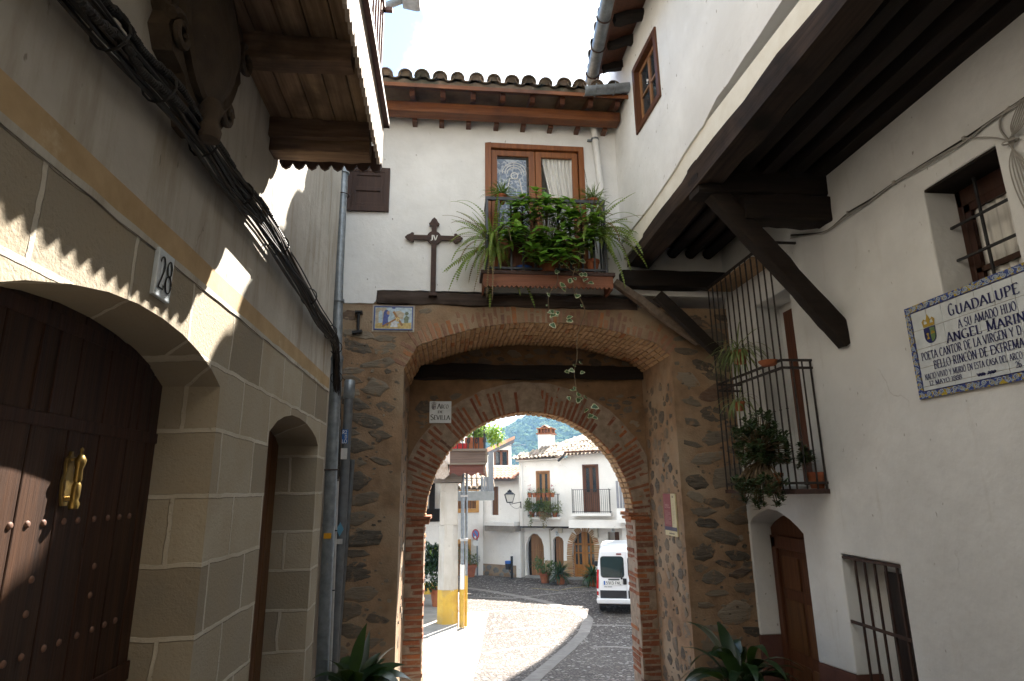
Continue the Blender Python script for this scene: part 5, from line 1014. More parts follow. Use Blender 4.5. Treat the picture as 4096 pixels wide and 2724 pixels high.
def hz(x, y):
    prof = [(-400, 20), (-60, 34), (0, 33), (28, 37), (68, 46), (100, 42), (150, 36), (260, 50), (600, 40)]
    for (a, ha), (b_, hb) in zip(prof[:-1], prof[1:]):
        if a <= x <= b_: t = (x-a)/(b_-a); t = t*t*(3-2*t); H = ha+(hb-ha)*t; break
    else: H = 20
    t = max(0, min(1, (y-150)/270)); t2 = t*t*(3-2*t); back = max(0, (y-430)/200)
    return -17+(H+17)*t2-20*back*back+6*noise.noise(V((x*.012, y*.012, 3)))+2.5*noise.noise(V((x*.04, y*.04, 1)))
xs = [-400+i*20 for i in range(51)]; ys = [140+i*14 for i in range(34)]; nx = len(xs)
m = M(); m.add([(x, y, hz(x, y)) for y in ys for x in xs], [(j*nx+i, j*nx+i+1, (j+1)*nx+i+1, (j+1)*nx+i) for j in range(len(ys)-1) for i in range(nx-1)])
m.build('hills', mat('hill_scrub', (.045, .065, .025), (.02, .032, .015), .95, .05, 0, 1), kind='structure', smooth=True)
rg = random.Random(11); m = M(); bmI = bmesh.new(); bmesh.ops.create_icosphere(bmI, subdivisions=2, radius=1); iv = [v.co.copy() for v in bmI.verts]; iF = [tuple(v.index for v in f.verts) for f in bmI.faces]; bmI.free()
for _ in range(3600):
    y = 170+290*rg.random()**.8; x = y*rg.uniform(.03, .34); z = hz(x, y); s_ = rg.uniform(1.6, 3.6); sd_ = rg.random()*99
    m.add([V((x, y, z+s_*.7))+V((p.x*s_, p.y*s_, p.z*s_*.95))*(1+.5*noise.noise(p*1.7+V((sd_, 0, 0)))+.25*noise.noise(p*4+V((sd_, 3, 0)))) for p in iv], iF)
fm, nt, b = mk('forest_crown'); g = N(nt, 'ShaderNodeNewGeometry').outputs['Random Per Island']
c = ramp(nt, g, [(0, (.022, .05, .02)), (.4, (.05, .085, .028)), (.75, (.075, .115, .035)), (1, (.14, .17, .06))]); n_ = N(nt, 'ShaderNodeTexNoise', Vector=coords(nt), Scale=1.5, Detail=5).outputs[0]
nt.links.new(mixc(nt, ramp(nt, n_, [(.4, (0, 0, 0)), (.65, (1, 1, 1))]), tuple((.03, .06, .02)), c), b.inputs['Base Color']); b.inputs['Roughness'].default_value = 1; b.inputs['Specular IOR Level'].default_value = .05
nt.links.new(N(nt, 'ShaderNodeBump', Strength=1, Distance=.6, Height=n_).outputs[0], b.inputs['Normal'])
tag(m.build('forest', fm, weld=False, recalc=False), 'wooded green hillside far beyond the roofs', 'forest', kind='stuff')
# paving: pale slab band, pavement, yellow marks
P['granite'] = mat('granite_slab', (.23, .21, .19), (.17, .15, .135), .85, 5, .3, 60, .004, isl=.12)
P['concrete'] = mat('pale_concrete', (.30, .285, .265), (.22, .207, .19), .9, 3, .3, 50, .004, spots=((.3, .27, .23), 2.5, .62, .15))
def gband(m, pts, wd, dz=.006, slab=.9, mi=0):
    pts = [V((p.x, p.y, 0)) for p in pts]; L = []; 
    for a, b in zip(pts[:-1], pts[1:]):
        n = max(1, int((b-a).length/slab))
        for k in range(n): L.append((a.lerp(b, k/n), a.lerp(b, (k+1)/n)))
    for a, b in L:
        d = (b-a).normalized(); s_ = V((-d.y, d.x, 0))*wd/2; a2 = a+d*.006; b2 = b-d*.006; w2 = 1+rnd.uniform(-.04, .04)
        vs = [(q.x, q.y, gz(q.y)+dz) for q in (a2+s_*w2, b2+s_*w2, b2-s_*w2, a2-s_*w2)]; m.add(vs+[(x, y, z-.03) for x, y, z in vs], [(0, 1, 2, 3), (0, 4, 5, 1), (1, 5, 6, 2), (2, 6, 7, 3), (3, 7, 4, 0)], mi)
m = M(); gp = lambda *q: [gat(*K(6, *p)) for p in q]
gband(m, gp((960, 930), (1130, 955), (1300, 985), (1450, 1015), (1600, 1055), (1720, 1088), (1775, 1140), (1745, 1230), (1650, 1330), (1545, 1420), (1400, 1545), (1250, 1680)), .28)
for q in [((960, 990), (1270, 1000), (1600, 960), (1830, 945)), ((1780, 1180), (1950, 1182), (2110, 1186)), ((1790, 1330), (1950, 1325), (2120, 1340)), ((1090, 1370), (1280, 1335), (1560, 1310)), ((1150, 1225), (1380, 1200), (1600, 1195)), ((1100, 1090), (1330, 1075), (1600, 1075))]: gband(m, gp(*q), .13, .005)
m.build('paving_bands', P['granite'], kind='structure')
m = M(); pe = gp((890, 1243), (800, 1390), (690, 1545), (560, 1720)); pw = []
out = [V((-7, 22, 0)), V((.42, 22, 0))]+[V((p.x, p.y, 0)) for p in pe]+[V((-.75, 9.3, 0)), V((-7, 9.3, 0))]
rows = []
yv = sorted(set([22, 9.3]+[9.3+i*.8 for i in range(16)]))
def edgex(y):
    q = sorted(out[1:-1], key=lambda p: p.y)
    for a, b in zip(q[:-1], q[1:]):
        if a.y <= y <= b.y: return a.x+(b.x-a.x)*(y-a.y)/((b.y-a.y) or 1)
    return q[0].x
vs = []
for y in yv: z = gz(y)+.13; x = edgex(y); vs += [(-7, y, z), (x, y, z), (x, y, z-.3)]
m.add(vs, [(3*i+k, 3*i+k+1, 3*i+4+k, 3*i+3+k) for i in range(len(yv)-1) for k in (0, 1)]); m.build('pavement', P['concrete'], kind='structure')
m = M(); e1 = gp((1100, 1088), (1060, 1300), (990, 1560), (900, 1800)); vs = []; q = sorted(e1, key=lambda p: p.y)
for i in range(14):
    y = q[0].y+(q[-1].y-q[0].y)*i/13
    for a, b in zip(q[:-1], q[1:]):
        if a.y <= y <= b.y+1e-6: x = a.x+(b.x-a.x)*(y-a.y)/(b.y-a.y); break
    vs += [(edgex(y) if y < 21.9 else .5, y, gz(y)+.004), (x, y, gz(y)+.004)]
m.add(vs, [(2*i, 2*i+1, 2*i+3, 2*i+2) for i in range(13)]); m.build('path', P['concrete'], kind='structure')
ym_ = mat('worn_yellow', (.30, .235, .07), (.2, .165, .11), .8, 14, .2)
m = M(); gband(m, [gat(*K(13, *q)) for q in ((390, 1105), (560, 1118), (735, 1135))], .07, .004, 3); gband(m, [gat(*K(13, *q)) for q in ((770, 1125), (940, 1100), (1110, 1085))], .07, .004, 3); m.build('yellow_marking', ym_, kind='structure')
# ------------------------------------------------------------------ PLAZA: main house
ee = V((.904, -.428, 0)); nn = V((-.428, -.904, 0)); PG = V((3.7, 25.85, 0)); PU = PG+nn*.4
def pu(i, x, y, o=0): p = atp(*K(i, x, y), PU+nn*o, nn); return ((p-PU).dot(ee), p.z)
def pg(i, x, y, o=0): p = atp(*K(i, x, y), PG+nn*o, nn); return ((p-PG).dot(ee), p.z)
fu = lambda u, v, t: PU+ee*u-nn*t+V((0, 0, v)); fg = lambda u, v, t: PG+ee*u-nn*t+V((0, 0, v))
def pbox(m, fn, u0, u1, v0, v1, t0, t1, mi=0): return m.slab(rect(u0, u1, v0, v1), [], lambda u, v, t: fn(u, v, t+t0), t1-t0, mi)
mh = thing('plaza_house', 'white two storey house across the plaza with two balconies and arched wooden doors', 'house', PG+V((0, 0, -1.93)))
uL = pu(11, 430, 740)[0]; uR = uL+7.5; zE = pu(11, 430, 690)[1]; zE2 = pu(11, 1300, 585)[1]; zF = pu(13, 600, 330)[1]; uS = pu(11, 1090, 600)[0]
wl_ = pu(11, 668, 1300)[0], pu(11, 862, 1300)[0], pu(11, 760, 1450)[1], pu(11, 760, 828)[1]
wr_ = pu(11, 1310, 1300)[0], pu(11, 1535, 1300)[0], pu(11, 1430, 1397)[1], pu(11, 1420, 740)[1]
m = M(); m.slab([(uL, zF), (uR, zF), (uR, zE2+.1), (uS, zE2+.08), (uS, zE+.06), (uL, zE)], [rect(*wl_), rect(*wr_)], fu, .25); m.build('upper_wall', P['plaster_far'], mh)
m = M(); pbox(m, fu, uL, uR, zF-.06, zF+.02, .02, .8); m.build('jetty_floor', P['wood_black'], mh)
d1o = [pg(13, *q) for q in ((345, 995), (322, 700), (330, 560), (360, 470), (410, 420), (470, 430), (520, 490), (548, 580), (556, 800), (560, 985))]
d2o = [pg(13, *q) for q in ((665, 1010), (660, 640), (662, 500), (690, 462), (735, 455), (780, 480), (797, 520), (800, 1000))]
d3o = [pg(13, *q) for q in ((925, 1010), (905, 700), (915, 540), (960, 440), (1030, 395), (1100, 405), (1150, 470), (1178, 560), (1190, 800), (1195, 1000))]
zg = -1.98; fix = lambda P_: [(P_[0][0], zg)]+P_[1:-1]+[(P_[-1][0], zg)]
d1o, d2o, d3o = fix(d1o), fix(d2o), fix(d3o)
w4 = pg(13, 1358, 600)[0], pg(13, 1503, 600)[0], pg(13, 1430, 590)[1]-.6, pg(13, 1430, 400)[1]; w5 = pg(13, 1592, 600)[0], pg(13, 1592, 600)[0]+.75, w4[2], pg(13, 1600, 415)[1]
gw = [(uL+.05, -2.1), (d1o[0][0], -2.1)]+d1o+[(d1o[-1][0], -2.1), (d2o[0][0], -2.1)]+d2o+[(d2o[-1][0], -2.1), (d3o[0][0], -2.1)]+d3o+[(d3o[-1][0], -2.1), (uR, -2.1), (uR, zF), (uL+.05, zF)]
m = M(); m.slab(gw, [rect(*w4), rect(*w5)], fg, .4); m.build('ground_wall', P['plaster_far'], mh)
m = M(); m.add([fu(uL+.02, -2, .3), fu(uR, -2, .3), fu(uR, -2, 6), fu(uL+.02, -2, 6)]+[fu(uL+.02, zE, .3), fu(uR, zE, .3), fu(uR, zE, 6), fu(uL+.02, zE, 6)], [(0, 3, 7, 4), (1, 2, 6, 5), (3, 2, 6, 7), (4, 5, 6, 7)]); pbox(m, fg, uL+.1, uR, -2, zF, .45, .5); m.build('house_body', P['plaster_far'], mh)
pom = mat('pale_ochre', (.46, .33, .19), (.38, .27, .15), .9, 4)
for a_, b_ in ((d1o[-1][0]+.0, d2o[0][0]), (d2o[-1][0], d3o[0][0]-.0)): m = M(); pbox(m, fg, a_+.02, b_-.02, -2.1, pg(13, 700, 760)[1], -.004, .05); m.build('ochre_dado', pom, mh)
m = M(); pbox(m, fg, d1o[0][0]-.05, d3o[-1][0]+.1, -2.1, -1.85, -.18, .1); m.build('step', P['concrete'], mh)
def leafdoor(poly, off, name, mm, nplank, lab=None):
    d = M(); u0 = min(p[0] for p in poly); u1 = max(p[0] for p in poly); z1 = max(p[1] for p in poly)
    for i in range(nplank):
        a, b = u0+(u1-u0)*i/nplank, u0+(u1-u0)*(i+1)/nplank; pbox(d, fg, a+.006, b-.006, -2, z1, off, off+.04)
    for z in (-1.5, -.9, -.2): pbox(d, fg, u0, u1, z, z+.03, off-.008, off)
    return d.build(name, mm, mh)
leafdoor([(a+.18 if i < 4 else a, b) for i, (a, b) in enumerate(d1o)], .22, 'plank_door', P['wood_far'], 7); leafdoor([(a+.1, b) for a, b in d2o], .25, 'plank_door', P['wood_far'], 5)
# glazed arched door
u0, u1 = d3o[1][0], d3o[-2][0]; z1 = max(p[1] for p in d3o); um = (u0+u1)/2; zm = pg(13, 1050, 820)[1]
hon = wood('honey_wood', (.42, .19, .045), (.30, .12, .03), 2, .45, isl=.08)
d = M()
for k in (0, 1):
    a, b = (u0-.05, um-.005) if k == 0 else (um+.005, u1+.05)
    for q in [(a, a+.13, zg, z1+.1), (b-.1, b, zg, z1+.1), (a, b, zg, zg+.2), (a, b, zm-.12, zm), (a, b, (zm+z1)/2+.1, (zm+z1)/2+.17), (a, b, zm+.42, zm+.47), ((a+b)/2-.03, (a+b)/2+.03, zm, z1)]: pbox(d, fg, *q, .26, .31)
    pbox(d, fg, a, b, zg+.2, zm-.12, .285, .3)
gd_ = d.build('glazed_door', hon, mh); d = M(); pbox(d, fg, u0, u1, zm, z1, .285, .29); d.build('pane', P['glass_d'], gd_)
d = M(); pbox(d, fg, u0-.1, u1+.1, zg, z1+.1, .5, .52); pbox(d, fg, d1o[0][0], d2o[-1][0], -2, 0, .3, .32); d.build('hall_shade_sheet', P['dark'], mh)  # black sheets behind the doors, painted as the shade inside
# brick surround of the glazed door
ub0 = pg(13, 843, 700)[0]; so = [pg(13, *q) for q in ((925, 1000), (905, 700), (915, 540), (960, 440), (1030, 395), (1100, 405), (1150, 470), (1178, 560), (1190, 800))]
d = M(); pts = resample(so, 54); cxm = (pts[0][0]+pts[-1][0])/2
for i in range(54):
    a, b = V(pts[i]), V(pts[i+1]); c = (a+b)/2; t_ = (b-a).normalized(); n2 = V((-t_.y, t_.x)); n2 = n2 if (n2.x*(c.x-cxm)+n2.y*.6*(1 if c.y > 0 else 0)) > 0 or (n2.y > 0 and i in range(20, 36)) else -n2
    L = (b-a).length*.42; q = [c+t_*L, c-t_*L]; vs = []
    for tt in (-.02, .24):
        for p in (q[0], q[1], q[1]+n2*.22, q[0]+n2*.22): vs.append(fg(p.x, p.y, tt))
    d.add(vs, [(0, 1, 2, 3), (4, 7, 6, 5), (0, 4, 5, 1), (1, 5, 6, 2), (2, 6, 7, 3), (3, 7, 4, 0)])
d.build('brick_surround', P['brick_tan'], mh)
for w_ in (w4, w5):
    d = M(); pbox(d, fg, (w_[0]+w_[1])/2, w_[1]+.05, w_[2], w_[3], .3, .34); d.build('small_window', P['wood_brown'], mh)
# upper windows / doors
def fdoor(w_, nm, mm, lowpanel):
    a, b, v0, v1 = w_; f = .07; d = M()
    for q in [(a, a+f, v0, v1), (b-f, b, v0, v1), (a, b, v1-f, v1)]: pbox(d, fu, *q, -.01, .1)
    o = d.build(nm, mm, mh); c = (a+b)/2
    for (x0, x1) in ((a+f, c-.004), (c+.004, b-f)):
        d = M(); s_ = .06
        for q in [(x0, x0+s_, v0, v1-f), (x1-s_, x1, v0, v1-f), (x0, x1, v1-f-s_, v1-f), (x0, x1, lowpanel-.05, lowpanel+.04), (x0, x1, v0, v0+.12)]: pbox(d, fu, *q, .06, .1)
        pbox(d, fu, x0, x1, v0, lowpanel, .08, .1); d.build('leaf', mm, o)
        d = M(); pbox(d, fu, x0+s_, x1-s_, lowpanel+.04, v1-f-s_, .08, .085); d.build('pane', P['glass_d'], o)
    d = M(); pbox(d, fu, a, b, v0, v1, .3, .32); d.build('room_backing', P['curtain'], o)
fdoor(wl_, 'balcony_window', P['wood_far'], wl_[2]+.45); fdoor(wr_, 'balcony_door', P['wood_brown'], wr_[2]+.75)
def ironbalc(name, q0, q1, zfl, ztop, n, proj, slabh, mats):
    d = M(); pbox(d, fu, q0, q1, zfl-slabh, zfl, -proj, 0); o = d.build(name, mats, mh)
    d = M()
    for v in (zfl+.06, ztop): pbox(d, fu, q0+.03, q1-.03, v-.011, v+.011, -proj+.03, -proj+.05); pbox(d, fu, q0+.03, q0+.05, v-.011, v+.011, -proj+.03, 0); pbox(d, fu, q1-.05, q1-.03, v-.011, v+.011, -proj+.03, 0)
    for i in range(n+1): u = q0+.04+(q1-q0-.08)*i/n; d.tube([fu(u, zfl, -proj+.04), fu(u, ztop+(.05 if i in (0, n) else 0), -proj+.04)], .008, 5)
    for u in (q0+.04, q1-.04):
        for k in (.12, .24): d.tube([fu(u, zfl, -proj+k), fu(u, ztop, -proj+k)], .008, 5)
    d.build('railing', P['iron'], o); return o
B1 = (pu(11, 535, 1460, .4)[0], pu(11, 968, 1460, .4)[0], pu(11, 750, 1462, .4)[1], pu(11, 750, 1150, .4)[1]); B2 = (pu(11, 1143, 1410, .4)[0], pu(11, 1680, 1410, .4)[0], pu(11, 1400, 1410, .4)[1], pu(11, 1400, 1085, .4)[1])
ironbalc('left_balcony', *B1, 14, .4, .08, P['plaster_far']); ironbalc('right_balcony', *B2, 19, .4, .1, P['plaster_far'])
m = M(); pbox(m, fu, pu(11, 1130, 1540)[0], uR, zF-.04, pu(11, 1400, 1490)[1], -.28, .1); m.build('balcony_plinth', P['plaster_far'], mh)
# roof: tiles to a hip
eL = fu(uL-.15, zE+.05, -.35); upd = (-nn*math.cos(R_(24))+V((0, 0, math.sin(R_(24)))))
rgt = ee+V((0, 0, .02)); m = M(); rgt = (fu(uR, zE2+.12, -.35)-eL).normalized(); W = 7.9
for i in range(int(W/.16)):
    for j in range(15):
        b = eL+rgt*(.16*i)+upd*(.30*(j+1.1)); inb = (b-eL).dot(rgt); h_ = .30*j
        if h_ > inb*.72+.2 : continue
        jj = V((rnd.uniform(-.02, .02), rnd.uniform(-.02, .02), rnd.uniform(-.012, .02)))
        barrel(m, b+jj, -upd, rgt, .052, .066, .36, True, n=5); barrel(m, b+rgt*.08+V((0, 0, .04)), -upd, rgt, .066, .058, .36, False, n=4)
rf = m.build('tile_roof', P['tile_old'], mh, smooth=True)
m = M(); R0 = eL+rgt*4.6+upd*4.5; m.add([eL, eL+rgt*W, eL+rgt*W+upd*4.5, R0, eL-nn*6+V((0, 0, .0))], [(0, 1, 2, 3), (0, 3, 4)]); m.add([eL+rgt*W+upd*4.5, R0, eL-nn*9, eL+rgt*W-nn*9], [(0, 1, 2, 3)]); m.build('roof_deck', P['tile_old'], mh)
m = M(); m.tube([fu(uL-.1, zE-.02, -.12), fu(uS, zE+.03, -.12)], .035, 6); m.build('eave_moulding', P['plaster_far'], mh)
t = thing('plaza_gutter', 'rusty brown gutter with a short spout under the old tile roof across the plaza', 'gutter', fu(uS, zE2, -.3))
d = M(); halfpipe(d, fu(uS-.02, zE2+.06, -.34), fu(uR, zE2+.12, -.34), .07); d.build('trough', mat('rusty_gutter', (.16, .07, .035), (.08, .04, .025), .7, 8), t, smooth=True)
d = M(); s0 = fu(pu(11, 1060, 640)[0], pu(11, 1060, 635)[1], -.34); d.tube([fu(uS, zE2+.02, -.34), s0, fu(pu(11, 990, 700)[0], pu(11, 990, 700)[1], -.34)], .05, 8); d.build('spout', P['iron'], t, smooth=True)
# chimney
ch = PU-nn*1.0; c0 = atp(*K(11, 690, 560), ch, nn); c1 = atp(*K(11, 868, 325), ch, nn); cu0, cu1 = (c0-PU).dot(ee), (c1-PU).dot(ee); cw = cu1-cu0; z0, z1 = c0.z-.5, c1.z; zt = atp(*K(11, 770, 255), ch, nn).z; zp = atp(*K(11, 770, 200), ch, nn).z
t = thing('chimney_stack', 'white chimney with a small brick cap and tile hat on the plaza house roof', 'chimney', fu((cu0+cu1)/2, z0, 1.2))
d = M(); pbox(d, fu, cu0, cu1, z0, z1, 1.0, 1.0+cw); d.build('shaft', P['plaster_far'], t, bevel=.02)
d = M(); pbox(d, fu, cu0-.06, cu1+.06, z1, z1+.05, .94, 1.06+cw); pbox(d, fu, cu0-.05, cu1+.05, zt, zt+.04, .95, 1.05+cw)
for i in range(5): u = cu0+.03+(cw-.06)*i/4; pbox(d, fu, u-.03, u+.03, z1+.05, zt, 1.0, 1.06); pbox(d, fu, u-.03, u+.03, z1+.05, zt, .94+cw, 1.0+cw)
for i in range(4): a = .1+(cw-.1)*i/3; pbox(d, fu, cu0, cu0+.06, z1+.05, zt, .97+a, 1.02+a); pbox(d, fu, cu1-.06, cu1, z1+.05, zt, .97+a, 1.02+a)
pbox(d, fu, cu0+.1, cu1-.1, z1+.05, zt, 1.1, .9+cw); d.build('brick_cap', P['brick'], t)
d = M(); cm = (cu0+cu1)/2; d.slab([(cu0+.08, zt+.04), (cm, zp), (cu1-.08, zt+.04), (cu1-.12, zt+.04), (cm, zp-.05), (cu0+.12, zt+.04)], [], lambda u, v, t_: fu(u, v, 1.0+t_), cw); d.build('tile_hat', P['tile_red'], t)
# pipes, meter boxes, house numbers, cables on the main house
t = thing('corner_downpipe', 'thin cream downpipe on the left corner of the plaza house', 'drainpipe', fu(uL+.06, -.3, -.05)); d = M(); d.tube([fu(uL+.04, zE-.1, -.05), fu(uL+.12, zE-.15, -.05), fu(uL+.14, zF, -.05)], .03, 8); d.build('pipe', P['plaster_far'], t, smooth=True)
t = thing('wall_pipe', 'grey wall pipe between the plank doors of the plaza house', 'pipe', fg(pg(13, 645, 900)[0], -1.9, -.04)); u = pg(13, 640, 700)[0]; d = M(); d.tube([fg(u+.12, pg(13, 660, 345)[1], -.05), fg(u-.02, pg(13, 640, 370)[1], -.05), fg(u, -.5, -.05), fg(u+.02, -1.9, -.05)], .03, 8); d.build('pipe', mat('pale_pipe', (.5, .46, .38), None, .7), t, smooth=True)
for i, (q0, q1, lab) in enumerate([((735, 338), (786, 413), 'beige meter box above the narrow plank door of the plaza house'), ((1180, 340), (1238, 470), 'tall beige meter box right of the brick arched door')]):
    a, b = pg(13, *q0), pg(13, *q1); t = thing('meter_box', lab, 'meter box', fg(a[0], b[1], -.15), 'meter boxes'); d = M(); pbox(d, fg, a[0], b[0], b[1], a[1], -.16, 0); d.build('case', mat('beige_box', (.55, .5, .4), None, .6), t, bevel=.015)
    d = M(); pbox(d, fg, a[0]+.03, b[0]-.03, b[1]+.03, a[1]-.03, -.168, -.16); d.build('lid', mat('beige_lid', (.6, .55, .45), None, .5), t, bevel=.004)
d = M(); d.tube([fg(pg(13, *q)[0], pg(13, *q)[1], -.03) for q in ((640, 380), (690, 345), (900, 355), (1000, 345), (1150, 328), (1300, 335), (1460, 325), (1640, 322))], .018, 6); tag(d.build('facade_cable', P['cable_b'], loc=fg(0, -.2, 0), smooth=True), 'dark cable looping along the plaza house under the upper floor', 'cable')
for i, (q, tx, lab) in enumerate([((720, 420), '2', 'small number plate beneath the meter box on the plaza house'), ((1420, 372), '11', 'small number plate above the little window at the right of the plaza house')]):
    a = pg(13, *q); t = thing('number_plate', lab, 'house number', fg(a[0], a[1], -.01), 'number plates'); d = M(); pbox(d, fg, a[0]-.07, a[0]+.07, a[1]-.1, a[1]+.1, -.02, 0); d.build('plate', P['white_tile'], t); d = M(); text(d, tx, a[0]-.045, a[1]-.06, .12, lambda u, v, t_: fg(u, v, -.023), w=.08 if len(tx) > 1 else .06); d.build('digits', P['black'], t, recalc=False)
# neighbour at the right edge
nh = thing('slatted_balcony_house', 'white house at the right with a grey slatted balcony, cut off by the arch', 'house', fu(pu(11, 1850, 1400)[0], -1.9, -.5))
a = pu(11, 1785, 1000)[0]; m = M(); pbox(m, fu, a+.05, a+3, -2, pu(11, 1800, 700)[1]+1.2, -.08, .2); m.build('wall', P['plaster_far'], nh)
m = M(); pbox(m, fu, a, a+2.5, pu(11, 1800, 1560)[1]+.1, pu(11, 1800, 1335)[1], -.75, -.1); nb_ = m.build('balcony', P['plaster_far'], nh)
d = M()
for i in range(14): pbox(d, fu, a+.02+i*.12, a+.11+i*.12, pu(11, 1800, 1330)[1], pu(11, 1800, 970)[1], -.75, -.72)
d.build('slats', mat('grey_slat', (.26, .26, .28), (.2, .2, .22), .6, 3, isl=.1), nb_)
# tall house out of sight on the right: throws the long shade over the plaza
S1, S2 = gat(*K(6, 1650, 1270)), gat(*K(6, 1340, 1485)); HH = 15.0; sh = V((SUN.x, SUN.y, 0))*(HH/SUN.z)
q1, q2 = S1+sh, S2+sh; dd = (q1-q2); q1 = q2+dd*1.6; q2 = q2-dd*.7
th_ = thing('unseen_tall_house', 'unseen tall white house right of the plaza, placed and sized to throw its shade', 'house', (q2.x, q2.y, -1.93))
m = M(); m.slab([(q2.x, q2.y), (q2.x+6, q2.y-.3), (q1.x+6, q1.y), (q1.x, q1.y)], [], lambda u, v, t_: V((u, v, -2.0+t_)), HH); m.build('wall', P['plaster_far'], th_)
m = M(); m.slab([(q2.x-.1, q2.y-.1), (q2.x+6.2, q2.y-.4), (q1.x+6.2, q1.y+.2), (q1.x-.1, q1.y+.1)], [], lambda u, v, t_: V((u, v, 13.0+t_)), .12); m.build('roof', P['tile_red'], th_)
# ------------------------------------------------------------------ house left of the main one (wall with dado, lantern wall, red tile lean-to)
p1 = PU+ee*uL; A0 = V((1.0, 27.6, 0)); B0 = V((p1.x+.02, p1.y+.25, 0)); el = (B0-A0); LL = el.length; el.normalize(); nl = V((el.y, -el.x, 0)); nl = nl if nl.y < 0 else -nl
fl_ = lambda u, v, t: A0+el*u-nl*t+V((0, 0, v))
def pl_(i, x, y, o=0): p = atp(*K(i, x, y), A0+nl*o, nl); return ((p-A0).dot(el), p.z)
ch_ = thing('corner_house', 'white house with red tile lean-to roof and rubble stone plinth left of the plaza house', 'house', A0+V((0, 0, -1.93)))
zr = pl_(10, 1400, 1095)[1]; wz = pl_(10, 1260, 1480)[1]-.35, pl_(10, 1260, 1170)[1]; wu_ = pl_(10, 1212, 1300)[0], pl_(10, 1312, 1300)[0]
zd = pl_(12, 1030, 805)[1]
m = M(); m.slab([(-2.2, -2.1), (LL, -2.1), (LL, zr+.2), (-2.2, zr+.2)], [rect(wu_[0], wu_[1], wz[0], wz[1])], fl_, .3); m.build('wall', P['plaster_far'], ch_)
m = M(); pbox(m, fl_, wu_[0]-.05, wu_[1]+.05, wz[0]-.05, wz[1]+.05, .12, .16)
m.build('window', P['wood_far'], ch_); d = M()
for i in range(4): u = wu_[0]+(wu_[1]-wu_[0])*(i+.5)/4; pbox(d, fl_, u-.012, u+.012, wz[0], wz[1], .05, .07)
d.build('grille', P['wood_brown'], ch_)
m = M(); k0 = pl_(6, 1068, 475, .5); k1 = pl_(6, 1335, 520, .5); pbox(m, fl_, k0[0], LL+.02, k1[1]+.03, k1[1]+.18, -.5, .05); m.build('ledge', P['plaster_far'], ch_); m = M(); pbox(m, fl_, k0[0]+.02, LL+.02, k1[1]-.2, k1[1]+.029, -.46, .05); m.build('ledge_soffit', mat('grey_brown_concrete', (.27, .24, .2), (.2, .175, .145), .9, 5), ch_)
m = M(); pbox(m, fl_, -.2, LL-.2, -2.1, zd, -.03, .1); m.build('plinth', P['mortar'], ch_); m = M(); stones(m, lambda u, v: 0 < u < LL-.25 and -1.95 < v < zd-.03, 0, LL-.2, -1.95, zd, lambda u, v, t: fl_(u, v, t-.03), 46, .07, .17, .8, seed=20); m.build('plinth_stones', mat('grey_plinth_stone', (.25, .25, .23), (.15, .15, .14), .9, 6, isl=.35), ch_)
rl = fl_(-.3, zr+.12, -.35); upl = (-nl*math.cos(R_(20))+V((0, 0, math.sin(R_(20))))); m = M()
for i in range(int((LL+.3)/.2)):
    for j in range(5):
        b = rl+el*(.2*i)+upl*(.32*(j+1.1)); barrel(m, b, -upl, el, .07, .085, .38, True, n=5); barrel(m, b+el*.1+V((0, 0, .045)), -upl, el, .085, .075, .38, False, n=4)
m.build('tile_roof', P['tile_red'], ch_, smooth=True)
m = M(); m.add([rl+V((0, 0, -.02)), rl+el*(LL+.3), rl+el*(LL+.3)+upl*1.75, rl+upl*1.75], [(0, 1, 2, 3)]); m.add([rl+V((0, 0, -.1)), rl+el*(LL+.3)+V((0, 0, -.1)), rl+el*(LL+.3)-nl*.5+V((0, 0, -.1)), rl-nl*.5+V((0, 0, -.1))], [(0, 1, 2, 3)]); m.build('eave_deck', P['wood_orange'], ch_)
# tower-like white house with brown window behind
tp = V((2.0, 33, 0)); tq = lambda x, y: at(*K(10, x, y), 1, 33.0)
th2 = thing('upper_house', 'white upper house with red sloping roof and wide brown window behind the lean-to', 'house', (2.6, 33, 1))
a, b = tq(1000, 900).x, tq(1510, 500).x; z0 = tq(1300, 1000).z-2; zl, zr2 = tq(1210, 530).z, tq(1520, 470).z
ww = (tq(1245, 700).x, tq(1470, 700).x, tq(1300, 845).z, tq(1300, 612).z)
m = M(); m.slab([(a, z0), (b, z0), (b, zr2), (a, zl-.4)], [rect(*ww)], FX(33), .3); m.box(a, b-.05, 33.3, 37, z0, zl-.4); m.build('wall', P['plaster_far'], th2)
m = M(); z_a = tq(1200, 500).z; z_b = tq(1555, 420).z; m.slab([(a, z_a-.75), (tq(1555, 420).x, z_b-.1), (tq(1555, 420).x, z_b+.06), (a, z_a-.5)], [], lambda u, v, t: V((u, 32.7+t, v)), 4.5); m.build('roof', P['tile_red'], th2)
m = M(); m.slab([(a, z_a-.9), (tq(1550, 420).x, z_b-.3), (tq(1550, 420).x, z_b-.1), (a, z_a-.75)], [], lambda u, v, t: V((u, 32.75+t, v)), 4.3); m.build('eave', mat('grey_eave', (.12, .12, .13), None, .7), th2)
d = M(); f = .09
for q in [(ww[0], ww[0]+f, ww[2], ww[3]), (ww[1]-f, ww[1], ww[2], ww[3]), (ww[0], ww[1], ww[3]-f, ww[3]), ((ww[0]+ww[1])/2-f*.7, (ww[0]+ww[1])/2+f*.7, ww[2], ww[3])]: d.box(q[0], q[1], 33.02, 33.12, q[2], q[3])
wo = d.build('window', P['wood_brown'], th2); d = M(); d.box(ww[0], ww[1], 33.1, 33.11, ww[2], ww[3]); d.build('pane', P['glass_d'], wo); d = M(); d.box(ww[0], ww[1], 33.25, 33.28, ww[2], ww[3]); d.build('room_backing', P['dark'], wo)  # last box: black sheet painted as the unlit room
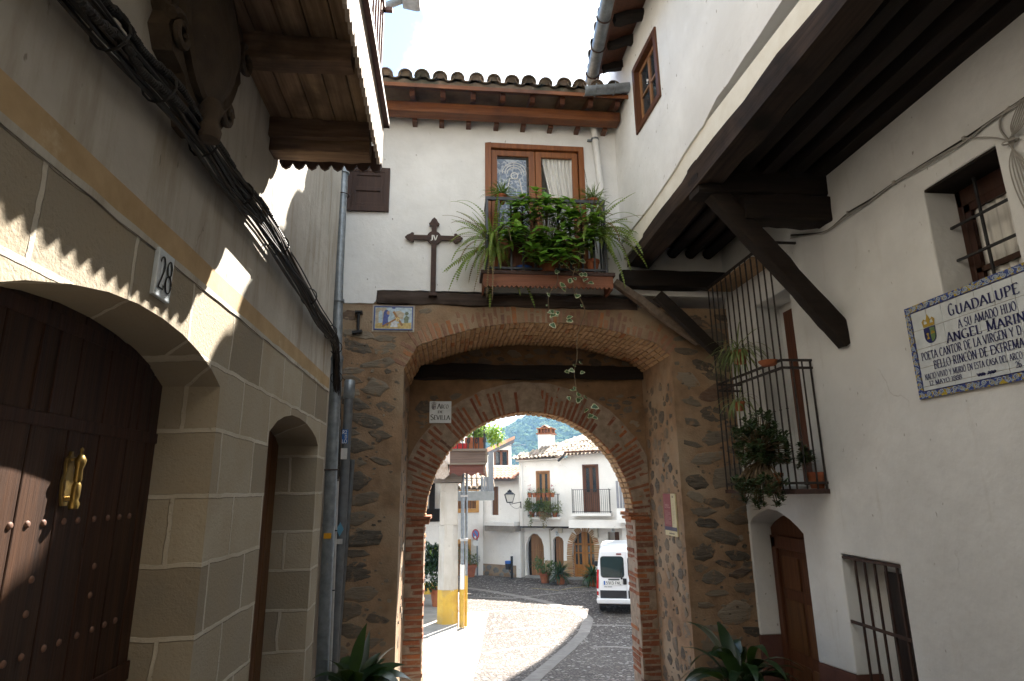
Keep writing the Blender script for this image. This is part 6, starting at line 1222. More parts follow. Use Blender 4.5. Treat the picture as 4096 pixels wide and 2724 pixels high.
t = thing('antenna', 'thin grey television antenna beside the upper white house', 'antenna', tq(1490, 545)); q0, q1 = tq(1480, 545), tq(1730, 528); d = M(); d.tube([q0, q1], .015, 5); d.tube([V((b, 33.1, q0.z-.1)), V((q0.x+.05, 33, q0.z))], .015, 5); d.build('boom', P['zinc'], t); d = M()
for i in range(7): p = q0.lerp(q1, .15+i*.13); d.tube([p+V((0, -.25, 0)), p+V((0, .25, 0))], .006, 4)
d.build('elements', P['zinc'], t)
# house with orange framed windows at the far left of the plaza
oh = thing('orange_window_house', 'white house with orange window surrounds seen past the yellow-footed column', 'house', (.8, 27.2, -1.93)); OY = 27.0
oq = lambda x, y: at(*K(12, x, y), 1, OY)
m = M(); w1_ = (oq(610, 50).x-.3, oq(796, 50).x, oq(700, 108).z, oq(700, 0).z+.4); w2_ = (oq(640, 600).x-.5, oq(703, 600).x, -2.05, oq(680, 548).z)
xr = oq(885, 300).x; m.slab(rect(-4, xr, -2.1, 4.2), [rect(*w1_), rect(*w2_)], FX(OY), .3); m.build('wall', P['plaster_far'], oh)
of = mat('orange_surround', (.55, .30, .10), (.46, .24, .08), .85, 4); m = M(); e_ = .13
m.slab(rect(w1_[0]-e_, w1_[1]+e_, w1_[2]-e_*1.3, w1_[3]+e_), [rect(*w1_)], FX(OY-.02), .05); m.slab(rect(w2_[0]-e_, w2_[1]+e_*.8, -2.1, w2_[3]+e_*1.4), [rect(w2_[0], w2_[1], -2.05, w2_[3])], FX(OY-.02), .05); m.build('window_surround', of, oh)
m = M(); m.box(w2_[0], w2_[1], OY+.12, OY+.16, w2_[2], w2_[3]); m.build('window', P['wood_far'], oh); m = M(); m.box(w1_[0], w1_[1], OY+.12, OY+.16, w1_[2], w1_[3]); 0 and m.box(w2_[0], w2_[1], OY+.12, OY+.16, w2_[2], w2_[3]); wi = m.build('window', P['wood_far'], oh); d = M()
for i in range(9): x = w1_[0]+(w1_[1]-w1_[0])*i/8; d.box(x-.01, x+.01, OY+.03, OY+.05, w1_[2], w1_[3])
d.build('grille', P['iron'], wi)
# ------------------------------------------------------------------ house over the porch on the left of the plaza
ph = thing('porch_house', 'house over an open porch with timber beams and old wooden balconies, left of the plaza', 'house', (-1, 17.2, -1.9))
q = lambda i, x, y, Y: at(*K(i, x, y), 1, Y)
cz = q(6, 850, 222, 17.0).z; zyel = q(6, 820, 945, 17.0).z; cx = q(6, 825, 1200, 17).x; zch = q(6, 850, 505, 17).z
xw = q(10, 572, 700, 16.9).x; zlow = q(10, 520, 830, 16.9).z
m = M(); m.box(-7, xw, 16.9, 26, zlow, 5.5); m.build('upper_wall', P['plaster_far'], ph)
m = M(); m.box(-7, -.1, 21.8, 22.1, -2, zlow); bw2 = m.build('porch_wall', P['plaster_far'], ph)
m = M(); m.box(-7, -.1, 21.76, 21.80, -2, q(12, 200, 1040, 21.8).z); m.build('yellow_dado', P['yellow'], ph)
m = M(); zz = q(12, 250, 270, 21.8).z; z2 = q(12, 250, 110, 21.8).z
m.box(-3, q(12, 362, 100, 21.7).x, 21.66, 21.8, zz, z2); m.box(-3, .1, 21.66, 21.8, z2+1.0, cz+.1)
for x in (q(12, 243, 50, 21.7).x, -1.6): m.box(x-.1, x+.1, 21.68, 21.8, z2, z2+1.1)
m.build('porch_timber', P['wood_black'], ph)
m = M(); m.timber((-3, 17.15, cz+.14), (q(10, 760, 1060, 17).x, 17.15, cz+.14), .42, .28, 80, 12, .03); m.build('porch_beam', wood('grey_weathered_beam', (.20, .175, .15), (.10, .085, .07), 0, .9), ph, smooth=True)
lg = q(10, 425, 905, 16.55); m = M(); m.timber((lg.x, 16.55, lg.z), (lg.x, 21.7, lg.z), .40, .5, 81, 10, .05, rd=.5); m.build('log_beam', P['wood_grey'], ph, smooth=True)
m = M()
for i in range(5): m.timber((-2.6+i*.5, 17.4, cz+.42), (-2.6+i*.5, 21.7, cz+.42), .16, .16, 82+i, 6, .02)
m.box(-6, xw-.02, 17.0, 21.8, zlow-.06, zlow); m.build('porch_joists', P['wood_blacky'], ph)
# column with chamfered lower part, yellow foot
def column_(m, z0, z1, w0, w1, ch, mi=0):
    vs = []
    for z, w_ in ((z0, w0), (z1, w1)):
        h = w_/2; c = ch*w_; vs += [(cx+a, 17.25+b, z) for a, b in [(-h+c, -h), (h-c, -h), (h, -h+c), (h, h-c), (h-c, h), (-h+c, h), (-h, h-c), (-h, -h+c)]]
    m.add(vs, [(k, (k+1) % 8, 8+(k+1) % 8, 8+k) for k in range(8)]+[tuple(range(8))[::-1], tuple(range(8, 16))], mi)
w0 = q(6, 897, 1200, 17).x-q(6, 752, 1200, 17).x; w1 = q(6, 912, 240, 17).x-q(6, 792, 240, 17).x
m = M(); column_(m, zyel, zch, w0*.97, w1*1.02, .27); column_(m, zch, cz, w1, w1, .03); co = m.build('column', plaster('worn_shaded_column_plaster', (.56, .53, .48), (.45, .42, .37), (.32, .27, .2), .5, .4, .6), ph, bevel=.015)  # darker than the house walls: the column's shade is put into its colour
m = M(); column_(m, -2, zyel, w0*1.0, w0*.975, .27); m.build('column_foot', P['yellow'], co)
t = thing('plaza_downpipe', 'grey metal downpipe with yellow foot fixed to the plastered column', 'drainpipe', (cx+.33, 17.2, -1.9))
px = q(6, 925, 800, 17.1).x; d = M(); d.tube([(px+.0, 17.1, cz+.5), (px+.0, 17.1, q(6, 920, 770, 17.1).z)], .05, 10); d.tube([(px+.11, 17.2, cz+.5), (px+.11, 17.2, q(6, 920, 850, 17.1).z)], .035, 10); d.build('pipe', P['zinc'], t, smooth=True)
d = M(); d.tube([(px, 17.1, q(6, 920, 772, 17.1).z), (px-.005, 17.1, zyel)], .062, 10); d.build('sleeve', P['plaster_far'], t, smooth=True)
d = M(); d.tube([(px-.005, 17.1, zyel), (px-.01, 17.1, -1.9)], .066, 10); d.tube([(px+.11, 17.2, q(6, 920, 850, 17.1).z), (px+.1, 17.2, -1.9)], .04, 8); d.build('yellow_foot', P['yellow'], t, smooth=True)
d = M()
for y in (310, 605): z = q(6, 920, y, 17.1).z; d.box(px-.06, px+.14, 17.03, 17.2, z-.03, z+.03)
d.build('clip', P['pvc'], t)
# near wooden balcony
BYY = 16.5; b0, b1 = q(10, 572, 700, BYY), q(10, 1118, 700, BYY); zt, zm_, zb_ = q(10, 800, 592, BYY).z, q(10, 800, 825, BYY).z, q(10, 800, 985, BYY).z
m = M(); m.box(b0.x, b1.x, BYY, BYY+.05, zm_, zt-.06); bal2 = m.build('near_balcony', wood('grey_brown_board', (.15, .105, .08), (.08, .055, .04), 0, .8), ph)
d = M(); n = 24; d.slab([(b0.x-.02, zm_-.01)]+[(b0.x+(b1.x-b0.x)*i/n, zb_+.04*math.sin(i*.75)-(.04 if i in (0, n) else 0)) for i in range(n+1)]+[(b1.x, zm_-.01)], [], FX(BYY+.02), .03); d.build('scalloped_board', wood('red_brown_plank', (.13, .05, .035), (.08, .03, .022), 0, .7), bal2)
d = M(); d.box(b0.x-.03, b1.x+.03, BYY-.04, BYY+.1, zt-.06, zt); d.box(b0.x, b1.x+.02, BYY-.03, BYY+2.5, zm_-.02, zm_+.03); d.box(b1.x, b1.x+.05, BYY, BYY+2.5, zm_+.04, zt); d.slab([(BYY, zb_+.02), (BYY+2.5, zb_+.02), (BYY+2.5, zm_-.03), (BYY, zm_-.03)], [], lambda u, v, t_: V((b1.x-.05+t_, u, v)), .03); d.build('deck_board', wood('dull_grey_board', (.21, .17, .13), (.12, .095, .07), 0, .85), bal2)
d = M(); zr_ = q(10, 1100, 150, BYY).z
for x in [b0.x+.2+i*(b1.x-b0.x-.24)/5 for i in range(6)]: d.tube([(x, BYY+.04, zt), (x, BYY+.04, zr_)], .014, 6)
for i in range(7): y = BYY+.04+.4*i; d.tube([(b1.x-.02, y, zt), (b1.x-.02, y, zr_)], .012 if i else .024, 6)
d.tube([(b0.x, BYY+.04, zr_), (b1.x-.02, BYY+.04, zr_), (b1.x-.02, BYY+2.5, zr_)], .016, 6)
for i in range(4):
    x = b0.x+.28+i*.22
    for sg in (-1, 1): d.tube([(x+sg*.045*math.cos(a_)*(1-a_/14), BYY+.04, zt+.22+.085*math.sin(a_)*sg*(1-a_/14)) for a_ in [k*.5 for k in range(14)]], .008, 5)
d.build('railing', P['iron'], bal2)
# far grey balcony
FY = 20.6; f0, f1 = q(10, 812, 1300, FY), q(10, 1250, 1300, FY); zs1, zs0 = q(10, 1000, 1242, FY).z, q(10, 1000, 1385, FY).z
m = M(); m.box(-.2, f1.x, FY, FY+2.5, zs0, zs1); bal3 = m.build('far_balcony', mat('grey_concrete', (.27, .28, .28), (.19, .2, .2), .9, 4, spots=((.12, .15, .08), 5, .62, .1)), ph)
d = M(); g0_, g1_ = q(10, 1162, 900, FY), q(10, 1240, 900, FY); z1_ = q(10, 1200, 645, FY).z; z2_ = q(10, 1100, 1022, FY).z; k0 = q(10, 1048, 1100, FY).x
n = 3
for i in range(2): a, b = g0_.x+(g1_.x-g0_.x)*i/2, g0_.x+(g1_.x-g0_.x)*(i+1)/2; d.box(a+.006, b-.006, FY+.02, FY+.05, zs1, z1_)
for i in range(3): a, b = k0+(g0_.x-k0)*i/3, k0+(g0_.x-k0)*(i+1)/3; d.box(a+.006, b-.006, FY+.03, FY+.06, zs1, z2_)
for i in range(14): d.box(g1_.x-.03, g1_.x, FY+.06+i*.17, FY+.21+i*.17, zs1, z1_)
d.build('board_screen', wood('blue_grey_board', (.20, .22, .24), (.13, .14, .155), 2, .8), bal3)
d = M(); zq = q(10, 900, 1045, FY).z
for i in range(9): x = -.1+i*(k0+.1)/8; d.tube([(x, FY+.06, zs1), (x, FY+.06, zq)], .01, 5)
d.tube([(-.1, FY+.06, zq), (k0, FY+.06, zq)], .014, 5); d.build('railing', P['iron'], bal3)
# low mossy roof seen through that railing
m = M(); tile_roof(m, V((-.4, 23.2, q(10, 900, 1200, 23.2).z)), (1, 0, 0), (0, .93, .36), 2.0, 2.2, .2, .085, .4, rg=rnd); o = m.build('mossy_lean_to_roof', P['tile_old'], ph, smooth=True)
m = M(); m.add([(-.5, 23.2, q(10, 900, 1200, 23.2).z-.05), (1.7, 23.2, q(10, 900, 1200, 23.2).z-.05), (1.7, 25.3, q(10, 900, 1200, 23.2).z+.75), (-.5, 25.3, q(10, 900, 1200, 23.2).z+.75)], [(0, 1, 2, 3)]); m.build('roof_deck', P['tile_old'], ph)
# ------------------------------------------------------------------ foliage generators
RG = random.Random(5)
def leaf(m, base, d, up, L, W, droop=.3, n=4, fold=.15, tip=1.0, mi=0):
    base, d, up = V(base), V(d).normalized(), V(up); s_ = d.cross(up)
    if s_.length < 1e-4: s_ = d.cross(V((1, 0, .2)))
    s_.normalize(); u = s_.cross(d).normalized(); vs = []
    p = V(base); dd = V(d)
    for i in range(n+1):
        t = i/n; wd = W/2*(math.sin(math.pi*min(1, (t*.93+.05))**tip)) if i < n else 0.0005
        vs += [p-s_*wd+u*wd*fold, p, p+s_*wd+u*wd*fold]
        dd = (dd-V((0, 0, 1))*droop/n).normalized(); p = p+dd*L/n
    m.add(vs, [f for i in range(n) for f in ((3*i, 3*i+1, 3*i+4, 3*i+3), (3*i+1, 3*i+2, 3*i+5, 3*i+4))], mi)
def rdir(rg, zmin=-.3, zmax=1):
    z = rg.uniform(zmin, zmax); a = rg.uniform(0, 6.283); r = math.sqrt(max(0, 1-z*z)); return V((r*math.cos(a), r*math.sin(a), z))
def frond(m, p, d, L, W, droop, n=26, mi=0):
    p, d = V(p), V(d).normalized(); dd = V(d); pts = [V(p)]
    for i in range(n): dd = (dd-V((0, 0, 1))*droop/n*(1+i/n)).normalized(); p = p+dd*L/n; pts.append(V(p))
    nrm_ = V((RG.uniform(-.6, .6), RG.uniform(-1, -.3), RG.uniform(.2, .9))).normalized()
    for i in range(2, n+1):
        t = i/n; dr = (pts[i]-pts[i-1]).normalized(); s_ = dr.cross(nrm_); s_ = s_.normalized() if s_.length > 1e-3 else V((1, 0, 0)); w_ = W*math.sin(math.pi*(t*.86+.1))**.7*(1 if t < .97 else .5)
        for sg in (-1, 1):
            q0 = pts[i]; q1 = q0+s_*sg*w_+dr*w_*.35-V((0, 0, w_*.12)); h = dr*L/n*.42
            m.add([q0-h, q0+h, q1+h*.5, q1-h*.4], [(0, 1, 2, 3)], mi)
    m.tube(pts, .0025, 4, mi)
def shrub(m, c, rx, ry, rz, n, L, W, rg, droop=.5, clump=0, mi=0):
    c = V(c); cl = [V((rg.uniform(-1, 1)*rx*.6, rg.uniform(-1, 1)*ry*.6, rg.uniform(-.7, .8)*rz*.7)) for _ in range(max(1, clump))]
    for i in range(n):
        d = rdir(rg, -.8, 1); r = rg.random()**.45
        if clump: k = cl[i % clump]; p = c+k+V((d.x*rx, d.y*ry, d.z*rz))*r*.5
        else: p = c+V((d.x*rx, d.y*ry, d.z*rz))*r
        leaf(m, p, (d+rdir(rg, -1, 1)*.6), (0, 0, 1), L*rg.uniform(.7, 1.3), W*rg.uniform(.7, 1.3), droop, 2, .2, mi=mi)
def pot(par, c, r, h, mm=None, box=False):
    c = V(c); d = M(); prof = [(0, 0), (r*.68, 0), (r*.95, h*.8), (r*1.06, h*.8), (r*1.08, h), (r*.95, h), (r*.9, h*.88), (0, h*.88)]
    if box: d.lathe(c, [(a*1.2, b) for a, b in prof], 4)
    else: d.lathe(c, prof, 18)
    o = d.build('pot', mm or P['terra'], par, smooth=not box); d = M(); d.lathe(c, [(0, h*.9), (r*.88, h*.9)], 14); d.build('soil', P['soil'], par); return o
# ------------------------------------------------------------------ flowers and ferns on the gatehouse balcony
qb = lambda x, y, Y=7.1: at(*K(15, x, y), 1, Y)
def grass_plant(label, c, span, n, potz):
    t = thing('grass_pot', label, 'potted plant', c, 'grass pots on the balcony rail'); c = V(c); pot(t, c-V((0, 0, potz)), .075, potz-.01, P['terra']); d = M()
    for i in range(n):
        v = rdir(RG, .25, 1); leaf(d, c+V((RG.uniform(-.05, .05), RG.uniform(-.05, .05), 0)), v, (0, 0, 1), span*RG.uniform(.6, 1.25), .009, RG.uniform(.6, 1.9), 7, .1)
    d.build('foliage', P['leaf_grass'], t, recalc=False)
grass_plant('spiky grass plant in a pot at the left end of the balcony rail', tuple(qb(610, 195, 7.2)), .24, 150, .12); grass_plant('spiky grass plant in a pot at the right end of the balcony rail', tuple(qb(1495, 235, 7.2)), .24, 130, .12)
zfl = bz+.055
def fern(label, c, dirs, potr):
    t = thing('fern', label, 'fern', c, 'ferns on the balcony'); c = V(c); pot(t, (c.x, c.y, zfl), potr, .2); d = M(); e = M()
    d.tube([(c.x, c.y, zfl+.15), c], .02, 6)
    for (v, L, dr, dry) in dirs: frond(e if dry else d, c+V((RG.uniform(-.04, .04), RG.uniform(-.03, .03), RG.uniform(-.03, .03))), v, L, RG.uniform(.022, .032) if not dry else .015, dr)
    d.build('fronds', P['leaf_fern'], t, recalc=False); e.build('dry_fronds', P['leaf_dry'], t, recalc=False)
fl1 = qb(560, 690, 7.26); dl1 = []
for i in range(58):
    up = RG.uniform(-.35, 1.0); dl1.append(((-RG.uniform(-.3, 1.1), RG.uniform(-1.0, .05), up), RG.uniform(.45, .98), RG.uniform(.3, 2.0), RG.random() < .3))
dl1 += [((.25, -1, .55), .45, 2.6, False), ((.4, -.9, .35), .4, 2.6, False), ((.05, -1, .5), .5, 2.8, False), ((.6, -.8, .3), .35, 2.2, False), ((0.1, -.3, 1), .5, .4, False)]
fern('large green and brown fern spilling over the left end of the balcony', tuple(fl1), dl1, .09)
fr1 = qb(1480, 590, 7.22); dr1 = []
for i in range(58):
    up = RG.uniform(-.3, 1.1); dr1.append(((RG.uniform(-.35, 1.1), RG.uniform(-1.0, .05), up), RG.uniform(.45, .95), RG.uniform(.3, 2.0), RG.random() < .16))
dr1 += [((-.15, -1, .6), .55, 2.8, False), ((-.3, -.9, .6), .5, 2.7, False), ((-.5, -.7, .5), .42, 2.2, False), ((.1, -1, .4), .5, 2.6, False), ((-.1, -1, .2), .42, 2.0, True), ((-.4, -.4, 1), .5, 1.0, False), ((.2, -.3, 1), .45, 1.2, False)]
fern('bright green fern spilling over the right end of the balcony', tuple(fr1), dr1, .09)
c = qb(1075, 545, 7.0); t = thing('broad_leaf_plant', 'leafy green shrub with broad leaves filling the middle of the balcony', 'potted plant', (c.x, c.y+.15, zfl)); pot(t, (c.x, c.y+.17, zfl), .13, .24)
d = M(); s_ = M()
for k in range(150):
    v = V((RG.uniform(-1, 1)*.60, RG.uniform(-.9, .7)*.17, RG.uniform(-1, 1)*.46)); 
    if (v.x/.60)**2+(v.z/.46)**2 > 1.05: continue
    p = c+v+V((0, -.02, .0)); s_.tube([(c.x, c.y+.15, zfl+.2), (c.x+v.x*.5, c.y+.08, c.z+v.z*.5-.06), p], .004, 5)
    for j in range(7):
        a = j*2.4+RG.random(); hv = V((math.cos(a)*.9, math.sin(a)*.55-.45, RG.uniform(-.35, .45))); leaf(d, p+V((0, 0, .014*j)), hv, (0, -.5, 1), RG.uniform(.11, .185), RG.uniform(.08, .125), RG.uniform(.2, .9), 4, .15, .75)
d.build('foliage', P['leaf_hyd'], t, recalc=False); s_.build('stems', P['bark'], t)
d = M(); r_ = qb(1157, 235, 7.0)
for k in range(5): leaf(d, r_, rdir(RG, -.2, 1), (0, 0, 1), .035, .022, .3, 3)
d.build('flower', P['flower'], t, recalc=False)
c2 = qb(760, 385, 7.3); t = thing('variegated_plant', 'variegated pale leaved plant in a terracotta pot behind the balcony bars', 'potted plant', (c2.x, 7.3, c2.z-.2)); pot(t, (c2.x+.01, 7.3, c2.z-.18), .085, .17); d = M()
for k in range(36): leaf(d, c2+V((RG.uniform(-.04, .04), 0, RG.uniform(-.02, .06))), rdir(RG, -.1, 1)+V((-.5, -.2, 0)), (0, 0, 1), RG.uniform(.1, .17), .022, .9, 5, .1)
d.build('foliage', mat('pale_leaf', (.32, .36, .2), (.14, .2, .08), .5, 20, 0, isl=.3), t, recalc=False)
d = M(); d.box(c2.x-.1, c2.x+.12, 7.22, 7.45, zfl, c2.z-.18); d.build('stand', P['wood_brown'], t)
c3 = qb(830, 868, 7.25); t = M(); t.lathe((c3.x, 7.25, zfl), [(0, 0), (.075, 0), (.11, .07), (.115, .09), (.1, .09), (.08, .02), (0, .02)], 18); tag(t.build('blue_bowl', flat('blue_plastic', (.02, .08, .35), .35), loc=(c3.x, 7.25, zfl), smooth=True), 'blue plastic bowl on the balcony floor behind the bars', 'bowl')
# trailing variegated ivy
t = thing('trailing_ivy', 'variegated ivy trailing from the balcony down in front of the brick arches', 'ivy', tuple(qb(1350, 690, 7.06)))
i1 = [qb(1350, 690, 7.06), qb(1370, 800, 7.03), qb(1320, 920, 7.0), qb(1305, 1000, 7.0), qb(1320, 1110, 7.02), qb(1370, 1180, 7.05), qb(1420, 1300, 7.1), qb(1405, 1380, 7.12)]+[at(*K(5, x, y), 1, 7.12) for x, y in ((1700, 750), (1698, 900), (1680, 980), (1690, 1080), (1715, 1150), (1750, 1240), (1775, 1300))]
i2 = [qb(1140, 900, 7.04), qb(1160, 980, 7.0), qb(1145, 1060, 7.0), qb(1075, 1150, 7.04), qb(1075, 1300, 7.08), qb(1100, 1345, 7.08), qb(1150, 1360, 7.06)]
i3 = [qb(1230, 880, 7.04), qb(1310, 930, 7.0), qb(1390, 970, 7.0), qb(1410, 1030, 7.0), qb(1470, 1055, 7.0)]
s_ = M()
for q_ in (i1, i2, i3): s_.tube(smoothpts(q_, 4), .0055, 5)
s_.build('stems', P['bark'], t, smooth=True)
d = M(); e = M()
def ivyleaf(p, L):
    p = V(p); L *= RG.uniform(.75, 1.2); v = V((RG.uniform(-.7, .7), -.4, RG.uniform(-1, .1))).normalized(); up = V((RG.uniform(-.3, .3), -1, .35)); s2 = v.cross(up).normalized(); nrm = s2.cross(v).normalized()
    shp = [(0, 0), (.3, -.08), (.48, .2), (.33, .42), (.3, .7), (0, 1.05), (-.3, .7), (-.33, .42), (-.48, .2), (-.3, -.08)]
    P_ = [p+s2*x*L+v*y*L+nrm*(-.12*abs(x)*L) for x, y in shp]; c_ = p+v*L*.42
    e.add(P_+[c_], [(i, (i+1) % 10, 10) for i in range(10)]); P2 = [c_+(a-c_)*.74+nrm*.0025 for a in P_]; d.add(P2+[c_+nrm*.0025], [(i, (i+1) % 10, 10) for i in range(10)])
for (x, y, Y) in [(1350, 690, 7.04), (1375, 745, 7.02), (1250, 790, 7.0), (1300, 845, 7.0), (1320, 850, 7.0), (1385, 835, 7.0), (1190, 860, 7.0), (1160, 940, 7.0), (1380, 965, 7.0), (1410, 965, 7.0), (1270, 1020, 6.98), (1205, 1060, 6.98), (1225, 1080, 6.98), (1215, 1110, 6.98), (1290, 1030, 6.98), (1340, 1180, 7.02), (1360, 1170, 7.02), (1410, 1030, 7.0), (1465, 1050, 7.0), (1100, 1320, 7.06), (1160, 1335, 7.06), (1090, 1370, 7.06), (1100, 1450, 7.08), (1250, 1390, 7.06), (1255, 1415, 7.06)]: ivyleaf(qb(x, y-20, Y), .082)
for (x, y) in [(1650, 970), (1725, 925), (1740, 985), (1640, 985), (1672, 1105), (1640, 1155), (1715, 1135), (1712, 1165), (1762, 1160), (1750, 1250), (1772, 1285), (1808, 1290), (1800, 1215)]: ivyleaf(at(*K(5, x, y), 1, 7.12), .08)
for q_ in (i1, i2):
    for k in range(len(q_)-1):
        if RG.random() < .55: ivyleaf(V(q_[k]).lerp(V(q_[k+1]), RG.random())+V((RG.uniform(-.03, .03), -.01, 0)), RG.uniform(.035, .06))
for k in range(16): p = i1[0].lerp(i1[2], RG.random()); ivyleaf(p+V((RG.uniform(-.12, .06), .03, RG.uniform(-.03, .05))), .045)
e.build('leaf_rims', P['leaf_rim'], t, recalc=False); d.build('leaves', P['leaf_ivy'], t, recalc=False)
# ------------------------------------------------------------------ plants at the right house
def ribbon_plant(name, label, c, L, n, dirbias, mm, wd=.014, potr=0, group=None):
    t = thing(name, label, 'potted plant', c, group); c = V(c); d = M()
    if potr: pot(t, c-V((0, 0, potr*1.7)), potr, potr*1.7)
    for i in range(n): leaf(d, c+V((RG.uniform(-.04, .04), RG.uniform(-.04, .04), 0)), rdir(RG, .1, 1)+V(dirbias), (0, 0, 1), L*RG.uniform(.6, 1.2), wd, RG.uniform(1.4, 3.2), 9, .12)
    d.build('foliage', mm, t, recalc=False); return t
spm = leafm('striped_leaf', (.26, .29, .12), (.10, .15, .05), .25)
qs = at(*K(8, 560, 790), 0, 3.34); ribbon_plant('spider_plant', 'spider plant with long striped leaves drooping from the cage bars', tuple(qs), .46, 110, (-.25, .1, -.1), spm, .015, .09, 'spider plants on the cage')
qs2 = at(*K(8, 560, 1110), 0, 3.34); ribbon_plant('spider_plant', 'smaller spider plant below the first, above the jade bush', tuple(qs2), .32, 60, (-.2, 0, -.1), spm, .012, .06, 'spider plants on the cage')
qd = at(*K(8, 745, 870), 0, 3.36); t = M(); t.lathe((qd.x, qd.y, qd.z-.02), [(0, 0), (.07, 0), (.1, .035), (.105, .05), (.09, .045), (.065, .015), (0, .015)], 18); tag(t.build('clay_saucer', P['terra'], loc=tuple(qd), smooth=True), 'clay saucer resting on the cage rail beside the spider plant', 'saucer')
qj = at(1752, 1055, 0, 3.26)
def jade(label, c, r, n, inside_=False):
    t = thing('jade_plant', label, 'potted plant', c, 'jade plants on the caged balcony'); c = V(c); d = M(); s_ = M()
    for i in range(n):
        v = rdir(RG, -.9, 1); p = c+V((v.x*r*.6, v.y*r*1.1, v.z*r*1.2))*RG.random()**.42
        if not inside_ and p.z < c.z-.1: p += V((-.03, 0, -.12))
        s_.tube([c+V((.08, 0, .0)), (c+p)/2+V((0, 0, .04)), p], [.009, .006, .004], 5)
        for j in range(9): a = j*2.4; leaf(d, p+V((0, 0, .006*j)), (math.cos(a), math.sin(a), RG.uniform(-.1, .9)), (0, 0, 1), RG.uniform(.045, .075), RG.uniform(.026, .038), .1, 3, .25, .7)
    d.build('foliage', P['leaf_jade'], t, recalc=False); s_.build('stems', P['bark'], t); pot(t, (c.x+.12, c.y, CB+.005), .09, .16)
jade('big bushy jade plant hanging out through the cage bars', tuple(qj), .40, 330); q2_ = at(*K(8, 960, 1480), 0, 3.58); jade('small jade plant inside the cage near its front corner', (3.58, q2_.y, q2_.z), .13, 22, True)
def aspidistra(label, c, n, Lr, bias, zp):
    c = V(c); t = thing('aspidistra', label, 'potted plant', (c.x, c.y, zp), 'aspidistras along the lane'); pot(t, (c.x, c.y, zp), .17, max(.2, c.z-zp)); d = M(); s_ = M()
    for i in range(n):
        v = (rdir(RG, .25, 1)+V(bias)).normalized(); st_ = c+V((RG.uniform(-.08, .08), RG.uniform(-.08, .08), 0)); L = RG.uniform(*Lr); p = st_+v*L*.32; s_.tube([st_, p], .005, 5)
        leaf(d, p, v, (RG.uniform(-.4, .4), RG.uniform(-.4, .4), 1), L*.75, RG.uniform(.11, .16), RG.uniform(1.0, 2.6), 8, .18, .75)
    d.build('foliage', P['leaf_dark'], t, recalc=False, smooth=True); s_.build('stems', P['leaf_dark'], t)
a1 = at(*K(9, 560, 1440), 1, 6.5); aspidistra('dark aspidistra at the foot of the right stone pier', (a1.x, 6.5, -.42), 52, (.45, .85), (-.05, -.1, .1), gz(6.5))
a2 = at(*K(9, 1180, 1456), 1, 5.6); aspidistra('dark aspidistra by the barred window, only its tips in view', (a2.x-.0, 5.55, -.5), 20, (.4, .62), (-.15, 0, .1), gz(5.55))
a3 = at(*K(6, 150, 1480), 1, 6.75); aspidistra('aspidistra with lit leaf tips at the foot of the left corner pipes', (a3.x+.1, 6.6, -.40), 56, (.4, .72), (.15, -.1, .05), gz(6.75))
# ------------------------------------------------------------------ plaza: plants
def plaza_pot(label, c, r, h, rx, rz, n, mm, L, W, style, box=False, group='potted plants before the plaza doors'):
    c = V(c); t = thing('potted_shrub', label, 'potted plant', c, group); pot(t, c, r, h, None, box); d = M()
    if style == 'blade':
        for i in range(n): leaf(d, c+V((0, 0, h*.9)), rdir(RG, .15, 1), (0, 0, 1), L*RG.uniform(.6, 1.2), W, RG.uniform(.5, 2), 6, .2)
    else: shrub(d, c+V((0, 0, h+rz*.8)), rx, rx, rz, n, L, W, RG, .4, 7); d.tube([c+V((0, 0, h*.8)), c+V((0, 0, h+rz))], .02, 5)
    d.build('foliage', mm, t, recalc=False)
for (i, x, y, lab, rx, rz, st, mm) in [(13, 565, 1040, 'round leafy shrub in a terracotta pot by the widest plank door', .5, .36, 'shrub', P['leaf_far']), (13, 760, 1055, 'fern-like plant in a terracotta pot left of the brick arched door', .5, .4, 'blade', P['leaf_dark']), (13, 1168, 1080, 'dark leafy plant in a terracotta pot beside the white van', .5, .4, 'blade', P['leaf_dark'])]:
    g = gat(*K(i, x, y)); plaza_pot(lab, tuple(g), .21, .36, rx, rz, 420 if st == 'shrub' else 150, mm, .12 if st == 'shrub' else .62, .055 if st == 'shrub' else .06, st)
g = gat(*K(12, 720, 962)); plaza_pot('bushy olive green shrub in a square terracotta planter behind the no parking sign', tuple(g), .30, .48, .42, .4, 500, P['leaf_olive'], .1, .05, 'shrub', True)
g = at(*K(12, 300, 1280), 1, 19.5); plaza_pot('tall dark bush in a terracotta pot inside the porch behind the column', (-.25, 19.6, gz(19.6)+.13), .24, .5, .62, .85, 2200, P['leaf_dark'], .14, .065, 'shrub', False, None)
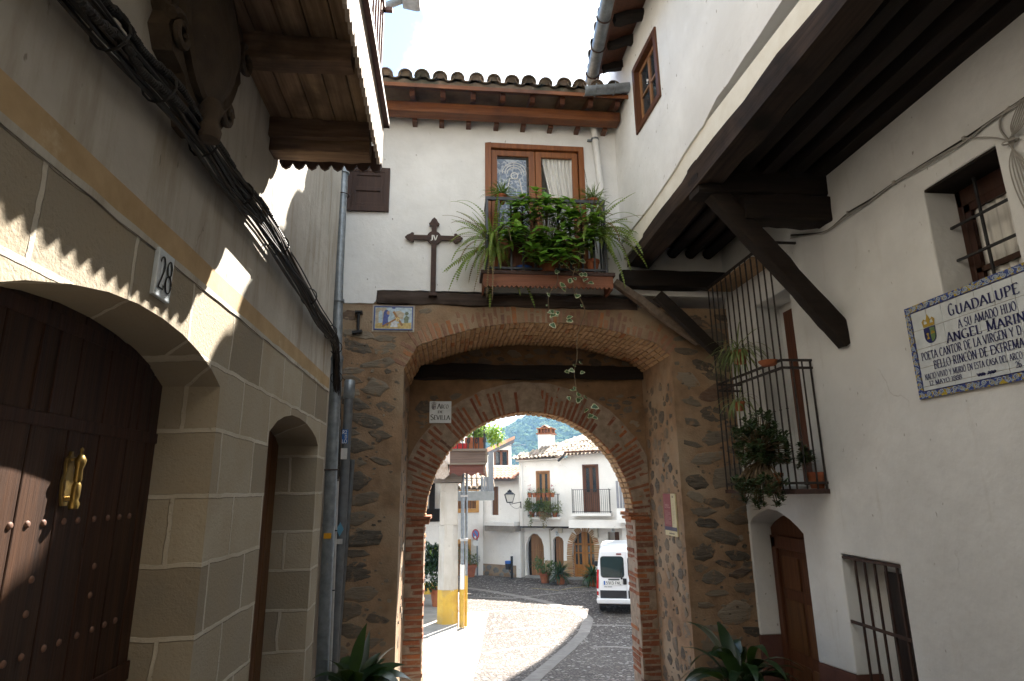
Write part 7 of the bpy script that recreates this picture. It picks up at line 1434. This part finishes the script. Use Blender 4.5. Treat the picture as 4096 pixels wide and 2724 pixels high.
# pots on the left balcony
yb = BYY+.22; qn = lambda x, y: at(*K(10, x, y), 1, yb)
for (x, y, r, h, lab) in [(895, 585, .16, .42, 'tall terracotta pot of lime green foliage, left one on the wooden plaza balcony'), (1010, 585, .15, .42, 'terracotta pot of lime green foliage at the corner of the wooden plaza balcony')]:
    c = qn(x, y); c = V((c.x, yb, zm_+.04)); t = thing('balcony_pot', lab, 'potted plant', c, 'pots on the wooden plaza balcony'); pot(t, c, r, qn(x, 425).z-c.z); d = M(); top = qn(x, 425).z; shrub(d, (c.x, yb, top+.22), .42, .3, .3, 300, .14, .05, RG, .5, 6)
    if x > 950: shrub(d, (c.x+.42, yb+.1, top+.12), .28, .3, .5, 420, .12, .05, RG, .9, 7)
    d.build('foliage', P['leaf_lime'], t, recalc=False)
c = qn(715, 600); c = V((c.x, yb-.05, zt-.02)); t = thing('red_planter', 'low red planter of red flowers on the wooden plaza balcony', 'planter', c); d = M(); d.box(c.x-.2, c.x+.2, yb-.12, yb+.05, zt-.0, zt+.16); d.build('trough', flat('red_plastic', (.5, .03, .03), .4), t, bevel=.02); d = M(); shrub(d, (c.x, yb-.03, zt+.32), .24, .1, .16, 70, .07, .04, RG); d.build('foliage', P['leaf_lime'], t, recalc=False); d = M(); shrub(d, (c.x, yb-.06, zt+.3), .24, .1, .16, 50, .06, .05, RG); d.build('flowers', P['flower'], t, recalc=False)
# pots and trailing plants on the plaza house balcony
for k in range(6):
    u = pu(11, 575+k*62, 1190, .45)[0]; z = pu(11, 700, 1190, .45)[1]; c = fu(u, z, -.42); t = thing('rail_pot', ['first', 'second', 'third', 'fourth', 'fifth', 'sixth'][k]+' terracotta pot from the left on the plaza balcony rail', 'potted plant', c, 'pots along the plaza balcony rail'); pot(t, c, .09, .17); d = M(); shrub(d, c+V((0, 0, .22)), .12, .1, .1, 60, .08, .035, RG); d.build('foliage', P['leaf_olive'] if k % 2 else P['leaf_far'], t, recalc=False)
    if k in (0, 5): d = M(); shrub(d, c+V((0, 0, .38)), .1, .1, .12, 28, .06, .035, RG); d.build('flowers', mat('pink_flower', (.5, .16, .2), (.35, .08, .1), .6), t, recalc=False)
for (x, y, rx, rz, n, mm, lab, tr) in [(590, 1290, .36, .38, 560, P['leaf_olive'], 'olive bush at the left of the plaza balcony, trailing below it', (590, 1420, 1560)), (715, 1340, .38, .34, 560, P['leaf_far'], 'fresh green plant in the middle of the plaza balcony', None), (870, 1310, .42, .38, 640, P['leaf_olive'], 'bushy plant in a clay pot at the right of the plaza balcony', None), (780, 1420, .28, .26, 380, mat('succulent', (.30, .26, .12), (.2, .15, .08), .6, isl=.3), 'brownish succulent trailing from the middle of the plaza balcony', (785, 1470, 1590))]:
    a = pu(11, x, y, .45); c = fu(a[0], a[1], -.5); t = thing('balcony_plant', lab, 'potted plant', c, 'plants on the plaza balcony'); d = M(); shrub(d, c, rx, .2, rz, n, .09, .05, RG, .5, 6)
    if tr: a0, a1_ = pu(11, tr[0], tr[1], .45), pu(11, tr[0], tr[2], .45); [shrub(d, fu(a0[0]+RG.uniform(-.05, .05), a0[1]+(a1_[1]-a0[1])*k/7, -.52), .08, .06, .06, 16, .06, .035, RG) for k in range(8)]
    d.build('foliage', mm, t, recalc=False); pot(t, fu(a[0]+(.1 if x == 870 else 0), B1[2], -.3), .12, .22)
# ------------------------------------------------------------------ plaza: lantern, sign, bin
LY = 24.9; ql = lambda x, y: at(*K(10, x, y), 1, LY)
wpl = ql(1655, 1455); t = thing('wall_lantern', 'black four sided street lantern on a wrought bracket by the plaza house corner', 'lantern', tuple(wpl)); lc = ql(1485, 1300); lz0, lz1, lzt = ql(1485, 1408).z, ql(1485, 1292).z, ql(1485, 1215).z; r0, r1 = (ql(1530, 1400).x-ql(1445, 1400).x)/2, (ql(1558, 1300).x-ql(1412, 1300).x)/2
def frus(m, z0, ra, z1, rb, mi=0): vs = [(lc.x+sx*ra, LY+sy*ra, z0) for sx, sy in ((-1, -1), (1, -1), (1, 1), (-1, 1))]+[(lc.x+sx*rb, LY+sy*rb, z1) for sx, sy in ((-1, -1), (1, -1), (1, 1), (-1, 1))]; m.add(vs, [(0, 1, 5, 4), (1, 2, 6, 5), (2, 3, 7, 6), (3, 0, 4, 7), (3, 2, 1, 0), (4, 5, 6, 7)], mi)
d = M(); frus(d, lz0+.01, r0*.95, lz1, r1*.95); d.build('glass', mat('milky_glass', (.62, .6, .55), (.55, .53, .48), .25, 4, 0), t)
d = M(); frus(d, lz1, r1*1.08, lz1+(lzt-lz1)*.45, r1*.55); frus(d, lz1+(lzt-lz1)*.45, r1*.4, lz1+(lzt-lz1)*.75, r1*.45); frus(d, lz1+(lzt-lz1)*.75, r1*.3, lzt, .01); frus(d, lz0-.03, r0*1.05, lz0+.01, r0*1.05)
for sx, sy in ((-1, -1), (1, -1), (1, 1), (-1, 1)): d.tube([(lc.x+sx*r0, LY+sy*r0, lz0), (lc.x+sx*r1, LY+sy*r1, lz1)], .012, 5)
d.build('cap', P['black'], t)
d = M(); e0 = ql(1492, 1442); d.tube([(lc.x, LY, lz0-.02), e0], .015, 6); d.tube([e0, ql(1650, 1410)], .014, 6); d.tube(smoothpts([ql(1500, 1455), ql(1560, 1500), ql(1620, 1500), ql(1648, 1470)], 5), .007, 5); d.tube([ql(1655, 1400), ql(1660, 1505)], .022, 6); d.build('bracket', P['iron'], t)
g = gat(*K(12, 815, 955)); t = thing('no_parking_sign', 'round blue and red no parking sign on a grey pole before the stone plinth', 'road sign', tuple(g)); SYY = g.y; cs = at(*K(12, 800, 430), 1, SYY); ct = at(*K(12, 800, 364), 1, SYY); sr = ct.z-cs.z
d = M(); d.tube([g, (g.x-.02, g.y, ct.z-.05)], .035, 8); d.build('pole', P['zinc'], t, smooth=True)
sn = V((-.72, -.69, 0)); ss = V((.69, -.72, 0))
def disc(r, off, mm, nm, r0=0): d = M(); d.lathe(cs+sn*off, [(r0, 0), (r, 0), (r, .008), (r0, .008)], 32, sn); d.build(nm, mm, t)
disc(sr, .04, flat('sign_red', (.5, .05, .05), .4), 'plate'); disc(sr*.74, .05, flat('sign_blue', (.08, .2, .5), .4), 'blue_field')
d = M(); a, b = cs+sn*.062+ss*sr*.6+V((0, 0, -sr*.6)), cs+sn*.062-ss*sr*.6+V((0, 0, sr*.6)); d.beam(a, b, .004, sr*.2, sn.cross(b-a)); d.obox(cs+sn*.064, (b-a)/2, sn*.002, (b-a).cross(sn).normalized()*sr*.1); d.build('red_bar', flat('sign_red_bar', (.5, .05, .05), .4), t)
d = M(); d.obox(cs+sn*.066+V((0, 0, -sr*.55)), ss*.05, sn*.002, (0, 0, .05)); d.obox(cs+sn*.045+V((0, 0, -sr-.14)), ss*.16, sn*.006, (0, 0, .10)); d.build('white_plate', P['white'], t)
g = gat(*K(13, 150, 990)); BY_ = g.y; qn2 = lambda x, y: at(*K(13, x, y), 1, BY_); t = thing('litter_bin', 'small black litter bin with blue lid on a black post', 'litter bin', tuple(g)); pt = qn2(145, 705)
d = M(); d.box(g.x-.05, g.x+.05, g.y-.04, g.y+.04, g.z, pt.z); d.box(g.x-.14, g.x+.14, g.y-.12, g.y+.12, g.z, g.z+.02); d.build('post', P['black'], t, bevel=.01)
ba, bb_ = qn2(65, 870), qn2(134, 795); d = M(); d.lathe(((ba.x+bb_.x)/2, BY_, ba.z), [(0, 0), (abs(bb_.x-ba.x)*.44, 0), (abs(bb_.x-ba.x)*.52, bb_.z-ba.z)], 16); d.build('basket', flat('dark_grey_plastic', (.03, .03, .035), .5), t, smooth=True)
zl = qn2(100, 765).z; d = M(); d.lathe(((ba.x+bb_.x)/2, BY_, bb_.z), [(abs(bb_.x-ba.x)*.53, 0), (abs(bb_.x-ba.x)*.54, zl-bb_.z), (abs(bb_.x-ba.x)*.44, zl-bb_.z+.01), (0, zl-bb_.z+.01)], 16); d.build('lid', flat('blue_lid', (.03, .12, .42), .4), t, smooth=True)
d = M(); d.beam((bb_.x, BY_, ba.z+.1), (g.x, BY_, ba.z+.1), .04, .05); d.tube([((ba.x+bb_.x)/2+.02, BY_, ba.z), (g.x, BY_, ba.z-.22)], .012, 5); d.build('arm', P['black'], t)
# street lamp arm at the top of the frame
a, b = at(*K(4, 365, 60), 1, 10.5), at(*K(4, 545, -12), 1, 10.5); t = thing('street_lamp', 'grey street lamp arm and head jutting into the sky above the left balcony', 'street lamp', tuple(a)); dv = (b-a)
d = M(); d.tube([a-dv*1.5, b+dv*.25], .075, 10); d.build('arm', P['zinc_d'], t, smooth=True)
h = at(*K(4, 580, -10), 1, 10.4); d = M(); hw_ = .22; zt_ = h.z+.32; bl_ = [at(*K(4, 520, 10), 1, 10.4), at(*K(4, 612, 30), 1, 10.4), at(*K(4, 640, 28), 1, 10.4), at(*K(4, 640, -30), 1, 10.4), at(*K(4, 520, -40), 1, 10.4)]; d.slab([(p.x, p.z) for p in bl_], [], FX(10.2), .4); d.build('head', P['zinc_d'], t, bevel=.02)
# ------------------------------------------------------------------ VAN
vg = gat(*K(13, 1590, 1440)); vz = gz(18); vr = at(*K(13, 1592, 1100), 1, 18.0); A_y = R_(16); vx, vy = V((math.cos(A_y), -math.sin(A_y), 0)), V((math.sin(A_y), math.cos(A_y), 0))
ori = V((vr.x, 18.0, vz)); VW = lambda x, y, z: ori+vx*x+vy*y+V((0, 0, z))
van = thing('white_van', 'small white van parked with its rear doors to the arch, plate 5913 FNL', 'van', tuple(ori))
m = M(); secs = [(.0, .82, .70, .42, 1.62), (.03, .85, .735, .40, 1.74), (.12, .865, .75, .36, 1.80), (.6, .87, .76, .34, 1.83), (2.4, .87, .76, .34, 1.83), (2.75, .87, .73, .34, 1.74), (3.3, .86, .66, .34, 1.15), (3.9, .8, .6, .36, .92), (4.0, .74, .55, .42, .8)]
def sec(y, wb, wr, zb, zr):
    zbel = min(1.02, zr-.1); h = [(0, zb), (wb-.08, zb), (wb, zb+.12), (wb, (zb+zbel)/2), (wb-.01, zbel), (wr+(wb-wr)*.35, zbel+(zr-zbel)*.6), (wr, zr-.1), (wr-.05, zr-.03), (wr-.16, zr), (0, zr+.015)]
    return [VW(x, y+.05*max(0, z-.9)*(y < .2), z) for x, z in h]+[VW(-x, y+.05*max(0, z-.9)*(y < .2), z) for x, z in reversed(h[1:-1])]
S_ = [sec(*s) for s in secs]; k = len(S_[0]); m.add([p for s in S_ for p in s], [(i*k+j, i*k+(j+1) % k, (i+1)*k+(j+1) % k, (i+1)*k+j) for i in range(len(S_)-1) for j in range(k)]+[tuple(range(k))[::-1], tuple((len(S_)-1)*k+j for j in range(k))])
vp, nt, bb = mk('white_car_paint'); bb.inputs['Base Color'].default_value = (.74, .75, .77, 1); bb.inputs['Roughness'].default_value = .28; bb.inputs['Coat Weight'].default_value = .5
body = m.build('body', vp, van, smooth=True, bevel=.02)
yb_ = lambda z: -.008+.05*max(0, z-.9)
def rpoly(m, poly, off, th): m.slab(poly, [], lambda u, v, t_: VW(u, yb_(v)+off+t_, v), th)
def rr(u0, u1, v0, v1, r, n=5): return arc(u1-r, v1-r, r, r, 0, 90, n)+arc(u0+r, v1-r, r, r, 90, 180, n)+arc(u0+r, v0+r, r, r, 180, 270, n)+arc(u1-r, v0+r, r, r, 270, 360, n)
cs_ = -.0
for s_, nm in ((-1, 0), (1, 1)):
    d = M(); a, b = (cs_-.785, cs_-.012) if s_ < 0 else (cs_+.012, cs_+.785)
    rpoly(d, [(a, .44), (b, .44), (b, 1.72), (a+(.09 if s_ < 0 else 0), 1.72), (a, 1.05)] if s_ < 0 else [(a, .44), (b, .44), (b, 1.05), (b-.09, 1.72), (a, 1.72)], -.016, .022); dd = d.build('rear_door', vp, van, bevel=.008)
    d = M(); u0, u1 = (a+.075, b-.06) if s_ < 0 else (a+.06, b-.075); rpoly(d, rr(u0-.02, u1+.02, 1.0, 1.585, .09), -.02, .006); d.build('window_seal', P['black'], dd)
    d = M(); rpoly(d, rr(u0, u1, 1.02, 1.565, .08), -.024, .006); d.build('rear_window', glassm('van_glass', (.03, .05, .05), .72), dd)
    d = M(); rpoly(d, [(a+.02, .445), (b, .445), (b, .66), (a+.02, .66)], -.022, .008); d.build('lower_trim', flat('dark_trim', (.03, .03, .033), .55), dd, bevel=.004)
    d = M(); x = s_*.835; d.slab(rr(-.028, .028, .70, 1.22, .02), [], lambda u, v, t_: VW(x-s_*(v > 1.02)*.03+u, yb_(v)-.012+t_, v), .05); d.build('tail_light', flat('red_lens', (.45, .012, .015), .15, spec=.6), van)
    d = M(); d.slab(rr(-.022, .022, .52, .63, .015), [], lambda u, v, t_: VW(x+u, yb_(v)-.02+t_, v), .02); d.build('reflector', flat('red_reflector', (.4, .015, .02), .2), van)
d = M(); rpoly(d, rr(-.10, .0, .82, .985, .02), -.034, .02); d.build('handle', P['black'], van, bevel=.004)
d = M(); rpoly(d, rr(-.52, -.2, .935, .97, .012), -.03, .016); d.build('grip', flat('dark_grip', (.05, .05, .055), .5), van)
PU0, PU1, PV0, PV1 = -.655, -.135, .80, .92
d = M(); rpoly(d, rr(PU0, PU1, PV0, PV1, .01), -.03, .012); pt_ = d.build('number_plate', P['white'], van); d = M(); rpoly(d, rect(PU0+.004, PU0+.045, PV0+.006, PV1-.006), -.032, .003); d.build('blue_strip', flat('plate_blue', (.02, .1, .4), .4), pt_)
d = M(); tf = lambda u, v, t_: VW(u, yb_(v)-.034, v); text(d, '5913', PU0+.065, PV0+.022, .078, tf, w=.22, serif=False, thick=.13); text(d, 'FNL', PU0+.325, PV0+.022, .078, tf, w=.17, serif=False, thick=.13); d.build('plate_digits', P['black'], pt_, recalc=False)
d = M(); rpoly(d, rr(-.26, -.11, 1.625, 1.665, .015), -.03, .02); d.build('brake_light', flat('dark_red', (.16, .01, .012), .2), van)
d = M(); d.tube([VW(-.13, yb_(1.0)-.05, .98), VW(-.14, yb_(1.2)-.05, 1.15), VW(-.10, yb_(1.4)-.05, 1.34)], .012, 6); d.lathe(VW(-.135, yb_(1)-.03, .99), [(0, 0), (.03, 0), (.03, .03), (0, .03)], 10, -vy); d.build('wiper', P['black'], van)
d = M(); rpoly(d, rect(-.64, -.56, .745, .765), -.026, .004); rpoly(d, rect(-.545, -.42, .745, .765), -.026, .004); d.build('badge', P['zinc'], van)
d = M(); d.slab([(-.86, .30), (.86, .30), (.88, .44), (-.88, .44)], [], lambda u, v, t_: VW(u, -.09+t_+.02*(v < .35), v), .35); d.build('bumper', vp, van, bevel=.03)
d = M(); d.slab([(-.8, .22), (.8, .22), (.8, .31), (-.8, .31)], [], lambda u, v, t_: VW(u, .1+t_, v), 3.6); d.build('underbody', P['black'], van)
for sx in (-1, 1):
    for y in (.62, 3.25):
        c = VW(sx*.73, y, .30); d = M(); d.lathe(c-vx*.09, [(.17, 0), (.27, 0), (.30, .03), (.30, .15), (.27, .18), (.17, .18)], 24, vx); wo_ = d.build('wheel', flat('tyre', (.018, .018, .019), .85), van, smooth=True); d = M(); d.lathe(c-vx*.085, [(0, .02), (.1, .01), (.175, .03), (.175, .14), (.1, .16), (0, .15)], 20, vx); d.build('rim', flat('hub', (.3, .31, .32), .4, .5), wo_, smooth=True)
    d = M(); c = VW(sx*.98, 2.9, 1.05); d.lathe(c, [(0, -.08), (.07, -.06), (.09, 0), (.07, .06), (0, .08)], 10, vy); d.build('mirror', P['black'], van, smooth=True)
d = M(); d.add([VW(-.70, 2.78, 1.70), VW(.70, 2.78, 1.70), VW(.68, 3.28, 1.17), VW(-.68, 3.28, 1.17)], [(0, 1, 2, 3)]); d.add([p+vy*.012+V((0, 0, .012)) for p in d.v[:4]], [(0, 1, 2, 3)]); d.build('windscreen', glassm('windscreen_glass', (.03, .05, .05), .6), van)
# ------------------------------------------------------------------ HAZE
m = M(); m.box(-720, 720, -80, 920, -40, 92); hz_ = m.build('haze', [], kind='stuff')
hm = bpy.data.materials.new('haze_air'); hm.use_nodes = True; nt = hm.node_tree; nt.nodes.clear()
pv = N(nt, 'ShaderNodeVolumePrincipled', Color=(.36, .62, 1, 1), Density=.00055); N(nt, 'ShaderNodeOutputMaterial', Volume=pv.outputs[0]); hz_.data.materials.append(hm); tag(hz_, 'thin blue haze in front of the far hillside', 'haze')
